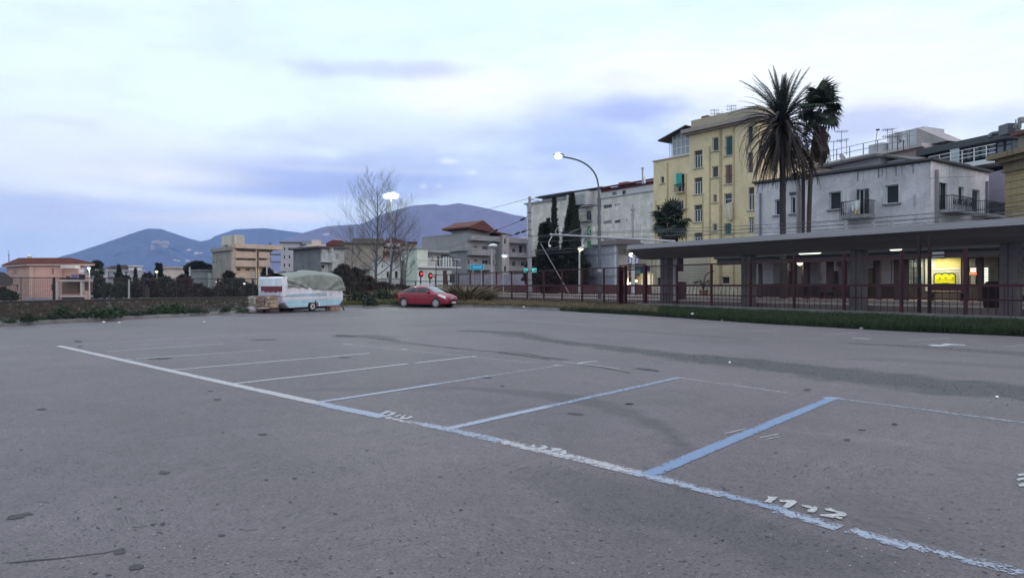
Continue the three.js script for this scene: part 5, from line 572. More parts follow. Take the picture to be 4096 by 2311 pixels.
{
  const Z0 = 96, s = 0.1514, q = (x, y) => [x * s, 1000 + y * s], r = (x0, y0, x1, y1) => [...q(x0, y0), ...q(x1, y1)];
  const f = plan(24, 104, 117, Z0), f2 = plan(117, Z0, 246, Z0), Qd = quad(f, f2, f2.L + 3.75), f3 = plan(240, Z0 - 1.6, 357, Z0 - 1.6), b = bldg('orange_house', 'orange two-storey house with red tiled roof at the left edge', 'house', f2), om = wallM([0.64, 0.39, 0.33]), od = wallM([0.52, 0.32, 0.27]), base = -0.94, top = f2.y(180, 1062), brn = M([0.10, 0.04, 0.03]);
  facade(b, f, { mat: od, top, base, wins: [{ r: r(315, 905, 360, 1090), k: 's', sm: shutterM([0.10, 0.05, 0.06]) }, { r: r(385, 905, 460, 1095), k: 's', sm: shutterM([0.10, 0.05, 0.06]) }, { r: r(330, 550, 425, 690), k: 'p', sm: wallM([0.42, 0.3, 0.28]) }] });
  facade(b, f2, { mat: om, top, base, x0: 0.3, wins: [{ r: r(1330, 490, 1405, 665), k: 's', sm: M([0.28, 0.11, 0.08]) }, { r: r(1315, 900, 1415, 1095), k: 's', sm: brn }] });
  prism(b, 'wall', Qd, base, top - 0.05, om, -0.303); inFs(b, f2, 'pilaster', [bxs(0, 0.6, base, top, -0.2, 0.12)], wallM([0.62, 0.42, 0.35])); inF(b, f2, 'plinth', [bxs(-0.4, f2.L - 0.6, base, f2.y(180, 1189), 0.02, 0.3)], wallM([0.36, 0.34, 0.38]));
  prism(b, 'cornice', Qd, top, top + 0.22, wallM([0.62, 0.47, 0.42]), 0.4);
  // hipped tile roof: four slopes of tile courses, each a row proud of the one below
  const q0 = offset(Qd, 0.5), c0 = q0.reduce((a, p) => [a[0] + p[0] / 4, a[1] + p[1] / 4], [0, 0]), r1 = [mix(c0[0], (q0[0][0] + q0[1][0]) / 2, 0.8), mix(c0[1], (q0[0][1] + q0[1][1]) / 2, 0.8)], r2 = [mix(c0[0], (q0[2][0] + q0[3][0]) / 2, 0.72), mix(c0[1], (q0[2][1] + q0[3][1]) / 2, 0.72)], inn = [r1, r1, r2, r2];
  for (let i = 0; i < 16; i++) { const t0 = i / 16, t1 = (i + 1.25) / 16, ring = t => q0.map((p, k) => V(mix(p[0], inn[k][0], Math.min(1, t)), top + 0.24 + 1.0 * Math.min(1, t), mix(p[1], inn[k][1], Math.min(1, t)))), a = ring(t0), c = ring(t1), pos = []; for (let k = 0; k < 4; k++) { const n = (k + 1) % 4, A = a[k].clone(), B2 = a[n].clone(), C = c[n], D = c[k]; A.y += 0.06; B2.y += 0.06; for (const p of [A, B2, C, A, C, D]) pos.push(p.x, p.y, p.z); for (const p of [a[k], a[n], B2, a[k], B2, A]) pos.push(p.x, p.y, p.z); } const g = new THREE.BufferGeometry(); g.setAttribute('position', new THREE.Float32BufferAttribute(pos, 3)); g.computeVertexNormals(); const m = put(b, shade(new THREE.Mesh(uvm(g), sheet([0.19, 0.06, 0.05], { map: rep(tOld, 3) }))), new THREE.Matrix4()); m.name = 'tile_course'; b.add(m); }
  // loggia wing with pillars and balcony
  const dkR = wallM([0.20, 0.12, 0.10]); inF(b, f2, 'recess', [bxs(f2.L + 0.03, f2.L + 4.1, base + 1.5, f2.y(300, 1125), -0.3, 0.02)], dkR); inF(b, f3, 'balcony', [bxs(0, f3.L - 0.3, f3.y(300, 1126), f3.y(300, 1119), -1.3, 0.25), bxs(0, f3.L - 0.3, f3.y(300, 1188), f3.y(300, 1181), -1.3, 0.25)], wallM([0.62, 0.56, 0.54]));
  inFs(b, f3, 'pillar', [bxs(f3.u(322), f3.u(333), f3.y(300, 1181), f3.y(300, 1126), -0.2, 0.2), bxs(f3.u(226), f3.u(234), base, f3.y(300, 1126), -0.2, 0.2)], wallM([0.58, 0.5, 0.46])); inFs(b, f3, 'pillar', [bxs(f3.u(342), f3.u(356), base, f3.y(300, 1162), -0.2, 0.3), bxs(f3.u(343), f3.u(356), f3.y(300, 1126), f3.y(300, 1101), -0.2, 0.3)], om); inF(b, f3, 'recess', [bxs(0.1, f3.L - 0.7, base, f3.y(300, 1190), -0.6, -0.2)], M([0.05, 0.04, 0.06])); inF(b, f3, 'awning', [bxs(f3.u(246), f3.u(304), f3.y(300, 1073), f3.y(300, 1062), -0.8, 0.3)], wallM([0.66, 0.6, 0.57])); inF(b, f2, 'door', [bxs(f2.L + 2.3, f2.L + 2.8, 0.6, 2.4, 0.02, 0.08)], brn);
  inF(b, f3, 'railing', [bxs(0, f3.L - 0.5, f3.y(300, 1118), f3.y(300, 1113), 0.1, 0.16), ...[...Array(14)].map((_, i) => bx(0.03, 0.5, 0.03, i * 0.3 + 0.1, f3.y(300, 1114), 0.13))], M([0.07, 0.05, 0.05])); inF(b, f2, 'dish', [new THREE.SphereGeometry(0.28, 10, 6).translate(0.6, top + 1.25, 0.9)], whiteP);
  const cl = (px, py, w, h, c, l) => { const m = shade(new THREE.Mesh(drape(w, h, px, 0.05), sheet(c))); m.position.copy(P(px, py, Z0 - 2.05)); m.name = numbered('washing'); scene.add(m); tag(m, l, 'washing'); }; cl(296, 1106, 0.95, 0.55, [0.13, 0.12, 0.24], 'violet grey cloth hung on the orange house balcony'); cl(325, 1106, 1.05, 0.55, [0.015, 0.013, 0.03], 'black cloth hung on the orange house balcony'); cl(270, 1110, 0.6, 0.35, [0.04, 0.02, 0.02], 'dark brown cloth on the balcony left of the violet cloth'); cl(323, 1083, 0.8, 0.6, [0.6, 0.58, 0.57], 'white cloth under the eaves at the right end of the orange house');
  const fb = plan(-60, 88, 45, 90.5), gb = bldg('roadside_shed', 'low dark shed with sloping cover left of the orange house', 'shed', fb); inF(gb, fb, 'wall', [bxs(0, fb.L, -0.94, fb.y(20, 1138), -3, 0)], wallM([0.28, 0.24, 0.21])); inF(gb, fb, 'roof', [ext([[0, 0], [fb.L, 0], [fb.L + 0.1, 0.7], [2, 1.6], [0, 1.8]], 3.2).translate(0, fb.y(20, 1138), -3)], M([0.06, 0.055, 0.055])); 
  single('roof_mast', [rod(P(33, 1045, 100), P(33, 1000, 100), 0.06, 0.02), rod(P(28, 1020, 100), P(38, 1020, 100), 0.03)], ironM, 'thin mast rising above the roof at the left edge', 'mast');
}
// ---------- station ----------
const S0 = V(9.77, 0, -43.4), stRy = Math.atan2(-0.834, 0.551);
const stM = new THREE.Matrix4().makeRotationY(stRy).setPosition(S0);              // station axes: x along the platforms to the right, z towards the car park
const ST = (x, y, z) => V(x, y, z).applyMatrix4(stM);
const stX = (px, z) => { const k = (px - CX) / F, o = ST(0, 0, z), d = ST(1, 0, z).sub(o); return (k * -o.z - o.x) / (d.x + k * d.z); }; // where a pixel column meets the line z
const stZ = (px, z) => -ST(stX(px, z), 0, z).z, stY = (px, py, z) => Y(py, stZ(px, z));
const stThing = (n, l, c, x = 0, y = 0, z = 0, g) => thing(n, l, c, ST(x, y, z), stRy, g);
const redM = metal([0.045, 0.007, 0.011], { roughness: 0.6, metalness: 0.2 }), darkred = M([0.06, 0.014, 0.02], { roughness: 0.7 }), cream = M([0.5, 0.47, 0.4]), postM = metal([0.36, 0.36, 0.37], { roughness: 0.6, metalness: 0.1 });
const stStruct = (n, g, m) => { const q = struct(n, g, m); q.applyMatrix4(stM); return q; };
stStruct('track_bed', [bxs(-40, 75, -0.95, 0.02, -24, -0.4)], M([0.09, 0.075, 0.065], { map: mGr2 }));
{ // two platforms with edging stones, warm lamplight painted into their pinkish colour
  const pav = concM([0.27, 0.22, 0.2]);
  for (const [z0, z1, y] of [[-3.2, -0.5, 0.54], [-14.5, -8.2, 0.62]]) {
    const p = new THREE.Group(); p.name = numbered('platform'); p.userData.kind = 'structure'; scene.add(p); p.applyMatrix4(stM); p.updateMatrixWorld(true);
    part(p, 'paving', [bxs(-40, 60, 0, y - 0.06, z0 + 0.05, z1), bxs(-40, 60, y - 0.06, y, z0 + 0.5, z1)], pav);
    const g = uvm(bx(1.49, 0.18, 0.48)); for (let x = -24; x < 55; x += 1.5) { const m = part(p, 'edging_stone', g, M([0.5, 0.40, 0.36], { map: rep(tOld, 3) })); m.position.set(x, y - 0.085, z0 + 0.22); }
  }
  const rl = new THREE.Group(); rl.name = 'railway_track'; rl.userData.kind = 'structure'; scene.add(rl); rl.applyMatrix4(stM); rl.updateMatrixWorld(true);
  part(rl, 'ballast', [bxs(-40, 75, 0.02, 0.12, -7.9, -3.5)], M([0.10, 0.08, 0.07], { map: mGr2, bumpMap: bGrain, bumpScale: 0.03 }));
  for (const z of [-4.95, -6.4]) part(rl, 'rail', [bxs(-40, 75, 0.2, 0.36, z - 0.035, z + 0.035), bxs(-40, 75, 0.17, 0.2, z - 0.07, z + 0.07)], metal([0.16, 0.10, 0.08]));
  const sg = uvm(bx(0.24, 0.14, 2.5)); for (let x = -25; x < 45; x += 0.65) { const m = part(rl, 'sleeper', sg, concM([0.2, 0.18, 0.16])); m.position.set(x, 0.12, -5.67); }
}
{ // canopy
  const c = stThing('station_canopy', 'long concrete platform canopy with pale fascia and dark underside', 'canopy'), con = concM([0.42, 0.395, 0.42]), sof = con;
  const xr = 34, poly2 = (pts, x0, x1) => { const g = ext(pts, 1), p = g.attributes.position; for (let i = 0; i < p.count; i++) { const z = p.getX(i), y = p.getY(i), t = p.getZ(i); p.setXYZ(i, t < 0.5 ? x0(z) : x1, y, z); } g.computeVertexNormals(); const q = flat(g); const a = q.attributes.position.array; for (let i = 0; i < a.length; i += 9) { for (let k = 0; k < 3; k++) { const s = a[i + 3 + k]; a[i + 3 + k] = a[i + 6 + k]; a[i + 6 + k] = s; } } q.computeVertexNormals(); return q; };
  const xl = z => z > 0 ? mix(-2.1, -0.4, z / 3) : -2.1;
  part(c, 'fascia', poly2([[3, 3.70], [3.0, 3.97], [2.72, 3.97], [2.72, 3.70]], xl, xr), con);
  part(c, 'roof', poly2([[2.717, 3.93], [2.717, 3.72], [0.4, 3.3], [-0.6, 3.3], [-2.6, 3.72], [-2.6, 3.95]], z => xl(z) + 0.003, xr), con);
  part(c, 'soffit', poly2([[2.715, 3.7], [2.9, 3.697], [0.45, 3.2], [-0.7, 3.2], [-2.6, 3.68], [-2.6, 3.715], [-0.6, 3.295], [0.4, 3.295]], z => xl(z) + 0.006, xr), sof);
  for (const x of [0, 6.19, 12.5, 18.8, 25]) { part(c, 'pillar', [bx(0.29, 3.2, 0.5, x - 0.165, 1.6, 0), bx(0.29, 3.2, 0.5, x + 0.165, 1.6, 0), bx(0.05, 3.1, 0.4, x, 1.6, 0)], concM([0.18, 0.16, 0.165])); }
  for (const [px, a] of [[3384, 880], [3494, 886], [3569, 881], [3705, 890], [3640, 893]]) { const x = stX(px, 2.8); part(c, 'post', [bxs(x - 0.05, x + 0.05, 3.96, stY(px, a, 2.8), 2.75, 2.85)], greyP); }
  part(c, 'wire', [bxs(2, 24, 4.22, 4.235, 2.79, 2.81), bxs(2, 24, 4.38, 4.395, 2.79, 2.81)], ironM);
}
single('downpipe_mast', [rod(ST(stX(2701, -1), 0.54, -1), ST(stX(2701, -1), 4.1, -1), 0.13, 0.12, 10)], whiteP, 'slim white steel mast beside the first canopy pillar', 'mast');
{ const m = single('notice_board', [bx(0.5, 0.92, 0.1, 0, 0, 0)], M([0.03, 0.02, 0.03]), 'dark notice board hanging behind the white mast', 'board', null, P(2720, 1058, 46.5)); m.rotation.y = stRy + 0.3; const n = single('vending_cabinet', [bx(0.6, 1.15, 0.5, 0, 0.575, 0), bx(0.62, 0.06, 0.52, 0, 1.18, 0)], M([0.035, 0.022, 0.03]), 'dark cabinet standing on the platform beside the white mast', 'cabinet', null, V(X(2722, 46.5), 0.54, -46.5)); n.rotation.y = stRy; }
// red steel fence
{
  const f = thing('red_fence', 'long red-brown steel and wire fence along the station edge', 'fence'), posts = [1742, 1787.5, 1834.6, 1880.5, 1932.5, 1985.8, 2046.5, 2108.4, 2175, 2248, 2328.5, 2416, 2490.6, 2585, 2708.5, 2847, 3003, 3178, 3378, 3608, 3865, 4160, 4520].map(px => fenceP(px, 0));
  const ry = Math.atan2(1, -0.513) - Math.PI, dir = V(0.513, 0, 1).normalize(), a = Math.atan2(-dir.z, dir.x), lo = 0.3, hi = 2.7;
  const pg = uvm(bx(0.1, hi - lo, 0.1, 0, (hi + lo) / 2, 0)), thin = uvm(bx(0.06, hi - lo, 0.06, 0, (hi + lo) / 2, 0));
  posts.forEach((p, i) => { const tall = i >= 17, m = part(f, 'post', tall ? uvm(bx(0.1, 2.6, 0.1, 0, 1.6, 0)) : pg, redM); m.position.copy(p); m.rotation.y = a; });
  for (let i = 0; i < posts.length - 1; i++) {
    const p = posts[i], q = posts[i + 1], L = p.distanceTo(q), far = i < 8, bay = new THREE.Vector3().lerpVectors(p, q, 0.5), addb = (n, g) => { const m = part(f, n, g, redM); m.position.copy(bay); m.rotation.y = a; return m; };
    if (i !== 20) addb('top_rail', uvm(bx(L - 0.13, 0.07, 0.07, 0, hi - 0.04, 0))); addb('middle_rail', uvm(bx(L - 0.13, 0.1, 0.09, 0, 1.5, 0))); addb('lower_rail', uvm(bx(L - 0.13, 0.06, 0.06, 0, 0.98, 0))); addb('bottom_rail', uvm(bx(L - 0.13, 0.06, 0.06, 0, 0.38, 0)));
    const L1 = []; for (let y = 0.45; y < hi - 0.1; y += far ? 0.14 : 0.085) L1.push(bx(L - 0.13, far ? 0.014 : 0.011, 0.011, 0, y, 0.03)); const n = Math.round(L / 0.28); for (let k = 1; k < n; k++) L1.push(bx(0.018, 1.1, 0.018, -L / 2 + L * k / n, 0.95, 0.045)); addb('wire_panel', mg(L1));
  }
  // taller framed gate in the middle
  const g0 = fenceP(2486, 0), g1 = fenceP(2590, 0); const g = thing('fence_gate', 'taller framed red gate in the fence left of the canopy', 'gate'); for (const t of [0, 0.25, 1]) { const p = g0.clone().lerp(g1, t); const m = part(g, 'post', uvm(bx(t === 0.25 ? 0.1 : 0.2, 2.4, 0.2, 0, 1.52, 0.16)), redM); m.position.copy(p); m.rotation.y = a; } { const mid = g0.clone().lerp(g1, 0.5), L = g0.distanceTo(g1); for (const y of [2.78, 2.5]) { const m = part(g, 'rail', uvm(bx(L, 0.08, 0.1, 0, y, 0.16)), redM); m.position.copy(mid); m.rotation.y = a; } }
  for (const [px, l] of [[3658, 'left'], [3700, 'right']]) { const p = fenceP(px, 0); single('steel_post', [bx(0.1, 3.2, 0.1, 0, 1.9, 0)], M([0.02, 0.012, 0.014]), `${l} of two tall dark steel posts behind the fence under the short lamp`, 'post', null, p.clone().add(V(0.5, 0, -0.5))).rotation.y = a; }
  { const p = fenceP(1812, 0); const m = single('fence_board', [bx(1.25, 0.85, 0.05, 0, 2.2, 0.1)], M([0.035, 0.03, 0.04]), 'dark board fixed to the fence behind the car nose', 'board', null, p); m.rotation.y = a; }
  // low concrete plinth under the right part of it
  const pl = []; const b0 = fenceP(2560, 0); const plinth = struct('plinth', [bx(30, 0.5, 0.45, 15, 0.17, 0.05)], concM([0.2, 0.185, 0.18])); plinth.position.copy(b0); plinth.rotation.y = a;
}
// balustrade, barrier, platform furniture
{
  const b = stThing('balustrade', 'white baluster railing along the far platform behind the fence', 'railing'), x0 = stX(2600, -14), x1 = stX(3020, -14), L = []; for (let x = x0; x < x1; x += 0.22) L.push(x); const bg = uvm(bx(0.09, 0.75, 0.06, 0, 1.1, 0, 0, 0, 0.1)); L.forEach((x, i) => { const m = part(b, 'baluster', bg, cream); m.position.set(x, 0, -14); m.rotation.z = i % 2 ? 0.2 : -0.2; }); part(b, 'rail', [bxs(x0, x1, 1.46, 1.54, -14.05, -13.95), bxs(x0, x1, 0.62, 0.72, -14.05, -13.95)], M([0.12, 0.06, 0.05]));
  const w = stThing('platform_barrier', 'low dark red panelled barrier behind the far platform', 'barrier'); const xa = stX(1780, -13), xb = stX(2560, -13); let i = 0; const pgm = uvm(bx(1.9, 0.78, 0.06)); for (let x = xa; x < xb; x += 2, i++) { const m = part(w, 'panel', pgm, darkred); m.position.set(x + 1, 1.08, -13); const q = part(w, 'post', uvm(bx(0.1, 0.95, 0.1)), redM); q.position.set(x, 1.08, -13.0); }
  const hw = stThing('hoarding', 'pale grey hoarding wall behind the fence right of the car', 'wall'); const hx0 = stX(1836, -24), hx1 = stX(2150, -24); const hy = stY(2000, 1099, -24); for (let k = 0; k < 8; k++) { const c = [0.34, 0.3, 0.33][k % 3], m = part(hw, 'panel', [bxs(mix(hx0, hx1, k / 8) + 0.04, mix(hx0, hx1, (k + 1) / 8) - 0.04, -0.9, hy, -24, -23.8)], oldM([c + 0.03, c - 0.02, c + 0.05])); }
}
{ // station building on the far platform
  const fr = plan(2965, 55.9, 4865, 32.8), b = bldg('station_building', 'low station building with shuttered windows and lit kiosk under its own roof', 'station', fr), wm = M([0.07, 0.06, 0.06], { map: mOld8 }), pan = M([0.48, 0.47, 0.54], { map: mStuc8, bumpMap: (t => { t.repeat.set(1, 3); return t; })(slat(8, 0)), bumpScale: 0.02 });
  const top = 3.5, p = (name, r, m, z = 0.03, l) => { const [a, c, d, e] = fr.rect(r); const q = inF(b, fr, name, [bxs(a, c, Math.max(0.62, d), Math.min(top, e), -0.02, z)], m, l); return q; };
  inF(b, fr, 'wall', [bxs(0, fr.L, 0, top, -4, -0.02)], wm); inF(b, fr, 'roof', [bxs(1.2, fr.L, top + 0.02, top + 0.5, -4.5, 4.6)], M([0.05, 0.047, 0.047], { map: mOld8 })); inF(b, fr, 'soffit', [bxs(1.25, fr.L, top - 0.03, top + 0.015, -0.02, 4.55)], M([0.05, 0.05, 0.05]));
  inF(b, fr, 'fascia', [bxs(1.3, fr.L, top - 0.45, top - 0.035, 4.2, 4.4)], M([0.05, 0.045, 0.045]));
  for (const r of [[3022, 1050, 3040, 1135], [3048, 1050, 3096, 1135], [3149, 1049, 3165, 1084], [3192, 1050, 3214, 1135], [3240, 1046, 3311, 1135], [3331, 1044, 3370, 1136], [3391, 1038, 3416, 1136]]) p('shutter', r, pan);
  for (const r of [[3464, 1036, 3494, 1074], [3527, 1036, 3566, 1135], [3570, 1036, 3604, 1135]]) p('shutter', r, pan);
  p('notice', [3098, 1052, 3121, 1134], M([0.16, 0.16, 0.19])); p('vending_cabinet', [3327, 1084, 3355, 1137], M([0.06, 0.065, 0.1]), 0.5); p('notice', [3348, 1046, 3366, 1066], M([0.08, 0.08, 0.12]), 0.06); p('notice', [3275, 1100, 3290, 1120], M([0.25, 0.24, 0.27]), 0.05); p('door', [3150, 1086, 3165, 1136], M([0.06, 0.035, 0.04]), 0.05); p('notice', [3464, 1080, 3492, 1134], M([0.12, 0.12, 0.11]), 0.05);
  // lit kiosk front with spray-painted letters
  const yel = M([0.66, 0.56, 0.2], { map: mStuc8 }), wht = M([0.62, 0.6, 0.5], { map: mStuc8 });
  p('kiosk_wall', [3704, 1026, 3846, 1072], yel, 0.03, 'yellow lit upper wall of the kiosk'); p('kiosk_wall', [3704, 1072, 3846, 1165], wht, 0.03); p('kiosk_wall', [3704, 1026, 3745, 1075], wht, 0.05); p('shelf', [3735, 1080, 3846, 1082], darkM, 0.06);
  { const [a, c, d, e] = fr.rect([3735, 1088, 3838, 1136]); const cv = document.createElement('canvas'); cv.width = 512; cv.height = 240; const x = cv.getContext('2d'); x.fillStyle = '#9a978a'; x.fillRect(0, 0, 512, 240); const bub = (c1, gr) => { x.fillStyle = c1; for (const [bx0, w, y] of [[40, 150, 52], [180, 150, 48], [320, 120, 56]]) { x.beginPath(); x.ellipse(bx0 + w / 2, y + 26, w / 2 + gr, 42 + gr, 0, 0, 7); x.fill(); x.fillRect(bx0 - gr, y + 20 - gr, w + 2 * gr, 150 + 2 * gr); } }; bub('#14301f', 24); bub('#c8c400', 0); x.strokeStyle = '#1b1b10'; x.lineWidth = 8; x.beginPath(); x.moveTo(120, 105); x.lineTo(165, 120); x.lineTo(135, 150); x.moveTo(130, 120); x.lineTo(135, 165); x.moveTo(225, 125); x.lineTo(290, 115); x.moveTo(240, 105); x.lineTo(280, 140); x.moveTo(370, 125); x.lineTo(440, 110); x.moveTo(395, 140); x.lineTo(420, 100); x.moveTo(60, 165); x.lineTo(440, 160); x.stroke(); const t = new THREE.CanvasTexture(cv); t.colorSpace = THREE.SRGBColorSpace; const g = new THREE.PlaneGeometry(c - a, e - d).translate((a + c) / 2, (d + e) / 2, 0.05); const q = put(b, shade(new THREE.Mesh(g, M([1, 1, 1], { map: t }))), fr.m); q.name = 'graffiti'; q.userData.label = 'bulging yellow sprayed letters with dark green outline'; b.add(q); }
  for (const r of [[3625, 1030, 3652, 1135], [3662, 1030, 3696, 1135]]) p('display_window', r, M([0.34, 0.38, 0.34], { map: mOld8 })); p('display_panel', [3660, 1048, 3695, 1070], M([0.5, 0.52, 0.48]), 0.06); p('display_panel', [3625, 1042, 3655, 1068], M([0.46, 0.48, 0.45]), 0.06); p('teal_poster', [3665, 1105, 3692, 1130], M([0.10, 0.3, 0.32]), 0.06);
  { const g = [], [a, c, d, e] = fr.rect([3622, 1030, 3698, 1136]); for (let x = a; x < c; x += 0.16) g.push(bx(0.03, e - d, 0.03, x, (d + e) / 2, 0.5)); for (let y = d; y < e; y += 0.35) g.push(bxs(a, c, y, y + 0.025, 0.49, 0.51)); inF(b, fr, 'grille', g, ironM); }
  p('panel', [3880, 1035, 3905, 1066], M([0.2, 0.2, 0.2])); p('panel', [3940, 1025, 3996, 1135], M([0.14, 0.15, 0.14])); p('panel', [4072, 1022, 4120, 1180], M([0.34, 0.33, 0.27]));
  { const [a, c, d, e] = fr.rect([3887, 1070, 3908, 1100]); inF(b, fr, 'lit_screen', [bxs(a, c, mix(d, e, 0.4), e, 0.03, 0.12)], glow([1, 0.86, 0.72], 1.1)); inF(b, fr, 'lit_screen', [bxs(a - 0.05, c + 0.03, d, mix(d, e, 0.38), 0.03, 0.12)], glow([1, 0.28, 0.1], 0.9)); const l = fr.rect([3889, 1100, 3907, 1135]); inF(b, fr, 'panel', [bxs(l[0], l[1], l[2], l[3], 0.03, 0.1)], M([0.4, 0.38, 0.34])); }
  { const [a, c, d, e] = fr.rect([3944, 1070, 3956, 1135]); inF(b, fr, 'light_strip', [bxs(a, c, d, e, 0.03, 0.14)], glow([0.95, 1, 0.85], 1.0)); const L = new THREE.RectAreaLight(new THREE.Color(0.95, 1, 0.85), 5, c - a, e - d); L.position.set((a + c) / 2, (d + e) / 2, 0.17).applyMatrix4(fr.m); L.lookAt(V((a + c) / 2, (d + e) / 2, 2).applyMatrix4(fr.m)); scene.add(L); }
  for (const px of [3043, 3138, 3146, 3227, 3316, 3328, 3448, 3517, 3590, 3628, 3870, 3925, 4064]) { const z = 3.6, k = (px - CX) / F, o = V(0, 0, z).applyMatrix4(fr.m), d = V(1, 0, z).applyMatrix4(fr.m).sub(o), u = (k * -o.z - o.x) / (d.x + k * d.z); inF(b, fr, 'column', [bx(0.14 + (px % 3) * 0.08, top - 0.66, 0.2, u, (top + 0.62) / 2 - 0.02, z)], M([0.045, 0.03, 0.033])); }
  { const [a, c, d, e] = fr.rect([3882, 988, 3928, 1010]); const m = put(scene, shade(new THREE.Mesh(uvm(bx(c - a, e - d, 0.08, (a + c) / 2, 3.25, 4.48)), M([0.34, 0.36, 0.36]))), fr.m); m.name = numbered('hanging_sign'); scene.add(m); tag(m, 'small pale sign hanging from the roof edge right of the kiosk', 'sign'); }
  // lamps of the far platform; the kiosk strip light is an added, unseen source
  const tubeLamp = (px, py, len, label, cat, I, col, z = 3.0) => { const k = (px - CX) / F, o = V(0, 0, z).applyMatrix4(fr.m), d = V(1, 0, z).applyMatrix4(fr.m).sub(o), u = (k * -o.z - o.x) / (d.x + k * d.z), y = top - 0.12; const t = thing('ceiling_lamp', label, cat, V(u, y, z).applyMatrix4(fr.m), fr.ry); part(t, 'housing', [bx(len, 0.06, 0.14)], whiteP); part(t, 'light_tube', [bx(len - 0.08, 0.05, 0.08, 0, -0.06, 0)], glow(col, 1.2)); const L = new THREE.RectAreaLight(new THREE.Color(...col), I, len, 0.1); L.position.set(0, -0.1, 0); L.rotation.x = -Math.PI / 2; L.castShadow = true; t.add(L); };
  tubeLamp(3745, 1000, 1.2, 'unseen strip light added to light the yellow kiosk wall', 'strip light', 260, [1, 0.93, 0.66], 1.0); tubeLamp(3665, 1000, 1.2, 'strip light over the barred display window', 'strip light', 60, [0.85, 1, 0.85], 1.0); tubeLamp(3290, 1000, 1.2, 'strip light over the shuttered windows of the station', 'strip light', 10, [0.9, 0.95, 1], 1.6); tubeLamp(3060, 1000, 1.2, 'strip light at the left end of the station roof', 'strip light', 8, [0.9, 0.95, 1], 1.6); tubeLamp(3530, 1000, 1.2, 'strip light between station windows and barred display', 'strip light', 9, [0.9, 0.95, 1], 1.6);
  const g = thing('globe_lamp', 'round warm white globe lamp hanging below the station roof', 'lamp', P(3201, 1051, 48)); part(g, 'globe_light', [new THREE.SphereGeometry(0.2, 20, 12, 0, 6.2832, 1.2, 1.95)], glow([1, 0.93, 0.72], 1.6)); part(g, 'cap', [cyl(0.16, 0.19, 0.1, 0, 0.05, 0, 16), cyl(0.02, 0.02, 0.5, 0, 0.15, 0, 6)], greyP); const pl = new THREE.PointLight(new THREE.Color(1, 0.9, 0.66), 3); pl.castShadow = true; pl.position.set(0, -0.05, 0); g.add(pl);
}
{ // lamps under the near canopy
  const strip1 = (px0, px1, z, y, label, I) => { const x0 = stX(px0, z), x1 = stX(px1, z), t = stThing('canopy_lamp', label, 'strip light', (x0 + x1) / 2, y, z); part(t, 'housing', [bx(x1 - x0 + 0.1, 0.08, 0.2, 0, 0.1, 0), bx(0.03, 0.3, 0.03, -0.3, 0.28, 0), bx(0.03, 0.3, 0.03, 0.3, 0.28, 0)], whiteP); part(t, 'light_tube', [new THREE.CapsuleGeometry(0.1, x1 - x0 - 0.14, 6, 12).rotateZ(Math.PI / 2)], glow([0.9, 1, 0.82], 1.6)); const L = new THREE.RectAreaLight(new THREE.Color(0.9, 1, 0.8), I, x1 - x0, 0.14); L.position.set(0, -0.09, 0); L.rotation.x = -Math.PI / 2; L.castShadow = true; t.add(L); };
  strip1(3198, 3284, -0.9, stY(3240, 1009, -0.9), 'long bright fluorescent lamp under the middle of the canopy', 16); strip1(3563, 3608, -0.9, stY(3585, 994, -0.9), 'short bright lamp under the canopy right of the long one', 22);
}
// things on the platforms
{
  const pot = thing('potted_plant', 'potted plant with arching leaves before the yellow building', 'plant', V(X(2815, 58), 0.62, -58)); part(pot, 'pot', [cyl(0.3, 0.4, 0.5)], M([0.16, 0.1, 0.07])); const L = []; reseed(4); for (let i = 0; i < 11; i++) { const a = i / 11 * 6.28, r = rr(0.6, 1.1); L.push(tube([V(0, 0.5, 0), V(Math.cos(a) * r * 0.4, 1.2, Math.sin(a) * r * 0.4), V(Math.cos(a) * r, rr(0.9, 1.5), Math.sin(a) * r)], 0.035, 4)); } part(pot, 'leaves', L, M([0.05, 0.04, 0.03])); part(pot, 'stem', [tube([V(0, 0.5, 0), V(0.05, 1.3, 0), V(0.3, 1.9, 0), V(0.9, 2.1, 0)], 0.06, 5)], M([0.1, 0.07, 0.05]));
  const bench = stThing('platform_bench', 'dark bench on the far platform left of the kiosk', 'bench', stX(3330, -10.5), 0.62, -10.5); part(bench, 'seat', [bx(1.8, 0.06, 0.45, 0, 0.45, 0)], darkred); part(bench, 'backrest', [bx(1.8, 0.4, 0.05, 0, 0.75, -0.22)], darkred); for (const s of [-0.75, 0.75]) part(bench, 'leg', [bx(0.06, 0.45, 0.4, s, 0.22, 0)], ironM);
  const b2 = stThing('platform_bench', 'dark red bench below the yellow sprayed letters', 'bench', stX(3790, -10.5), 0.62, -10.5); part(b2, 'seat', [bx(1.9, 0.06, 0.45, 0, 0.45, 0)], darkred); part(b2, 'backrest', [bx(1.9, 0.35, 0.05, 0, 0.75, 0.2)], darkred); for (const s of [-0.8, 0.8]) part(b2, 'leg', [bx(0.06, 0.45, 0.4, s, 0.22, 0)], ironM);
  const bin = stThing('rubbish_bin', 'large dark bin with rounded lid on the platform at right', 'bin', stX(3980, -1.6), 0.54, -1.6); part(bin, 'body', [new THREE.CylinderGeometry(0.5, 0.42, 1.0, 4, 1).rotateY(Math.PI / 4).translate(0, 0.5, 0)], darkM); part(bin, 'lid', [new THREE.SphereGeometry(0.3, 12, 8).scale(1.25, 0.55, 1.1).translate(0, 1.02, 0)], darkM);
  const b3 = stThing('rubbish_bin', 'small round dark bin on the platform below the globe lamp', 'bin', stX(3230, -2), 0.54, -2); part(b3, 'body', [cyl(0.22, 0.2, 0.55, 0, 0.45, 0)], darkM); part(b3, 'post', [cyl(0.03, 0.03, 0.5, 0, 0, 0, 6)], ironM);
}
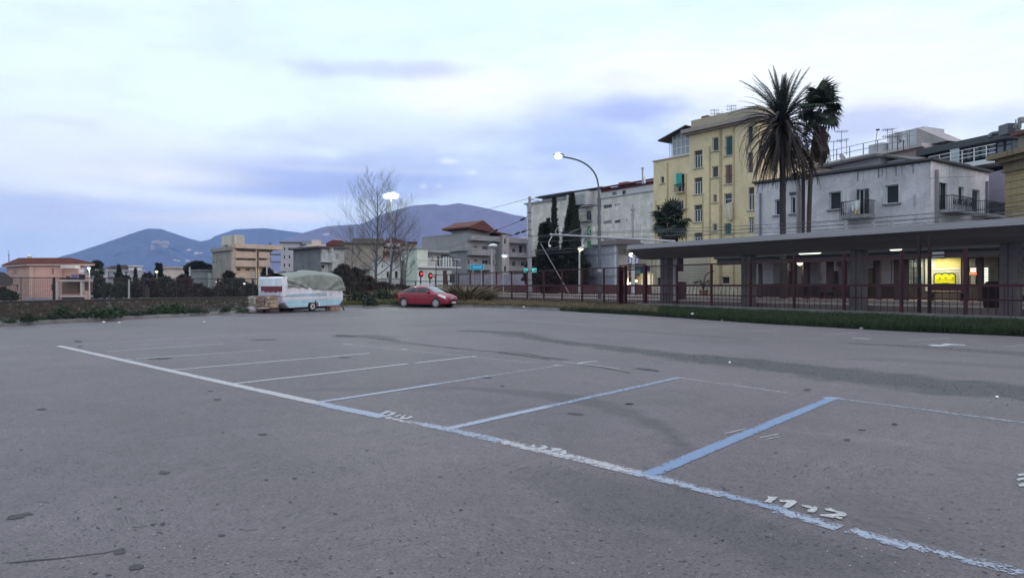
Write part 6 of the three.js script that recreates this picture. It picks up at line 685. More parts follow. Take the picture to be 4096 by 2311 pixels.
// --- utility block and lit annex left of the canopy ---
{
  const fr = plan(2318, 78, 2466, 71), f2 = plan(2466, 71, 2491, 72.6), Qd = quad(fr, f2, f2.L * 2.2), b = bldg('utility_block', 'lilac grey windowless block with flat eaves before the cream building', 'building', fr), m1 = oldM([0.36, 0.36, 0.44]), top = fr.y(2400, 984);
  facade(b, fr, { mat: m1, top, t: 0.2 }); facade(b, f2, { mat: wallM([0.54, 0.53, 0.52]), top, t: 0.2, x0: 0.02, x1: f2.L * 2 }); prism(b, 'wall', Qd, -0.9, top - 0.02, m1, -0.22); for (const [y, h] of [[1016, 0.22], [1105, 0.18]]) { const yy = fr.y(2400, y); inF(b, fr, 'band', [bxs(-0.02, fr.L + 0.03, yy - h / 2, yy + h / 2, 0.01, 0.07)], M([0.2, 0.2, 0.26])); inF(b, f2, 'band', [bxs(0.0, f2.L * 2, yy - h / 2, yy + h / 2, 0.01, 0.07)], M([0.24, 0.23, 0.26])); }
  inF(b, fr, 'roof', [bxs(fr.u(2372), fr.L + 0.6, top + 0.004, top + 0.2, -3, 0.35), bxs(fr.u(2388), fr.L, top + 0.2, top + 0.55, -3, -0.1)], M([0.16, 0.13, 0.14]));
}
{
  const f = plan(2470, 80, 2668, 70), b = bldg('station_annex', 'cream annex with two bright doorways left of the first canopy pillar', 'building', f), cm = wallM([0.56, 0.52, 0.42]), top = f.y(2560, 1002);
  facade(b, f, { mat: cm, top, t: 0.25, wins: [{ r: [2487, 1046, 2506, 1068], k: 'p', f: 'g', sm: M([0.2, 0.2, 0.15]) }, { r: [2563, 1097, 2584, 1139], k: 'p', sm: M([0.5, 0.47, 0.38]) }, { r: [2630, 1110, 2645, 1139], k: 'v', f: 'd' }] }); inF(b, f, 'wall', [bxs(0, f.L, -0.9, top - 0.02, -5, -0.253)], cm); inF(b, f, 'awning', [bxs(f.u(2548), f.u(2582), f.y(2565, 1093), f.y(2565, 1068), 0.02, 0.6)], M([0.03, 0.12, 0.18])); inF(b, f, 'blue_sign', [bxs(f.u(2583), f.u(2602), f.y(2590, 1085), f.y(2590, 1066), 0.02, 0.3)], M([0.03, 0.05, 0.28]));
  const [a, c, d, e] = f.rect([2593, 1096, 2612, 1139]); inF(b, f, 'lit_window', [bxs(a, c, d, e, 0.01, 0.05)], glow([1, 0.9, 0.62], 0.72)); inF(b, f, 'pipe', [bxs(f.u(2606), f.u(2610), 0, top, 0.02, 0.14), bxs(f.u(2622), f.u(2624), 0, top, 0.02, 0.1)], cm); inF(b, f, 'gallery', [bxs(f.u(2500), f.u(2560), f.y(2530, 1105), f.y(2530, 1090), 0.02, 1.2)], M([0.09, 0.05, 0.06]));
  for (const [px, py, r, l] of [[2500, 1122, 0.17, 'left and largest of three warm globe lamps by the annex'], [2521, 1133, 0.12, 'small low warm globe lamp by the annex, middle of three'], [2546, 1124, 0.16, 'right of three warm globe lamps by the annex']]) { const t = thing('wall_lamp', l, 'lamp', P(px, py, 74)); part(t, 'globe_light', [new THREE.SphereGeometry(r, 16, 10)], glow([1, 0.9, 0.6], 1.5)); part(t, 'bracket', [rod(V(0, 0, -0.05), V(0, 0.1, -0.9), 0.02)], ironM); const pl = new THREE.PointLight(new THREE.Color(1, 0.85, 0.5), 3); pl.castShadow = true; t.add(pl); }
}
// --- poles, lamps, signs ---
{
  const base = V(X(2119, 57), 0.2, -57), o = thing('catenary_pole', 'tall grey concrete railway pole with dark bands in the middle of the view', 'pole', base), h = Y(786, 57) - 0.2; part(o, 'pole', [cyl(0.2, 0.12, h, 0, 0, 0, 16)], concM([0.33, 0.32, 0.35])); for (const y of [0.5, 1.3, 1.75, 3.6, 5.4, 5.9, 6.6, 7.3]) part(o, 'band', [cyl(0.215 - y * 0.009, 0.215 - y * 0.009, 0.06, 0, y, 0, 16)], ironM); part(o, 'bracket', [rod(V(0, h - 0.25, 0), V(0.78, h - 0.35, 0), 0.035), rod(V(0, h - 0.9, 0), V(0.78, h - 0.35, 0), 0.025), rod(V(0, h - 0.25, 0.1), V(0.6, h - 0.1, 0.1), 0.025)], metal([0.3, 0.3, 0.33]));
  const p2 = single('catenary_pole', [rod(V(X(2531, 92), -0.5, -92), P(2531, 816, 92), 0.19, 0.13, 10), bx(0.6, 0.35, 0.3, ...P(2531, 838, 92).toArray()), bx(0.5, 0.3, 0.3, ...P(2531, 857, 92).toArray()), bx(0.6, 0.3, 0.3, ...P(2534, 957, 92).toArray())], metal([0.34, 0.33, 0.36]), 'slim grey railway pole against the cream wall left of the fan palm', 'pole');
  const arm = thing('catenary_boom', 'long pale steel arm reaching left from the canopy over the tracks', 'catenary boom'), A = P(2208, 938, 51), B = ST(stX(2701, -1), stY(2701, 965, -1), -1); part(arm, 'boom', [rod(A, B, 0.065, 0.065, 10), rod(A, A.clone().add(V(-0.15, 0, 0)), 0.09, 0.09, 10)], postM);
  for (const [px, dx] of [[2247, 0], [2380, 0]]) { const Zp = mix(51, 45.6, (px - 2208) / 493), q = (x, y) => P(px + x, y, Zp); part(arm, 'dropper', [tube([q(-20, 938), q(-25, 926), q(-18, 913), q(-4, 908)], 0.03, 6), rod(q(-4, 904), q(-4, 942), 0.025)], postM); part(arm, 'insulator', [rod(q(-4, 908), q(-4, 926), 0.1, 0.08, 10)], M([0.55, 0.55, 0.56])); part(arm, 'clamp', [bx(0.2, 0.12, 0.16, ...q(-4, 940).toArray())], postM); part(arm, 'steady_arm', [tube([q(-38, 944), q(-46, 957), q(-52, 972), q(-50, 984)], 0.032, 6), new THREE.SphereGeometry(0.1, 10, 8).translate(...q(-48, 984).toArray())], whiteP); part(arm, 'hanger', [rod(q(0, 942), q(2, 968), 0.035, 0.03)], postM); }
  single('guy_pole', [rod(P(2162, 973, 54), P(2297, 1208, 54), 0.022, 0.028, 8), rod(P(2291, 1198, 54), P(2299, 1210, 54), 0.08, 0.05, 8)], metal([0.4, 0.38, 0.41]), 'slanting white stay rod running down to the grass', 'stay');
  const wires = thing('overhead_wires', 'thin overhead railway wires strung across the station', 'wires'), wm = metal([0.1, 0.1, 0.12]), wr = (pts, r = 0.018) => part(wires, 'wire', tube(pts.map(p => P(...p)), r, 4, 14), wm);
  wr([[2116, 864, 57], [2050, 895, 66], [1962, 930, 80], [1823, 982, 110], [1700, 1008, 140]], 0.035); wr([[2116, 918, 57], [2036, 944, 66], [1836, 1001, 100], [1740, 1020, 125]], 0.035); wr([[2116, 793, 57], [2050, 811, 62], [1900, 850, 80]], 0.02); for (const [a, b] of [[2090, 877], [1982, 922], [2095, 925], [2070, 933]]) part(wires, 'insulator', [rod(P(a - 9, b + 4, 59), P(a + 9, b - 4, 59), 0.09, 0.09, 8)], ironM);
  for (const [y0, y1, y2, y3] of [[926, 914, 888, 825], [932, 924, 906, 846], [952, 940, 922, 858]]) wr([[2120, y0 + 18, 57], [2450, y0, 55], [2750, y1, 48], [3250, y2, 40], [4096, y3, 29], [4400, y3 - 25, 26]]); wr([[2208, 938, 51], [2300, 920, 50], [2531, 840, 92]], 0.012); wr([[2531, 840, 92], [2600, 875, 80], [2690, 935, 70], [2720, 955, 66]], 0.02); wr([[2100, 1012, 57], [2318, 992, 58], [2560, 985, 60]], 0.014); wr([[2100, 1020, 57], [2318, 1004, 58]], 0.014); wr([[2251, 943, 50], [2320, 915, 58], [2350, 905, 60]], 0.025); wr([[3900, 705, 44], [3740, 712, 47.5], [3560, 735, 54]], 0.012); wr([[2250, 985, 50], [2180, 998, 54], [2120, 1005, 57]], 0.015); wr([[2118, 975, 57], [2000, 985, 60], [1850, 1020, 80]], 0.012);
}
const ramp2 = (pts, r) => tube(pts, r, 8, 16);
{ // the tall curved street lamp
  const Z = 50.4, o = thing('street_lamp', 'tall dark street lamp with curved arm, lit white against the sky', 'street lamp', V(X(2399, Z), 0.15, -Z)), q = (px, py) => P(px, py, Z).sub(o.position); const pm2 = metal([0.09, 0.10, 0.12]);
  part(o, 'pole', [rod(V(0, 0, 0), q(2399, 1082), 0.15, 0.14, 12), rod(q(2399, 1082), q(2396, 775), 0.105, 0.085, 12), ramp2([q(2396, 775), q(2393, 735), q(2384, 702), q(2364, 673), q(2330, 648), q(2290, 634), q(2252, 627)], 0.062)], pm2); part(o, 'collar', [cyl(0.16, 0.16, 0.25, 0, 2.35, 0, 12)], postM);
  part(o, 'lamp_head', [new THREE.SphereGeometry(1, 18, 10, 0, 6.2832, 0, 1.6).scale(0.42, 0.16, 0.2).translate(...q(2236, 621).toArray())], pm2); part(o, 'lamp_light', [new THREE.SphereGeometry(0.27, 20, 14).scale(1.05, 0.9, 0.8).translate(...q(2233, 623).toArray())], glow([1, 0.97, 0.88], 3)); const l = new THREE.PointLight(new THREE.Color(1, 0.95, 0.82), 8); l.castShadow = true; l.position.copy(q(2233, 624)); o.add(l);
}
{ // the floodlight mast in the bare tree
  const Z = 76, o = thing('floodlight_mast', 'tall mast with brilliant white lamp cluster in front of the bare tree', 'street lamp', V(X(1563, Z), 0, -Z)), h = Y(792, Z); part(o, 'pole', [cyl(0.12, 0.075, h, 0, 0, 0, 12)], metal([0.3, 0.32, 0.33])); part(o, 'crossarm', [rod(V(-0.8, h, 0), V(0.75, h, 0), 0.05)], postM);
  for (const [x, y] of [[-0.62, 0.12], [-0.15, 0.3], [0.32, 0.32], [0.62, 0.12]]) { const hd = part(o, 'lamp_head', [bx(0.5, 0.12, 0.42, x, h + y + 0.26, 0)], postM); const e = part(hd, 'lamp_light', [new THREE.SphereGeometry(0.22, 14, 10).scale(1, 0.9, 0.8).translate(x, h + y, 0.06)], glow([0.93, 1, 0.8], 3)); const l = new THREE.PointLight(new THREE.Color(0.86, 1, 0.72), 42); l.castShadow = true; l.position.set(x, h + y, 0.06); o.add(l); }
}
const mush = (px, py, Z, y0, lit, label, col, I, r = 0.42) => { const p = P(px, py, Z), o = thing('platform_lamp', label, 'lamp post', V(p.x, y0, p.z)), h = p.y - y0; part(o, 'pole', [cyl(0.1, 0.075, h, 0, 0, 0, 12)], postM); part(o, 'lamp_shade', [new THREE.SphereGeometry(r, 22, 10, 0, 6.2832, 0, 1.5).scale(1, 0.6, 1).translate(lit === 2 ? -0.2 : 0.12, h, 0)], whiteP); part(o, 'lamp_light', [new THREE.SphereGeometry(r * 0.78, 18, 8, 0, 6.2832, 1.5, 1.6).scale(1, 0.5, 1).translate(lit === 2 ? -0.2 : 0.12, h - 0.02, 0)], lit ? glow(col, lit === 2 ? 2.2 : 1.2) : M([0.45, 0.45, 0.46])); if (lit) { const l = new THREE.PointLight(new THREE.Color(...col), I); l.castShadow = true; l.position.set(lit === 2 ? -0.2 : 0.12, h - 0.16, 0); o.add(l); } };
mush(1967, 985, 62, 0.54, 0, 'unlit platform lamp post with pale mushroom head behind the fence'); mush(2014, 1024, 83, 0.62, 1, 'shorter platform lamp with faintly lit dome before the grey flats', [0.95, 0.98, 1], 3); mush(2318, 996, 65, 0.62, 1, 'platform lamp post with warm lit head right of the cypresses', [1, 0.8, 0.45], 7, 0.34); mush(2176, 1042, 75, 0.62, 2, 'low platform lamp glowing greenish white before the dark cypress', [0.75, 1, 0.7], 9, 0.36);
{ const Z = 60, o = thing('canopy_spotlight', 'small bright spotlight at the left tip of the canopy', 'lamp', P(2523, 1019, Z)); part(o, 'spot_light', [new THREE.SphereGeometry(0.16, 14, 10)], glow([0.9, 1, 0.95], 2)); part(o, 'arm', [rod(V(0, 0.12, 0), V(-0.6, 0.35, 0), 0.05), bx(0.5, 0.12, 0.3, -0.15, 0.24, 0)], M([0.06, 0.03, 0.03])); const l = new THREE.PointLight(new THREE.Color(0.9, 1, 0.95), 5); l.castShadow = true; o.add(l); }
const font = await new FontLoader().loadAsync('fonts/droid/droid_sans_bold.typeface.json');
{ // platform numbers
  const Z = 60, o = thing('platform_number_post', 'white post carrying blue platform boards numbered 3 and 2', 'sign post', V(X(2533, Z), 0.54, -Z)); part(o, 'post', [bx(0.26, Y(1012, Z) - 0.54, 0.26, 0, (Y(1012, Z) - 0.54) / 2, 0)], M([0.5, 0.48, 0.52]));
  for (const [px, ch] of [[2519, '3'], [2547, '2']]) { const x = X(px, Z) - o.position.x, y = Y(1043, Z) - 0.54, s = part(o, 'number_board', [bx(0.34, 0.6, 0.05, x, y, 0.1)], M([0.09, 0.11, 0.26])); const t = new TextGeometry(ch, { font, size: 0.36, depth: 0.012 }); t.center(); part(s, 'digit', tr(t, x, y, 0.135), M([0.75, 0.75, 0.78])); }
}
{ // teal boards with unreadable pale lettering
  const board = (name, px0, px1, py0, py1, Z, label, col, base) => { const w = X(px1, Z) - X(px0, Z), h = (py1 - py0) * Z / F, c = P((px0 + px1) / 2, (py0 + py1) / 2, Z), o = thing(name, label, 'sign', V(c.x, base, c.z)); const cv = document.createElement('canvas'); cv.width = 256; cv.height = 96; const x = cv.getContext('2d'); x.fillStyle = col; x.fillRect(0, 0, 256, 96); x.strokeStyle = '#8fd0e0'; x.lineWidth = 6; x.strokeRect(5, 5, 246, 86); return { o, w, h, y: c.y - base, cv, x }; };
  let q = board('station_name_board', 1881, 1936, 1057, 1079, 66, 'bright blue station name board with pale border before the grey flats', '#1590b8', 0.54); reseed(6); q.x.strokeStyle = '#9fdcec'; q.x.lineWidth = 7; for (let i = 0; i < 13; i++) { q.x.beginPath(); const a = 55 + i * 12; q.x.moveTo(a, 56); q.x.lineTo(a + 4, 38 + (i * 7) % 12); q.x.lineTo(a + 8, 58); q.x.stroke(); } const tx = new THREE.CanvasTexture(q.cv); tx.colorSpace = THREE.SRGBColorSpace; part(q.o, 'board', [bx(q.w, q.h, 0.08, 0, q.y, 0)], M([0.03, 0.3, 0.45])); part(q.o, 'face', new THREE.PlaneGeometry(q.w, q.h).translate(0, q.y, 0.045), M([1, 1, 1], { map: tx })); for (const s of [-0.3, 0.3]) part(q.o, 'post', [cyl(0.04, 0.04, q.y - q.h / 2, s * q.w, 0, 0, 8)], postM);
  q = board('green_sign', 2095, 2146, 1072, 1089, 70, 'bright teal green sign behind the concrete pole', '#12a596', 0.62); q.x.fillStyle = '#8fe8d8'; q.x.fillRect(60, 40, 34, 40); q.x.fillRect(168, 34, 40, 44); const ty = new THREE.CanvasTexture(q.cv); ty.colorSpace = THREE.SRGBColorSpace; part(q.o, 'board', [bx(q.w, q.h, 0.2, 0, q.y, 0)], M([0.02, 0.35, 0.32])); part(q.o, 'lit_face', new THREE.PlaneGeometry(q.w, q.h).translate(0, q.y, 0.105), M([1, 1, 1], { map: ty, emissive: lin(1, 1, 1), emissiveMap: ty, emissiveIntensity: 0.5 })); part(q.o, 'post', [cyl(0.05, 0.05, q.y - q.h / 2, 0, 0, 0, 8)], postM);
}
// red signals
for (const [px, py, Z, l] of [[1685, 1095, 80, 'left of two railway signals showing red'], [1722, 1103, 80, 'right of two railway signals showing red']]) { const o = thing('railway_signal', l, 'signal', V(X(px, Z), 0, -Z)), y = Y(py, Z); part(o, 'post', [cyl(0.09, 0.08, y, -0.08, 0, 0, 8)], ironM); part(o, 'head', [new THREE.CylinderGeometry(0.26, 0.26, 0.1, 24).rotateX(Math.PI / 2).translate(-0.03, y + 0.12, 0), new THREE.CylinderGeometry(0.26, 0.26, 0.1, 24).rotateX(Math.PI / 2).translate(-0.03, y - 0.14, 0), bx(0.52, 0.26, 0.1, -0.03, y - 0.01, 0)], darkM); part(o, 'hood', [new THREE.CylinderGeometry(0.15, 0.15, 0.24, 14, 1, true, Math.PI / 2, Math.PI).rotateX(Math.PI / 2).translate(0.03, y + 0.03, 0.16)], sheet([0.015, 0.015, 0.018])); part(o, 'signal_light', [new THREE.SphereGeometry(0.13, 14, 10).scale(1, 1, 0.4).translate(0.03, y + 0.02, 0.07)], glow([1, 0.03, 0.06], 1.6)); const L = new THREE.PointLight(new THREE.Color(1, 0.05, 0.06), 0.5); L.castShadow = true; L.position.set(0.03, y, 0.3); o.add(L); }
// black gooseneck lamps and a barrier at the crossing
for (const [px, Z, l] of [[1744, 84, 'left of two black gooseneck lamp posts by the white house'], [1826, 86, 'right of two black gooseneck lamp posts by the white house']]) { const o = thing('gooseneck_lamp', l, 'lamp post', V(X(px, Z), 0, -Z)), q = (a, b) => P(px + a, b, Z).sub(o.position); part(o, 'pole', [rod(V(0, 0, 0), q(0, 1046), 0.06, 0.05), rod(q(-20, 1042), q(2, 1042), 0.05), tube([q(0, 1042), q(8, 1047), q(11, 1056), q(11, 1062)], 0.05, 6), tube([q(-20, 1042), q(-12, 1034), q(-18, 1024), q(-24, 1021)], 0.045, 6)], ironM); part(o, 'lamp_head', [cyl(0.12, 0.05, 0.16, ...q(11, 1066).toArray(), 10)], ironM); }
{ const Z = 78, o = thing('crossing_gate', 'dark steel gate frame behind the roof of the red car', 'gate', V(X(1720, Z), 0, -Z)), q = (a, b) => P(a, b, Z).sub(o.position); part(o, 'rail', [rod(q(1604, 1125), q(1800, 1125), 0.05), rod(q(1604, 1145), q(1742, 1145), 0.045)], ironM); for (const x of [1608, 1662, 1742, 1790]) part(o, 'post', [rod(q(x, 1125), q(x, 1185), 0.07)], ironM); const w = single('barrier_bar', [bx(1.6, 0.14, 0.1), bx(0.12, 0.5, 0.12, -0.8, -0.2, 0), bx(0.12, 0.5, 0.12, 0.8, -0.2, 0)], whiteP, 'white barrier bar behind the red car roof', 'barrier', null, P(1695, 1138, 76)); single('brown_pillar', [bx(0.36, 3.3, 0.36, 0, 0.8, 0), bx(0.42, 0.1, 0.42, 0, 2.5, 0)], M([0.07, 0.035, 0.035]), 'dark brown pillar at the left end of the red fence', 'pillar', null, V(X(1779, 71), 0.5, -71)); }
// left side lamps
const tiny = (px, py, Z, y0, r, col, e, I, label, post = postM) => { const p = P(px, py, Z), o = thing('street_lamp', label, 'street lamp', V(p.x, y0, p.z)), h = p.y - y0; part(o, 'pole', [cyl(0.09, 0.07, h, 0.0, 0, -0.15, 8)], post); part(o, 'lamp_head', [new THREE.SphereGeometry(r * 1.15, 14, 8, 0, 6.2832, 0, 1.5).scale(1, 0.6, 1).translate(0, h + r * 0.3, 0)], post); part(o, 'lamp_light', [new THREE.SphereGeometry(r, 14, 10).scale(1, 0.75, 1).translate(0, h, 0)], glow(col, e)); const l = new THREE.PointLight(new THREE.Color(...col), I); l.castShadow = true; l.position.set(0, h, 0); o.add(l); };
tiny(1104, 1096, 112, -0.9, 0.33, [1, 0.75, 0.25], 2.2, 9, 'bright amber street lamp just above the caravan front'); tiny(1081, 1094, 116, -0.9, 0.2, [1, 0.7, 0.05], 1.2, 4, 'dimmer yellow lamp left of the bright amber one'); tiny(353, 1073, 94, -0.9, 0.2, [1, 1, 0.9], 2, 5, 'white lamp at the right eaves of the orange house', whiteP); tiny(624, 1087, 118, -0.9, 0.25, [1, 0.95, 0.55], 1.8, 6, 'pale street lamp before the long pale hall'); tiny(976, 1134, 88, -0.5, 0.13, [0.95, 1, 0.95], 2, 3, 'small white lamp low in the shrubs left of the caravan', ironM); tiny(863, 1126, 95, -0.5, 0.1, [1, 0.7, 0.55], 1.2, 1.5, 'faint pinkish lamp low before the tan block', ironM);
for (const [px, y, Z, l, c] of [[514, 1118, 80, 'grey post standing among dark shrubs right of the white villa', postM], [757, 1068, 100, 'grey utility pole at the right end of the pale hall', postM], [1066, 1050, 100, 'light grey utility pole right of the tan block', postM], [1014, 1084, 98, 'grey pole before the tan block, left of two', postM], [1036, 1082, 98, 'thin grey pole before the tan block, right of two', postM]]) single('utility_pole', [rod(V(X(px, Z), -0.9, -Z), P(px, y, Z), 0.13, 0.1, 10)], c, l, 'pole');
// mesh fence and low wall on the left
{
  const f = thing('mesh_fence', 'dark wire mesh fence along the bank behind the caravan', 'fence'), pts = [[-80, 62], [213, 66], [415, 69], [575, 71], [870, 74], [1010, 76], [1340, 78], [1608, 79]].map(([px, Z]) => V(X(px, Z), 0, -Z)), m0 = metal([0.03, 0.026, 0.028]);
  for (let i = 0; i < pts.length; i++) { const q = part(f, 'post', [bx(0.16, 2.4, 0.16, 0, 1.1, 0)], m0); q.position.copy(pts[i]); if (i === pts.length - 1) break; const a = pts[i], b = pts[i + 1], L = a.distanceTo(b), mid = a.clone().lerp(b, 0.5), ry = Math.atan2(-(b.z - a.z), b.x - a.x), ad = (n, g) => { const k = part(f, n, g, m0); k.position.copy(mid); k.rotation.y = ry; }; ad('top_rail', uvm(bx(L, 0.07, 0.06, 0, 2.25, 0))); const W2 = []; for (let y = 0.15; y < 2.2; y += 0.12) W2.push(bx(L, 0.016, 0.016, 0, y, 0)); for (let x = -L / 2; x < L / 2; x += 0.15) W2.push(bx(0.016, 2.1, 0.016, x, 1.15, 0.02)); ad('wire_mesh', mg(W2)); for (let x = -L / 2 + 3; x < L / 2 - 1.5; x += 3) ad('stake', uvm(bx(0.07, 2.25, 0.07, x, 1.1, 0.03))); }
  const w = new THREE.Group(); w.name = 'bank_wall'; w.userData.kind = 'structure'; scene.add(w); const dm = concM([0.055, 0.05, 0.05]), pm3 = concM([0.085, 0.08, 0.078]);
  const wl = [[-700, 33], [-300, 41], [0, 47], [330, 53], [700, 61], [1005, 66], [1350, 70], [1600, 74]].map(([px, Z]) => V(X(px, Z), 0, -Z)); for (let i = 0; i < wl.length - 1; i++) { const a = wl[i], b = wl[i + 1], L = a.distanceTo(b), mid = a.clone().lerp(b, 0.5), ry = Math.atan2(-(b.z - a.z), b.x - a.x); const n = Math.max(1, Math.round(L / 2)); for (let k = 0; k < n; k++) { const c = a.clone().lerp(b, (k + 0.5) / n), q = part(w, 'wall_block', uvm(bx(L / n - 0.03, 0.42, 0.3, 0, 0.16, 0)), dm); q.position.copy(c); q.rotation.y = ry; const cp = part(w, 'coping', uvm(bx(L / n - 0.02, 0.07, 0.42, 0, 0.41, 0)), pm3); cp.position.copy(c); cp.rotation.y = ry; } }
  struct('bank', [(() => { const s = []; const pos = [], out = wl.map((p, i) => p.clone().multiplyScalar(1.55)); for (let i = 0; i < wl.length - 1; i++) { const a = wl[i], b = wl[i + 1], c = out[i], d = out[i + 1]; for (const [p, y] of [[a, 0.3], [b, 0.3], [c, -0.5], [b, 0.3], [d, -0.5], [c, -0.5]]) pos.push(p.x, y, p.z); } const g = new THREE.BufferGeometry(); g.setAttribute('position', new THREE.Float32BufferAttribute(pos, 3)); g.setAttribute('uv', new THREE.Float32BufferAttribute(new Float32Array(pos.length / 3 * 2), 2)); g.computeVertexNormals(); return g; })()], sheet([0.05, 0.045, 0.038], { map: mGr2, roughness: 1 }));
}
// ---------- trees and shrubs ----------
const bark = M([0.10, 0.085, 0.075], { map: rep(tBark, 1), roughness: 1 });
const leafM = c => sheet(c, { roughness: 0.85 });
// blades spread through a shape: f(t) gives the crown's radius at height share t
function bladeCrown(n, h, f, len, wid, up, sd, lump = 0.4) {
  reseed(sd); const pos = [];
  for (let i = 0; i < n; i++) {
    const t = rnd(), a = rr(0, 6.2832), k = 1 + lump * 1.6 * fbm(Math.cos(a) * 1.7 + sd, t * 6, Math.sin(a) * 1.7, 3), r = f(t) * Math.pow(rnd(), 0.35) * k, c = V(Math.cos(a) * r, t * h, Math.sin(a) * r);
    const u = V(Math.cos(a) * (1 - up) + rr(-0.5, 0.5), up + rr(-0.3, 0.4), Math.sin(a) * (1 - up) + rr(-0.5, 0.5)).normalize(), v = u.clone().cross(V(rr(-1, 1), rr(-1, 1), rr(-1, 1))).normalize(), s = len * rr(0.6, 1.4), w = wid * rr(0.6, 1.4);
    const p0 = c, p1 = c.clone().addScaledVector(u, s * 0.45).addScaledVector(v, w), p2 = c.clone().addScaledVector(u, s), p3 = c.clone().addScaledVector(u, s * 0.45).addScaledVector(v, -w); for (const p of [p0, p1, p2, p0, p2, p3]) pos.push(p.x, p.y, p.z);
  }
  const g = new THREE.BufferGeometry(); g.setAttribute('position', new THREE.Float32BufferAttribute(pos, 3)); g.computeVertexNormals(); return g;
}
const cypress = (px, yTop, w, Z, label, sd, tip = 0, y0 = 0) => { const h = Y(yTop, Z) - y0, R = w / 2 * Z / F * 1.3, o = thing('cypress_tree', label, 'tree', V(X(px, Z), y0, -Z)); part(o, 'trunk', [cyl(0.16, 0.05, h * 0.9, 0, 0, 0, 8)], bark); const g = bladeCrown(Math.round(900 * h * Math.max(0.35, R)), h * 0.99, t => R * Math.pow(Math.sin(Math.PI * Math.min(1, 0.13 + 0.87 * t * 0.98)), 0.55) * (t > 0.6 ? mix(1, 0.18, (t - 0.6) / 0.4) : 1), 0.42, 0.07, 0.8, sd, 0.35); if (tip) { const p = g.attributes.position; for (let i = 0; i < p.count; i++) { const y = p.getY(i) / h, b = Math.max(0, y - 0.86) / 0.14; p.setX(i, p.getX(i) + tip * b * b); p.setY(i, p.getY(i) - Math.abs(tip) * 0.55 * b * b); } g.computeVertexNormals(); } part(o, 'crown', g, leafM([0.022, 0.028, 0.022])); return o; };
cypress(2217, 792, 26, 76, 'slim separate cypress second from the left of the group', 3); cypress(2288, 776, 56, 77, 'widest and tallest cypress of the group', 4); cypress(2302, 782, 30, 75.5, 'cypress whose tip bends over to the right', 5, 1.9); cypress(2180, 897, 26, 76.5, 'short cypress with thin upright tips at the left of the group', 6); cypress(2193, 880, 22, 78, 'thin short cypress just left of the slim separate one', 7);
function shrub(px, yTop, yBot, w, Z, col, label, o = {}) {
  const y0 = Y(yBot, Z), h = Y(yTop, Z) - y0, R = w / 2 * Z / F, t = thing(o.name || 'shrub', label, o.cat || 'shrub', V(X(px, Z), y0, -Z));
  const f = o.f || (s => R * Math.pow(Math.sin(Math.PI * clamp(0.2 + 0.8 * s)), 0.6)), base = o.base || 0, n = o.n || Math.round(clamp(260 * R * h, 500, 7000));
  part(t, o.name && /pine|tree|palm/.test(o.name) ? 'crown' : 'foliage', bladeCrown(n, h * (1 - base), f, o.len || 0.5, o.wid || 0.12, 0.45, Math.round(px + yTop), 0.75).translate(0, h * base, 0), leafM(col));
  part(t, 'stem', [cyl(0.05 * Math.max(1, h * 0.4), 0.03, h * (base + 0.3), 0, 0, 0, 7)], bark); return t;
}
const dg = [0.018, 0.026, 0.02], dr = [0.03, 0.02, 0.024], db = [0.026, 0.024, 0.021], gg = [0.022, 0.036, 0.022];
shrub(2290, 1000, 1142, 96, 74, [0.016, 0.022, 0.018], 'dense dark conifer mass below the tallest cypress', { name: 'conifer_tree', cat: 'tree', n: 9000 }); shrub(2180, 905, 1142, 60, 75, [0.017, 0.024, 0.018], 'ragged dark conifer below the short cypresses', { name: 'conifer_tree', cat: 'tree', n: 8000, f: s => 0.82 * (1.15 - 0.85 * s) }); shrub(2135, 1045, 1140, 56, 76, [0.03, 0.022, 0.024], 'low dark reddish conifer behind the concrete pole', { name: 'conifer_tree', cat: 'tree', n: 3500 });
shrub(2225, 1010, 1142, 70, 74.5, [0.014, 0.02, 0.017], 'dark conifer between the two cypress clusters', { name: 'conifer_tree', cat: 'tree', n: 6000 });
// left background
cypress(473, 1065, 22, 118, 'taller dark cypress before the white villa', 21, 0, -0.9); cypress(540, 1077, 12, 118, 'thin small cypress at the middle of the white villa', 22, 0, -0.9);
shrub(500, 1105, 1192, 46, 108, dg, 'round dark tree right of the taller villa cypress', { name: 'round_tree', cat: 'tree' }); shrub(440, 1142, 1192, 76, 98, gg, 'low broad green bush before the white villas'); shrub(482, 1138, 1192, 60, 96, [0.02, 0.03, 0.018], 'dark green bush left of the grey post'); shrub(395, 1120, 1194, 60, 100, dg, 'dark bush right of the orange house loggia'); shrub(540, 1140, 1192, 46, 97, db, 'brown twiggy bush right of the grey post');
shrub(590, 1098, 1175, 50, 92, dr, 'dark reddish tree with bare trunks before the villa garden', { name: 'dark_tree', cat: 'tree', base: 0.0 }); for (const px of [583, 592]) single('tree_trunk', [rod(V(X(px, 91), -0.9, -91), P(px, 1150, 91), 0.13, 0.1, 7)], bark, px === 583 ? 'left of two dark trunks below the reddish tree' : 'right of two dark trunks below the reddish tree', 'trunk');
shrub(633, 1058, 1190, 44, 122, [0.016, 0.026, 0.026], 'tall bluish conifer left of the pale hall', { name: 'conifer_tree', cat: 'tree', f: s => 1.0 * (1.05 - s * 0.9), n: 2600 }); shrub(660, 1112, 1190, 70, 100, dg, 'broad dark bush before the left end of the pale hall'); shrub(700, 1140, 1192, 70, 94, [0.02, 0.025, 0.02], 'low dark bush below the pale hall'); shrub(730, 1106, 1192, 60, 98, dr, 'dark red hedge tree below the right end of the pale hall'); shrub(748, 1112, 1192, 34, 97, [0.04, 0.018, 0.022], 'reddest small bush at the right end of the pale hall'); shrub(790, 1140, 1192, 60, 92, dr, 'dark purple bush before the green shed'); shrub(822, 1160, 1192, 50, 90, db, 'low brown bush right of the green shed'); shrub(612, 1150, 1190, 50, 95, dg, 'dark bush under the pale street lamp');
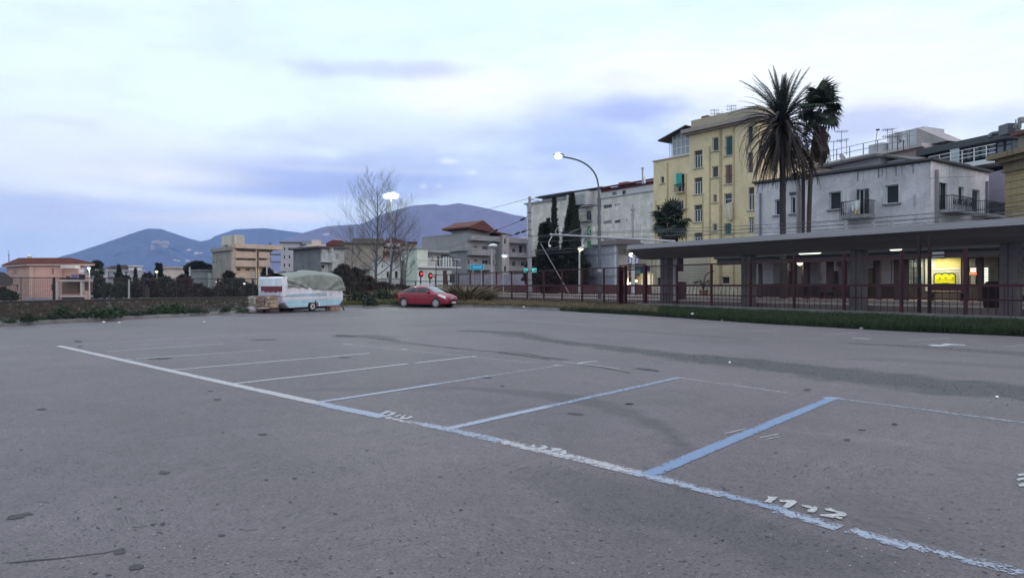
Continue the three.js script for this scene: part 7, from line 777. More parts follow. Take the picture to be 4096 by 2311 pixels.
{ const o = shrub(790, 1049, 1142, 78, 150, [0.012, 0.02, 0.018], 'umbrella pine with flat dark crown left of the tan block', { name: 'umbrella_pine', cat: 'tree', base: 0.64, f: s => 2.15 * Math.sqrt(Math.max(0, 1 - s * s * 0.98)), n: 3200 }); shrub(836, 1064, 1142, 34, 152, [0.013, 0.022, 0.02], 'smaller dark pine crown touching the tan block', { name: 'umbrella_pine', cat: 'tree', base: 0.72, n: 1000 }); shrub(747, 1062, 1110, 10, 150, [0.014, 0.022, 0.026], 'tiny dark cypress at the right end of the pale hall', { n: 500 }); }
shrub(915, 1090, 1190, 56, 96, [0.018, 0.02, 0.02], 'dark tree before the left corner of the tan block', { name: 'dark_tree', cat: 'tree' }); shrub(955, 1120, 1192, 70, 90, dg, 'dark bush before the tan block balconies'); shrub(1000, 1142, 1196, 60, 88, [0.014, 0.02, 0.016], 'dark bush just left of the caravan'); shrub(880, 1150, 1194, 60, 90, db, 'low dark bush under the tan block side wall'); shrub(1068, 1075, 1130, 40, 102, dr, 'brownish tree behind the caravan roof', { name: 'dark_tree', cat: 'tree' }); shrub(930, 1158, 1202, 90, 80, [0.014, 0.018, 0.015], 'low dark hedge behind the mesh fence left of the caravan'); shrub(700, 1165, 1204, 100, 78, [0.02, 0.02, 0.018], 'low dark hedge behind the mesh fence below the red bush'); shrub(5, 1158, 1200, 40, 84, db, 'dark bush at the extreme left by the shed'); shrub(35, 1172, 1204, 46, 82, gg, 'low bush at the left corner of the orange house');
// brambles right of the caravan
const twigs = (w, h, n, sd, d = 1) => { reseed(sd); const L = []; for (let i = 0; i < n; i++) { const x = rr(-w / 2, w / 2), z = rr(-d, d), hh = h * rr(0.45, 1) * (1 - 0.5 * Math.abs(x) / (w / 2)), b = V(x + rr(-0.6, 0.6), hh, z + rr(-0.4, 0.4)); L.push(rod(V(x, 0, z), b, 0.025, 0.008, 3)); for (let k = 0; k < 3; k++) { const t = rr(0.3, 0.9), p = V(x, 0, z).lerp(b, t); L.push(rod(p, p.clone().add(V(rr(-0.8, 0.8), rr(0.1, 0.7), rr(-0.5, 0.5))), 0.014, 0.005, 3)); } } return mg(L); };
const bram = (px, yTop, yBot, w, Z, col, label, nt) => { const o = shrub(px, yTop, yBot, w, Z, col, label, { n: 2400, len: 0.34, wid: 0.045 }); const y0 = Y(yBot, Z); part(o, 'twigs', twigs(w * Z / F, (Y(yTop - 6, Z) - y0), nt, px), M([0.09, 0.075, 0.07])); };
bram(1372, 1064, 1172, 90, 66, [0.04, 0.036, 0.03], 'tall dark bramble bush just right of the caravan', 130); bram(1420, 1078, 1178, 80, 67, [0.045, 0.038, 0.033], 'dark bramble left of the bare tree', 120); bram(1470, 1112, 1182, 80, 68, [0.05, 0.04, 0.037], 'low bramble under the bare tree', 110); bram(1530, 1136, 1184, 90, 69, [0.05, 0.04, 0.037], 'low twiggy bramble behind the red car boot', 120); bram(1600, 1145, 1186, 80, 70, [0.048, 0.036, 0.035], 'low bramble behind the red car', 90);
// --- bare trees: branches grown by forking, each limb of the trunk a part ---
function bareTree(px, Z, yTop, r0, label, sd, spread, o = {}) {
  reseed(sd); const y0 = 0, h = Y(yTop, Z) - y0, t = thing('bare_tree', label, 'tree', V(X(px, Z), y0, -Z)), bm = M(o.c || [0.085, 0.082, 0.09], { roughness: 1 });
  const grow = (p, d, len, r, lv, out) => { const n = lv === 0 ? 5 : 4; let q = p.clone(), dd = d.clone(); for (let i = 0; i < n; i++) { const e = q.clone().addScaledVector(dd, len / n), r1 = mix(r, r * 0.55, (i + 1) / n), ra = mix(r, r * 0.55, i / n); out.push(rod(q, e, ra * 0.72, r1 * 0.72, lv < 2 ? 6 : 3)); if (lv < 4 && i > 0) for (let b = 0; b < (lv < 1 ? 1 : lv < 3 ? 2 : 1); b++) if (rnd() < 0.97) { const side = V(rr(-1, 1), rr(-0.05, 0.6), rr(-1, 1)).normalize(), nd = dd.clone().multiplyScalar(0.72).addScaledVector(side, 0.62).normalize(); grow(e, nd, len * rr(0.42, 0.68), Math.max(0.007, r1 * 0.55), lv + 1, out); } q = e; dd.add(V(rr(-0.14, 0.14), 0.10, rr(-0.14, 0.14))).normalize(); } };
  const tr0 = [], n = 12; let q = V(0, 0, 0); const lean = o.lean || 0; const tp = s => V(lean * s + 0.12 * Math.sin(s * 5 + sd), s * h, 0.1 * Math.sin(s * 4)); for (let i = 0; i < n; i++) tr0.push(rod(tp(i / n), tp((i + 1) / n), mix(r0, 0.02, Math.pow(i / n, 0.8)), mix(r0, 0.02, Math.pow((i + 1) / n, 0.8)), 8)); part(t, 'trunk', tr0, bm);
  const limbs = o.limbs || 17; for (let i = 0; i < limbs; i++) { const s = mix(o.s0 || 0.2, 0.93, i / (limbs - 1)) + rr(-0.02, 0.02), a = i * 2.4 + rr(-0.4, 0.4), L = spread * mix(0.95, 0.3, Math.pow(s, 1.6)) * rr(0.8, 1.15), out = []; grow(tp(s), V(Math.cos(a) * 0.95, 0.55 + 0.55 * s, Math.sin(a) * 0.8).normalize(), L, mix(r0 * 0.45, 0.03, s), 1, out); part(t, 'branch', mg(out), bm); }
}
bareTree(1506, 71, 745, 0.2, 'tall bare tree with spreading fine branches beside the floodlight mast', 17, 4.3, { limbs: 26 });
bareTree(1560, 73, 835, 0.19, 'second bare tree leaning right behind the floodlight mast', 29, 3.5, { lean: 0.6, s0: 0.3, limbs: 12 });
bareTree(1412, 74, 925, 0.1, 'small bare sapling left of the tall bare tree', 33, 2.4, { limbs: 8 }); bareTree(1624, 75, 985, 0.13, 'thin bare trunk before the green-lit wall', 41, 2.2, { limbs: 7, s0: 0.4 }); bareTree(1600, 76, 1000, 0.14, 'thin bare trunk left of the green-lit wall', 43, 1.8, { limbs: 6, s0: 0.45 });
// --- palms ---
function frondG(e0, len, droop, lw, seedN, n = 30, tip = 0.15) { // a feather leaf: rachis and leaflets
  reseed(seedN); const pts = []; let p = V(0, 0, 0), e = e0; const m = 14; for (let i = 0; i <= m; i++) { pts.push(p.clone()); p = p.clone().add(V(Math.cos(e) * len / m, Math.sin(e) * len / m, 0)); e -= droop / m * (0.4 + 1.2 * i / m); } const cv = new THREE.CatmullRomCurve3(pts), pos = [];
  const tri = (...q) => { for (const v of q) pos.push(v.x, v.y, v.z); };
  for (let i = 0; i < m; i++) { const w0 = 0.045 * (1 - i / m) + 0.008, w1 = 0.045 * (1 - (i + 1) / m) + 0.008, a = pts[i], b = pts[i + 1]; for (const z of [1]) { tri(V(a.x, a.y, -w0), V(b.x, b.y, -w1), V(b.x, b.y, w1)); tri(V(a.x, a.y, -w0), V(b.x, b.y, w1), V(a.x, a.y, w0)); tri(V(a.x, a.y, -w0), V(a.x, a.y - w0 * 1.4, 0), V(b.x, b.y - w1 * 1.4, 0)); tri(V(a.x, a.y, w0), V(b.x, b.y - w1 * 1.4, 0), V(a.x, a.y - w0 * 1.4, 0)); } }
  for (let i = 1; i < n; i++) { const t = tip + (1 - tip) * i / n, c = cv.getPoint(t), d = cv.getTangent(t), L = lw * Math.sin(Math.PI * clamp(0.22 + 0.74 * t)) * rr(0.8, 1.15); for (const s of [-1, 1]) { const dirL = d.clone().multiplyScalar(0.75).add(V(0, -0.25 + rr(-0.2, 0.25), s * 0.8)).normalize(), q = c.clone().addScaledVector(dirL, L), w = d.clone().multiplyScalar(0.036); tri(c.clone().sub(w), c.clone().add(w), q); } }
  const g = new THREE.BufferGeometry(); g.setAttribute('position', new THREE.Float32BufferAttribute(pos, 3)); g.computeVertexNormals(); return g;
}
{
  const Z = 46, base = V(X(3134, Z), 0.2, -Z), o = thing('date_palm', 'big date palm with shaggy brown skirt towering over the canopy', 'palm tree', base), hc = Y(497, Z) - 0.2, x1 = X(3131, Z) - X(3134, Z);
  const tk = []; for (let i = 0; i < 16; i++) { const y = hc * i / 16; tk.push(cyl(0.2 + 0.015 * (i % 2) + (i > 12 ? 0.06 * (i - 12) : 0), 0.19 + (i > 12 ? 0.06 * (i - 12) : 0), hc / 16 + 0.01, x1 * i / 16, y, 0, 14)); } part(o, 'trunk', tk, M([0.055, 0.05, 0.048], { map: rep(tRings, 1.2), roughness: 1 }));
  const gm = leafM([0.014, 0.022, 0.02]), gm2 = leafM([0.016, 0.024, 0.024]), bm = leafM([0.022, 0.016, 0.015]), bm2 = leafM([0.016, 0.012, 0.012]);
  const sets = [[1.42, 3.3, 0.35, 9, 0.3, gm2], [1.15, 3.6, 0.5, 13, 0.32, gm], [0.88, 3.8, 0.8, 14, 0.3, gm], [0.62, 3.7, 1.2, 13, 0.28, gm], [0.4, 3.7, 1.7, 13, 0.26, gm2], [0.25, 4.1, 2.4, 16, 0.24, bm2], [0.0, 4.2, 2.3, 20, 0.24, bm], [-0.25, 4.3, 1.8, 24, 0.24, bm], [-0.6, 4.4, 1.1, 30, 0.24, bm2], [-0.9, 4.4, 0.7, 34, 0.24, bm], [-1.15, 4.2, 0.4, 34, 0.24, bm2]];
  let sd = 100; for (const [e, L, dr2, n, lw, mt] of sets) { const gs = [0, 1, 2].map(i => frondG(e + (i - 1) * 0.09, L * (0.93 + 0.07 * i), dr2 * (0.9 + 0.12 * i), lw, sd += 7, 44)); reseed(sd); for (let i = 0; i < n; i++) { const f = part(o, e < 0.3 ? 'dead_frond' : 'frond', gs[i % 3], mt); f.position.set(x1 + rr(-0.1, 0.1), hc + (e > 0.3 ? 0.25 : 0) + (e < -0.5 ? -0.15 : 0), rr(-0.1, 0.1)); f.rotation.set(rr(-0.3, 0.3), i / n * 6.2832 + rr(-0.2, 0.2), 0, 'YXZ'); f.scale.setScalar(rr(0.88, 1.08)); } }
  part(o, 'leaf_bases', bladeCrown(900, 1.3, t => 0.42 - 0.12 * t, 0.34, 0.06, 0.6, 9, 0.2).translate(x1, hc - 0.9, 0), bm2);
}
const fanG = (r, sd, n = 22, dead = 0) => { reseed(sd); const pos = []; const arc = dead ? 1.4 : 2.5; for (let i = 0; i < n; i++) { const a = -arc + 2 * arc * i / (n - 1), c = V(Math.cos(a), 0, Math.sin(a)), L = r * (1 - 0.25 * Math.pow(Math.abs(a) / arc, 2)) * rr(0.9, 1.08), p = V(0, 0, 0), w = 0.075 * r, mid = c.clone().multiplyScalar(L * 0.6).add(V(0, 0.1 * r, 0)), tip = c.clone().multiplyScalar(L).add(V(0, -0.22 * r * rr(0.5, 1.4) - dead * 0.3 * r, 0)), s = V(-Math.sin(a), 0, Math.cos(a)).multiplyScalar(w); for (const q of [p, mid.clone().add(s), mid.clone().sub(s), mid.clone().add(s), tip, mid.clone().sub(s)]) pos.push(q.x + r * 0.9, q.y, q.z); } const st = 0.018; for (const q of [V(0, 0, -st), V(r * 0.9, 0, -st), V(r * 0.9, 0, st), V(0, 0, -st), V(r * 0.9, 0, st), V(0, 0, st)]) pos.push(q.x, q.y, q.z); const g = new THREE.BufferGeometry(); g.setAttribute('position', new THREE.Float32BufferAttribute(pos, 3)); g.computeVertexNormals(); return g; };
function fanPalm(name, label, Z, trunkPx, crown, r, nG, nD, o = {}) {
  const pts = trunkPx.map(([px, py]) => P(px, py, Z)), b = pts[0].clone(); b.y = o.y0 ?? 0.2; const t = thing(name, label, 'palm tree', b), loc = pts.map((p, i) => i ? p.clone().sub(b) : V(0, 0, 0)), c = P(...crown, Z).sub(b); part(t, 'trunk', [tube([...loc, c], o.tr || 0.13, 10, 14)], M([0.085, 0.068, 0.058], { map: rep(tRings, 1), roughness: 1 }));
  const gs = [0, 1, 2].map(i => fanG(r * (0.9 + 0.1 * i), 61 + i)), gd = [0, 1].map(i => fanG(r * 0.9, 71 + i, 14, 1)), gm = [leafM([0.026, 0.045, 0.028]), leafM([0.02, 0.034, 0.024])], dm = leafM([0.05, 0.034, 0.026]); reseed(o.sd || 8);
  for (let i = 0; i < nG; i++) { const f = part(t, 'frond', gs[i % 3], gm[i % 2]), e = mix(1.3, -0.75, i / (nG - 1)) + rr(-0.12, 0.12); f.position.copy(c).add(V(0, mix(0.25, -0.25, i / nG), 0)); f.rotation.set(0, i * 2.4 + rr(-0.3, 0.3), e, 'YXZ'); f.rotateX(rr(-0.5, 0.5)); f.scale.setScalar(rr(0.85, 1.1)); }
  for (let i = 0; i < nD; i++) { const f = part(t, 'dead_frond', gd[i % 2], dm); f.position.copy(c).add(V(0, -0.35 - (o.skirt || 1.2) * rnd(), 0)); f.rotation.set(0, i * 2.4 + rr(-0.3, 0.3), rr(-1.45, -1.0), 'YXZ'); f.scale.setScalar(rr(0.7, 0.95)); }
}
fanPalm('fan_palm', 'tall slender fan palm behind the big date palm', 48, [[3232, 1140], [3240, 800], [3251, 610], [3266, 520]], [3282, 436], 0.95, 34, 34, { skirt: 2.4, tr: 0.15, sd: 3 });
fanPalm('fan_palm', 'squat bushy fan palm before the yellow building corner', 66, [[2687, 1140], [2686, 1000], [2685, 950]], [2685, 895], 1.12, 54, 34, { skirt: 1.3, tr: 0.22, sd: 5 });
single('dead_palm_trunk', [rod(V(X(3213, 48.5), 0.2, -48.5), P(3215, 640, 48.5), 0.1, 0.13, 9), bladeCrown(260, 3.4, t => 0.36 - 0.1 * t, 0.6, 0.06, 0.3, 5, 0.3).translate(...P(3205, 725, 48.5).toArray())], M([0.05, 0.036, 0.032]), 'thin dark dead palm trunk between date palm and slender fan palm', 'palm trunk');
{ const Z = 112; fanPalm('garden_palm', 'garden palm with dark green crown right of the orange house', Z, [[383, 1200], [384, 1120]], [384, 1082], 0.9, 30, 10, { y0: -0.9, tr: 0.2, skirt: 0.7, sd: 12 }); }
// ---------- caravan ----------
{
  const fr = plan(1130, 38, 1372, 41.7), q = (x, y) => [950 + x / 5.152, 1040 + y / 5.152], U = (x, y) => { const [a, b] = q(x, y); return [fr.u(a), fr.y(a, b)]; }, D = 2.15, L = fr.L;
  const o = thing('caravan', 'old white and pale blue caravan with a green tarpaulin over its roof', 'caravan', V(fr.xa, 0, -fr.Za), fr.ry), wp = M([0.80, 0.79, 0.84], { map: mOld8, roughness: 0.5 }), bl = M([0.40, 0.64, 0.74], { map: mOld8, roughness: 0.5 }), bl2 = M([0.40, 0.53, 0.60], { map: mOld8, roughness: 0.5 });
  const yt = 1.98, outer = [[0, 0.62], [0.44, 0.24], [1.85, 0.26], [1.92, 0.5], [2.62, 0.5], [2.7, 0.28], [L - 0.3, 0.31], [L, 0.66], [L - 0.02, 1.27], [0.36, 1.44], [0.33, yt], [0.1, yt + 0.02], [0, yt - 0.1]];
  // centre the wheel arch on the seen wheel
  const wx = fr.u(1253.8); for (const p of outer.slice(2, 6)) p[0] += wx - 2.27;
  const s = new THREE.Shape(outer.map(p => new THREE.Vector2(...p))), g = new THREE.ExtrudeGeometry(s, { depth: D - 0.12, bevelEnabled: true, bevelSize: 0.05, bevelThickness: 0.06, bevelSegments: 3, bevelOffset: -0.05 }).translate(0, 0, -D + 0.06);
  part(o, 'body', uvm(g), wp);
  const face = (pts, z0, z1) => ext(pts, z1 - z0).translate(0, 0, z0);
  part(o, 'blue_stripe', [face([[0.03, U(930, 710)[1]], [0.03, U(930, 770)[1]], U(1830, 735), U(1830, 672)].map(p => p).reverse(), 0.001, 0.012)], bl2);
  const a0 = wx - 0.42, a1 = wx + 0.42; part(o, 'lower_panel', [face([[0.06, 0.64], [0.44, 0.29], [a0 - 0.03, 0.3], [a0 - 0.03, 0.66]], 0.001, 0.014), face([[a0 - 0.03, 0.53], [a1 + 0.03, 0.53], [a1 + 0.03, 0.69], [a0 - 0.03, 0.66]], 0.001, 0.014), face([[a1 + 0.03, 0.33], [L - 0.3, 0.36], [L - 0.04, 0.66], [a1 + 0.03, 0.69]], 0.001, 0.014)], bl);
  part(o, 'trim', [face([[0.02, 0.70], [L - 0.03, 0.74], [L - 0.03, 0.77], [0.02, 0.73]], 0.001, 0.02)], M([0.42, 0.43, 0.47])); part(o, 'seam', [bx(0.012, 0.5, 0.012, wx - 0.05, 1.05, 0.002), bx(0.012, 0.62, 0.012, U(1830, 700)[0], 1.0, 0.002)], M([0.3, 0.3, 0.33]));
  part(o, 'corner_post', [face([[0.015, 0.9], [0.3, 1.0], [0.32, 1.58], [0.29, 1.62], [0.26, yt + 0.03], [0.02, yt]], 0.002, 0.03)], M([0.76, 0.75, 0.78], { map: mOld8 })); part(o, 'door_handle', [bx(0.05, 0.12, 0.04, wx + 0.12, 0.585, 0.03)], ironM);
  // wheel on the near side and the far one
  for (const z of [-0.16, -D + 0.16]) { const w = part(o, 'wheel', [new THREE.TorusGeometry(0.215, 0.085, 12, 28).translate(wx, 0.3, z)], M([0.02, 0.02, 0.022], { roughness: 0.9 })); part(w, 'rim', [new THREE.CylinderGeometry(0.165, 0.165, 0.1, 24).rotateX(Math.PI / 2).translate(wx, 0.3, z + 0.02), ...[0, 1, 2, 3, 4, 5].map(i => bx(0.035, 0.06, 0.02, wx + Math.cos(i * 1.047) * 0.12, 0.3 + Math.sin(i * 1.047) * 0.12, z + 0.075))], M([0.5, 0.48, 0.46], { roughness: 0.5 })); part(w, 'hub', [new THREE.CylinderGeometry(0.05, 0.06, 0.06, 14).rotateX(Math.PI / 2).translate(wx, 0.3, z + 0.08)], darkM); }
  part(o, 'wheel_arch', [bxs(a0, a1, 0.28, 0.5, -0.4, -0.3)], darkM); part(o, 'axle', [rod(V(wx, 0.3, -0.2), V(wx, 0.3, -D + 0.2), 0.05)], ironM); part(o, 'chassis', [bxs(0.5, L - 0.4, 0.16, 0.25, -0.7, -0.6), bxs(0.5, L - 0.4, 0.16, 0.25, -D + 0.6, -D + 0.7), bxs(-0.9, 0.5, 0.2, 0.28, -D / 2 - 0.05, -D / 2 + 0.05)], ironM);
  const xj = fr.u(1322); part(o, 'jack', [bx(0.07, 0.3, 0.07, xj, 0.15, -0.4), bx(0.2, 0.03, 0.2, xj, 0.015, -0.4)], ironM); part(o, 'prop', [rod(V(L - 0.12, 0.6, -0.1), V(L + 0.12, 0, -0.05), 0.045, 0.045, 6)], M([0.08, 0.075, 0.05])); 
  // end wall, seen at the left: local x = 0 plane, across z
  const en = (nm, z0, z1, y0, y1, d, m, l) => part(o, nm, [bxs(-d, -0.001, y0, y1, z0, z1)], m, l), Z = t => -D * (1 - t); // t: 0 far edge (left in view), 1 near edge
  en('end_panel', Z(0.03), Z(0.97), 1.46, 1.9, 0.05, M([0.72, 0.77, 0.84], { map: mOld8, roughness: 0.5 })); { const rb = en('end_window', Z(0.13), Z(0.975), 1.18, 1.5, 0.025, M([0.12, 0.012, 0.022], { roughness: 0.4 }), 'dark red covered end window'); part(rb, 'ragged_edge', [0.3, 0.42, 0.5, 0.58, 0.7, 0.86].map((t, i) => bxs(-0.06, -0.026, 1.12 + (i % 2) * 0.03, 1.2, Z(t), Z(t + 0.08))), M([0.22, 0.015, 0.03])); }
  en('end_panel', Z(0.03), Z(0.12), 1.16, 1.45, 0.03, wp); en('end_panel', Z(0.03), Z(0.88), 0.93, 1.14, 0.04, M([0.55, 0.55, 0.63], { map: mOld8 })); en('end_seam', Z(0.84), Z(0.98), 0.9, 0.915, 0.05, darkM); en('lower_opening', Z(0.05), Z(0.55), 0.28, 0.92, 0.01, M([0.14, 0.09, 0.08])); en('brown_door', Z(0.56), Z(0.8), 0.28, 0.95, 0.05, M([0.16, 0.055, 0.02], { map: rep(tBark, 0.6) })); en('end_panel', Z(0.81), Z(0.99), 0.5, 0.9, 0.02, M([0.42, 0.42, 0.5]));
  // tarpaulin: draped sheet from the hem on the near side over the roof to the far side
  { const nu = 70, nv = 40, pos = [], idx = []; const hem = u => mix(U(1000, 575)[1], U(2140, 625)[1], sst(0.0, 1, u)) + 0.06 * Math.sin(u * 9) * (1 - u) + 0.02 * fbm(u * 14, 2, 1, 2); const roof = u => (u < 0.5 ? mix(2.12, 2.33, sst(0, 0.5, u)) : mix(2.33, 2.22, sst(0.5, 0.9, u))) - 0.22 * sst(0.9, 1, u);
    for (let i = 0; i <= nu; i++) for (let j = 0; j <= nv; j++) { const u = i / nu, v = j / nv; let x = 0.29 + (L + 0.12 - 0.29) * u, y, z; const yh = hem(u), yr = roof(u) - 0.06; const pleat = 0.035 * Math.sin(u * 46 + 7 * fbm(u * 4, v * 2, 3, 2)) + 0.09 * fbm(u * 7 + 2, v * 3, 1, 4) - 0.11 * Math.pow(Math.abs(Math.sin((u - 0.5) * 7 / (0.35 + v * 2.2) + 0.4)), 0.7); if (v < 0.38) { const t = v / 0.38; y = mix(yh, yr - 0.12, t); z = 0.13 + pleat * (1 - 0.35 * t) - 0.10 * t * t; } else if (v < 0.62) { const t = (v - 0.38) / 0.24; y = yr - 0.12 + 0.26 * Math.sin(Math.PI * t) + 0.03 * fbm(u * 6, t * 3, 5, 2); z = mix(0.03, -D - 0.03, t); } else { const t = (v - 0.62) / 0.38; y = mix(yr - 0.12, yh, t); z = -D - 0.13 - pleat; } const ec = sst(0.9, 1, u); x -= ec * ec * 0.06 * sst(0.1, 0.38, v) * sst(0.9, 0.62, v) ; x += 0.05 * fbm(u * 3, v * 6, 8, 2) * ec; y -= ec * ec * 0.16 * (v > 0.2 && v < 0.8 ? 1 : 0.2); pos.push(x, y, z); }
    for (let i = 0; i < nu; i++) for (let j = 0; j < nv; j++) { const a = i * (nv + 1) + j, b = a + nv + 1; idx.push(a, b, a + 1, b, b + 1, a + 1); }
    // closed right end of the sheet
    const e0 = nu * (nv + 1), c = pos.length / 3; pos.push(L + 0.1, 1.5, -D / 2); for (let j = 0; j < nv; j++) idx.push(e0 + j, c, e0 + j + 1);
    const gt = new THREE.BufferGeometry(); gt.setAttribute('position', new THREE.Float32BufferAttribute(pos, 3)); gt.setIndex(idx); gt.computeVertexNormals(); const tm = single('tarpaulin', gt, sheet([0.19, 0.205, 0.18], { roughness: 0.6 }), 'creased grey green tarpaulin draped over the caravan roof', 'tarpaulin'); tm.applyMatrix4(fr.m); 
    const rp = single('tarp_batten', [rod(V(-0.1, 2.02, -D + 0.5), V(0.9, 2.3, -D / 2 + 0.2), 0.03), rod(V(-0.05, 2.05, -D + 0.7), V(1.7, 2.36, -D / 2 + 0.2), 0.02)], darkM, 'thin dark batten at the front edge of the tarpaulin', 'batten'); rp.applyMatrix4(fr.m); }
  // stacked firewood before the end wall
  const fe = { m: fr.m }; const world = (x, y, z) => V(x, y, z).applyMatrix4(fr.m); reseed(55);
  const stack = (label, x0, z0, w, d, n, cols, y0 = 0.32) => { const t = thing('wood_stack', label, 'wood stack', V(X(x0, z0), 0.02, -z0), fr.ry); const gs = [0, 1, 2].map(i => uvm(bx(d * (0.8 + 0.15 * i), 0.05 + 0.012 * i, w * (0.7 + 0.12 * i)))), ms = cols.map(c => M(c, { map: rep(tBark, 0.7) })); let y = y0; for (let i = 0; i < n; i++) { for (const k of [-1, 0, 1]) { const m = part(t, 'plank', uvm(bx(d * rr(0.7, 1.05), rr(0.04, 0.062), w / 3 * rr(0.8, 0.98))), ms[Math.floor(rr(0, ms.length))]); m.position.set(rr(-0.06, 0.06), y + rr(0, 0.01), k * w / 3 + rr(-0.015, 0.015)); m.rotation.set(rr(-0.05, 0.05), rr(-0.16, 0.16), rr(-0.05, 0.05)); } y += 0.068; } part(t, 'pallet', [bxs(-d / 2, d / 2, 0.0, 0.26, -w / 2, w / 2)], M([0.06, 0.035, 0.035])); return t; };
  stack('light firewood stack at the far left of the caravan end', 1020, 38.2, 0.6, 0.5, 9, [[0.66, 0.58, 0.48], [0.5, 0.42, 0.34], [0.6, 0.55, 0.5]]); stack('pinkish middle firewood stack before the caravan end', 1053, 37.9, 0.5, 0.5, 9, [[0.46, 0.33, 0.28], [0.4, 0.29, 0.25]]); stack('cream plank stack beside the brown caravan door', 1086, 37.5, 0.52, 0.5, 9, [[0.7, 0.55, 0.4], [0.6, 0.47, 0.34], [0.42, 0.3, 0.22]]);
  single('wrapped_bundle', [new THREE.IcosahedronGeometry(0.26, 2).scale(1.15, 0.75, 0.9)], M([0.3, 0.27, 0.28], { map: mOld8 }), 'grey bundle lying at the left foot of the firewood', 'bundle', null, V(X(1002, 37.2), 0.17, -37.2)); single('pale_board', [bx(0.9, 0.03, 0.5, 0, 0, 0)], M([0.5, 0.42, 0.36]), 'pale board lying under the firewood stacks', 'board', null, V(X(1062, 37.4), 0.275, -37.4)).rotation.y = fr.ry + 0.2;
  single('dark_crate', [bxs(-0.5, 0.5, 0, 0.24, -0.9, 0.5)], M([0.05, 0.02, 0.025]), 'low dark red crate under the firewood', 'crate', null, world(-0.15, 0, Z(0.42))).rotation.y = fr.ry; single('brick_block', [bx(0.42, 0.26, 0.3, 0, 0.13, 0), bx(0.3, 0.2, 0.28, 0.3, 0.1, 0.05)], M([0.34, 0.19, 0.14], { map: mOld8 }), 'reddish concrete block under the right end of the caravan', 'block', null, world(fr.u(1338), 0, -0.25)).rotation.y = fr.ry;
}
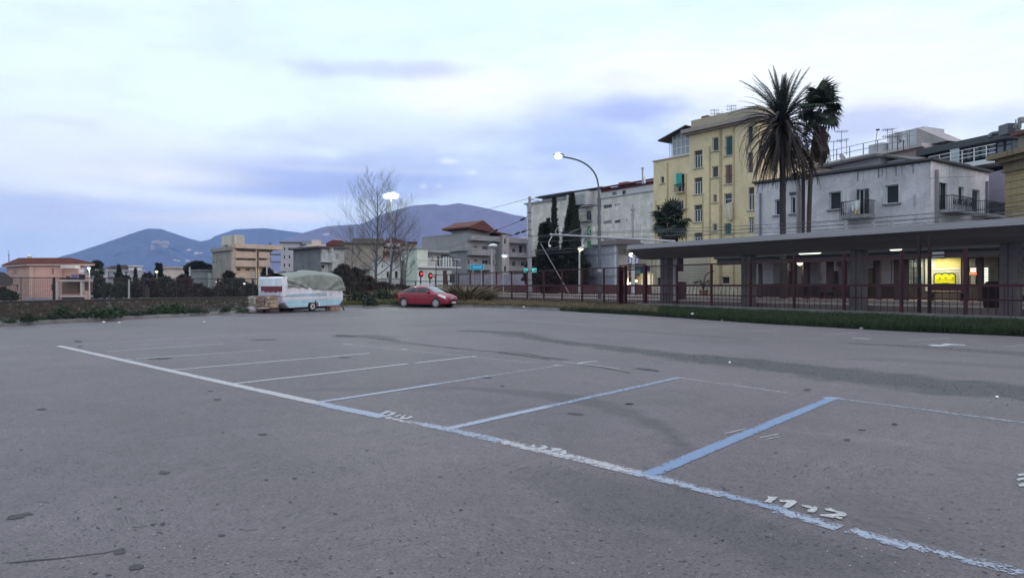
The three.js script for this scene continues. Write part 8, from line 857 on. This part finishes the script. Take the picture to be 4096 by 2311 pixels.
// ---------- red car ----------
{
  const o = thing('parked_car', 'dark red five-door hatchback parked by the grass edge', 'car', V(-7.44 + 0.0, 0, -47.6), -0.4636);
  const zc = -0.76; // the group's origin lies under the near rear wheel
  const T = [[-0.66, 0.50, 0.88, 0.84, 0.46, 0.3], [-0.62, 0.70, 1.0, 0.92, 0.32, 0.44], [-0.5, 0.80, 1.09, 0.97, 0.26, 0.50], [-0.3, 0.845, 1.20, 0.985, 0.23, 0.53], [0, 0.87, 1.325, 0.99, 0.21, 0.55], [0.3, 0.882, 1.405, 0.99, 0.2, 0.565], [0.7, 0.885, 1.458, 0.985, 0.2, 0.58], [1.1, 0.885, 1.478, 0.98, 0.2, 0.585], [1.5, 0.885, 1.465, 0.972, 0.2, 0.585], [1.8, 0.885, 1.405, 0.965, 0.2, 0.59], [2.1, 0.885, 1.262, 0.958, 0.2, 0.61], [2.4, 0.88, 1.10, 0.948, 0.2, 0.66], [2.58, 0.875, 1.01, 0.935, 0.2, 0.70], [2.9, 0.86, 0.935, 0.885, 0.21, 0.68], [3.15, 0.82, 0.865, 0.815, 0.22, 0.6], [3.33, 0.74, 0.785, 0.735, 0.25, 0.5], [3.45, 0.6, 0.68, 0.64, 0.3, 0.36], [3.5, 0.42, 0.56, 0.54, 0.38, 0.2]];
  const at = x => { let i = 1; while (i < T.length - 1 && T[i][0] < x) i++; const a = T[Math.max(0, i - 2)], b = T[i - 1], c = T[i], d = T[Math.min(T.length - 1, i + 1)], t = clamp((x - b[0]) / (c[0] - b[0])); return [1, 2, 3, 4, 5].map(k => { const m0 = (c[k] - a[k]) / (c[0] - a[0]) * (c[0] - b[0]), m1 = (d[k] - b[k]) / (d[0] - b[0]) * (c[0] - b[0]), t2 = t * t, t3 = t2 * t; return (2 * t3 - 3 * t2 + 1) * b[k] + (t3 - 2 * t2 + t) * m0 + (-2 * t3 + 3 * t2) * c[k] + (t3 - t2) * m1; }); };
  // half outline across the car, v from 0 (roof middle) to 1 (floor middle)
  const ring = x => { const [w, top, belt, bot, zr] = at(x), g = Math.max(0.01, top - belt); return [[0, top], [zr * 0.6, top - 0.012], [zr * 0.92, top - 0.035 - 0.02 * Math.min(1, g * 3)], [zr, top - Math.min(0.075, g * 0.4)], [mix(zr, w, 0.5), mix(top - 0.075, belt, 0.5) + 0.012], [w - 0.05, belt], [w - 0.012, belt - Math.min(0.08, belt * 0.08)], [w, mix(belt, bot, 0.45)], [w - 0.006, mix(belt, bot, 0.68)], [w - 0.02, bot + 0.06], [w - 0.1, bot], [0, bot]]; };
  const pt = (x, v, s = 1, out = 0) => { const r = ring(x), f = v * (r.length - 1), i = Math.min(r.length - 2, Math.floor(f)), t = f - i, a = r[i], b = r[i + 1]; let z = mix(a[0], b[0], t), y = mix(a[1], b[1], t); const dx = b[0] - a[0], dy = b[1] - a[1], l = Math.hypot(dx, dy) || 1; z += -dy / l * out; y += dx / l * out; return V(x, y, zc + s * z); };
  const patch = (x0, x1, v0, v1, s, out, nx = 14, nv = 6, warp) => { const pos = [], idx = []; for (let i = 0; i <= nx; i++) for (let j = 0; j <= nv; j++) { let x = mix(x0, x1, i / nx), v = mix(v0, v1, j / nv); if (warp) [x, v] = warp(x, v, i / nx, j / nv); const p = pt(x, v, s, out); pos.push(p.x, p.y, p.z); } for (let i = 0; i < nx; i++) for (let j = 0; j < nv; j++) { const a = i * (nv + 1) + j, b = a + nv + 1; s > 0 ? idx.push(a, a + 1, b, b, a + 1, b + 1) : idx.push(a, b, a + 1, b, b + 1, a + 1); } const g = new THREE.BufferGeometry(); g.setAttribute('position', new THREE.Float32BufferAttribute(pos, 3)); g.setIndex(idx); g.computeVertexNormals(); return g; };
  const both = (...a) => mg([1, -1].map(s => { const g = patch(a[0], a[1], a[2], a[3], s, ...a.slice(4)); return flat(g); }));
  const red = new THREE.MeshPhysicalMaterial({ color: lin(0.21, 0.004, 0.02), roughness: 0.5, metalness: 0.0, clearcoat: 0.35, clearcoatRoughness: 0.1, side: THREE.DoubleSide }), gl = M([0.015, 0.018, 0.022], { roughness: 0.08, side: THREE.DoubleSide }), blk = sheet([0.012, 0.012, 0.013], { roughness: 0.7 });
  const caps = [[-0.66, -1], [3.5, 1]].map(([x, d]) => { const r = ring(x), pos = [], c = [x, (r[0][1] + r[11][1]) / 2, zc], all = [...r.map(p => [p[0], p[1]]), ...[...r].reverse().map(p => [-p[0], p[1]])]; for (let i = 0; i < all.length; i++) { const a = all[i], b = all[(i + 1) % all.length], q = [[...c], [x, a[1], zc + a[0]], [x, b[1], zc + b[0]]]; if (d > 0) q.reverse(); pos.push(...q.flat()); } const g = new THREE.BufferGeometry(); g.setAttribute('position', new THREE.Float32BufferAttribute(pos, 3)); g.computeVertexNormals(); return g; });
  const bodyG = mg([patch(-0.66, 3.5, 0, 1, 1, 0, 90, 44), patch(-0.66, 3.5, 0, 1, -1, 0, 90, 44), ...caps]); part(o, 'body', bodyG, red);
  const k = 1 / 11; // one step of the outline
  part(o, 'windscreen', both(1.74, 2.5, 0, 2.75 * k, 0.006, 14, 8, (x, v, a, b) => [x - 0.02 * b, v]), M([0.16, 0.21, 0.25], { roughness: 0.06, side: THREE.DoubleSide })); part(o, 'rear_window', both(-0.42, 0.28, 0, 2.6 * k, 0.006), gl);
  const side = (x0, x1, w) => both(x0, x1, 3.25 * k, 4.85 * k, 0.006, 14, 6, w);
  part(o, 'side_window', side(1.0, 1.98, (x, v, a, b) => [x + 0.30 * b * Math.max(0, a - 0.35), v]), gl, 'front side window'); part(o, 'side_window', side(0.1, 0.93, (x, v, a, b) => [x - (1 - a) * (0.18 * b), mix(v, 4.85 * k, 0.0)]), gl, 'rear side window'); part(o, 'side_window', side(-0.32, 0.0, (x, v, a, b) => [x, mix(v, 4.85 * k, (1 - a) * 0.75)]), gl, 'small rear quarter window');
  const hl = (s) => patch(2.78, 3.32, 4.6 * k, 6.5 * k, s, 0.012, 10, 5, (x, v, a, b) => [x, mix(v, mix(5.2, 5.9, b) * k, (1 - a) * 0.75)]); for (const s of [1, -1]) part(o, 'headlight', hl(s), M([0.62, 0.62, 0.64], { roughness: 0.12, side: THREE.DoubleSide })); for (const s of [1, -1]) part(o, 'tail_light', patch(-0.55, -0.36, 4.6 * k, 7.2 * k, s, 0.01, 5, 5), M([0.4, 0.03, 0.05], { roughness: 0.2, side: THREE.DoubleSide }));
  // nose: grille bars with double chevron, intake, plate
  const nose = (z, y, out = 0) => { let lo = 2.7, hi = 3.5; const f = x => { const r = ring(x); let m = 0; for (let i = 0; i < r.length - 1; i++) { const a = r[i], b = r[i + 1]; if ((a[1] - y) * (b[1] - y) <= 0 && Math.abs(a[1] - b[1]) > 1e-4) m = Math.max(m, mix(a[0], b[0], (y - a[1]) / (b[1] - a[1]))); } return m; }; for (let i = 0; i < 24; i++) { const c = (lo + hi) / 2; f(c) > Math.abs(z) ? lo = c : hi = c; } return V(lo + out, y, zc + z); };
  const strip2 = (zs, y, r, out, n = 6, bend) => { const pts = []; for (let i = 0; i <= 16; i++) { const z = mix(zs[0], zs[1], i / 16); pts.push(nose(z, y + (bend ? bend(z) : 0), out)); } return tube(pts, r, n, 24); };
  const chrome = metal([0.6, 0.6, 0.62], { roughness: 0.2, metalness: 0.9 }), chev = z => 0.055 * Math.max(0, 1 - Math.abs(z) / 0.11); part(o, 'grille_bar', [strip2([-0.42, 0.42], 0.655, 0.014, 0.006, 6, chev)], chrome); part(o, 'grille_bar', [strip2([-0.44, 0.44], 0.60, 0.014, 0.006, 6, chev)], chrome);
  part(o, 'grille', [strip2([-0.4, 0.4], 0.56, 0.025, 0)], blk); part(o, 'intake', [strip2([-0.5, 0.5], 0.42, 0.035, 0.004), strip2([-0.5, 0.5], 0.37, 0.035, 0.002)], blk); { const p = nose(0, 0.36, 0.03), pl = part(o, 'number_plate', [bx(0.02, 0.11, 0.5)], M([0.62, 0.62, 0.64])); pl.position.copy(p); }
  part(o, 'bumper_strip', [tube([pt(2.98, 7.4 * k, 1, 0.004), pt(3.2, 7.4 * k, 1, 0.004), pt(3.34, 7.4 * k, 1, 0.006)], 0.016, 6)], blk); part(o, 'door_seam', [0.02, 0.96, 2.08].map(x => { const p = []; for (let i = 0; i <= 10; i++) p.push(pt(x + (x < 0.1 ? 0.15 * (i / 10) : 0), mix(5.0, 9, i / 10) * k, 1, 0.002)); return tube(p, 0.006, 4); }), blk); part(o, 'sill', [tube([0.42, 0.9, 1.5, 2.2].map(x => pt(x, 9.2 * k, 1, 0.004)), 0.03, 6)], M([0.06, 0.012, 0.02])); for (const x of [0.28, 1.22]) part(o, 'door_handle', [rod(pt(x, 6.3 * k, 1, 0.015), pt(x + 0.2, 6.3 * k, 1, 0.015), 0.018)], red);
  for (const s of [1, -1]) { const p = pt(1.98, 5 * k, s, 0.1); part(o, 'mirror', [new THREE.SphereGeometry(0.1, 14, 10).scale(0.9, 0.75, 1.15).translate(p.x, p.y + 0.07, p.z), rod(V(p.x + 0.03, p.y + 0.03, p.z), pt(2.02, 5 * k, s), 0.02)], red); }
  // wheels
  for (const x of [0, 2.61]) for (const s of [1, -1]) { const z = zc + s * 0.79; part(o, 'wheel_arch', [new THREE.CylinderGeometry(0.365, 0.365, 0.16, 32).rotateX(Math.PI / 2).translate(x, 0.325, zc + s * (x > 1 ? 0.798 : 0.797))], blk); const w = part(o, 'wheel', [new THREE.TorusGeometry(0.245, 0.068, 12, 32).scale(1, 1, 1.3).translate(x, 0.312, z)], M([0.018, 0.018, 0.02], { roughness: 0.9 })); const sp = []; for (let i = 0; i < 8; i++) sp.push(bx(0.2, 0.062, 0.03, 0.115, 0, 0).rotateZ(i * 0.7854).translate(x, 0.312, z + s * 0.095)); part(w, 'hubcap', [new THREE.CylinderGeometry(0.225, 0.225, 0.04, 28).rotateX(Math.PI / 2).translate(x, 0.312, z + s * 0.06)], M([0.1, 0.1, 0.11])); part(w, 'spokes', [...sp, new THREE.TorusGeometry(0.215, 0.018, 6, 28).translate(x, 0.312, z + s * 0.09), new THREE.CylinderGeometry(0.06, 0.06, 0.05, 16).rotateX(Math.PI / 2).translate(x, 0.312, z + s * 0.095)], M([0.34, 0.34, 0.36], { roughness: 0.4 })); }
  part(o, 'underbody', [bxs(0.3, 2.4, 0.14, 0.24, zc - 0.7, zc + 0.7)], darkM);
}
renderer.render(scene, camera);
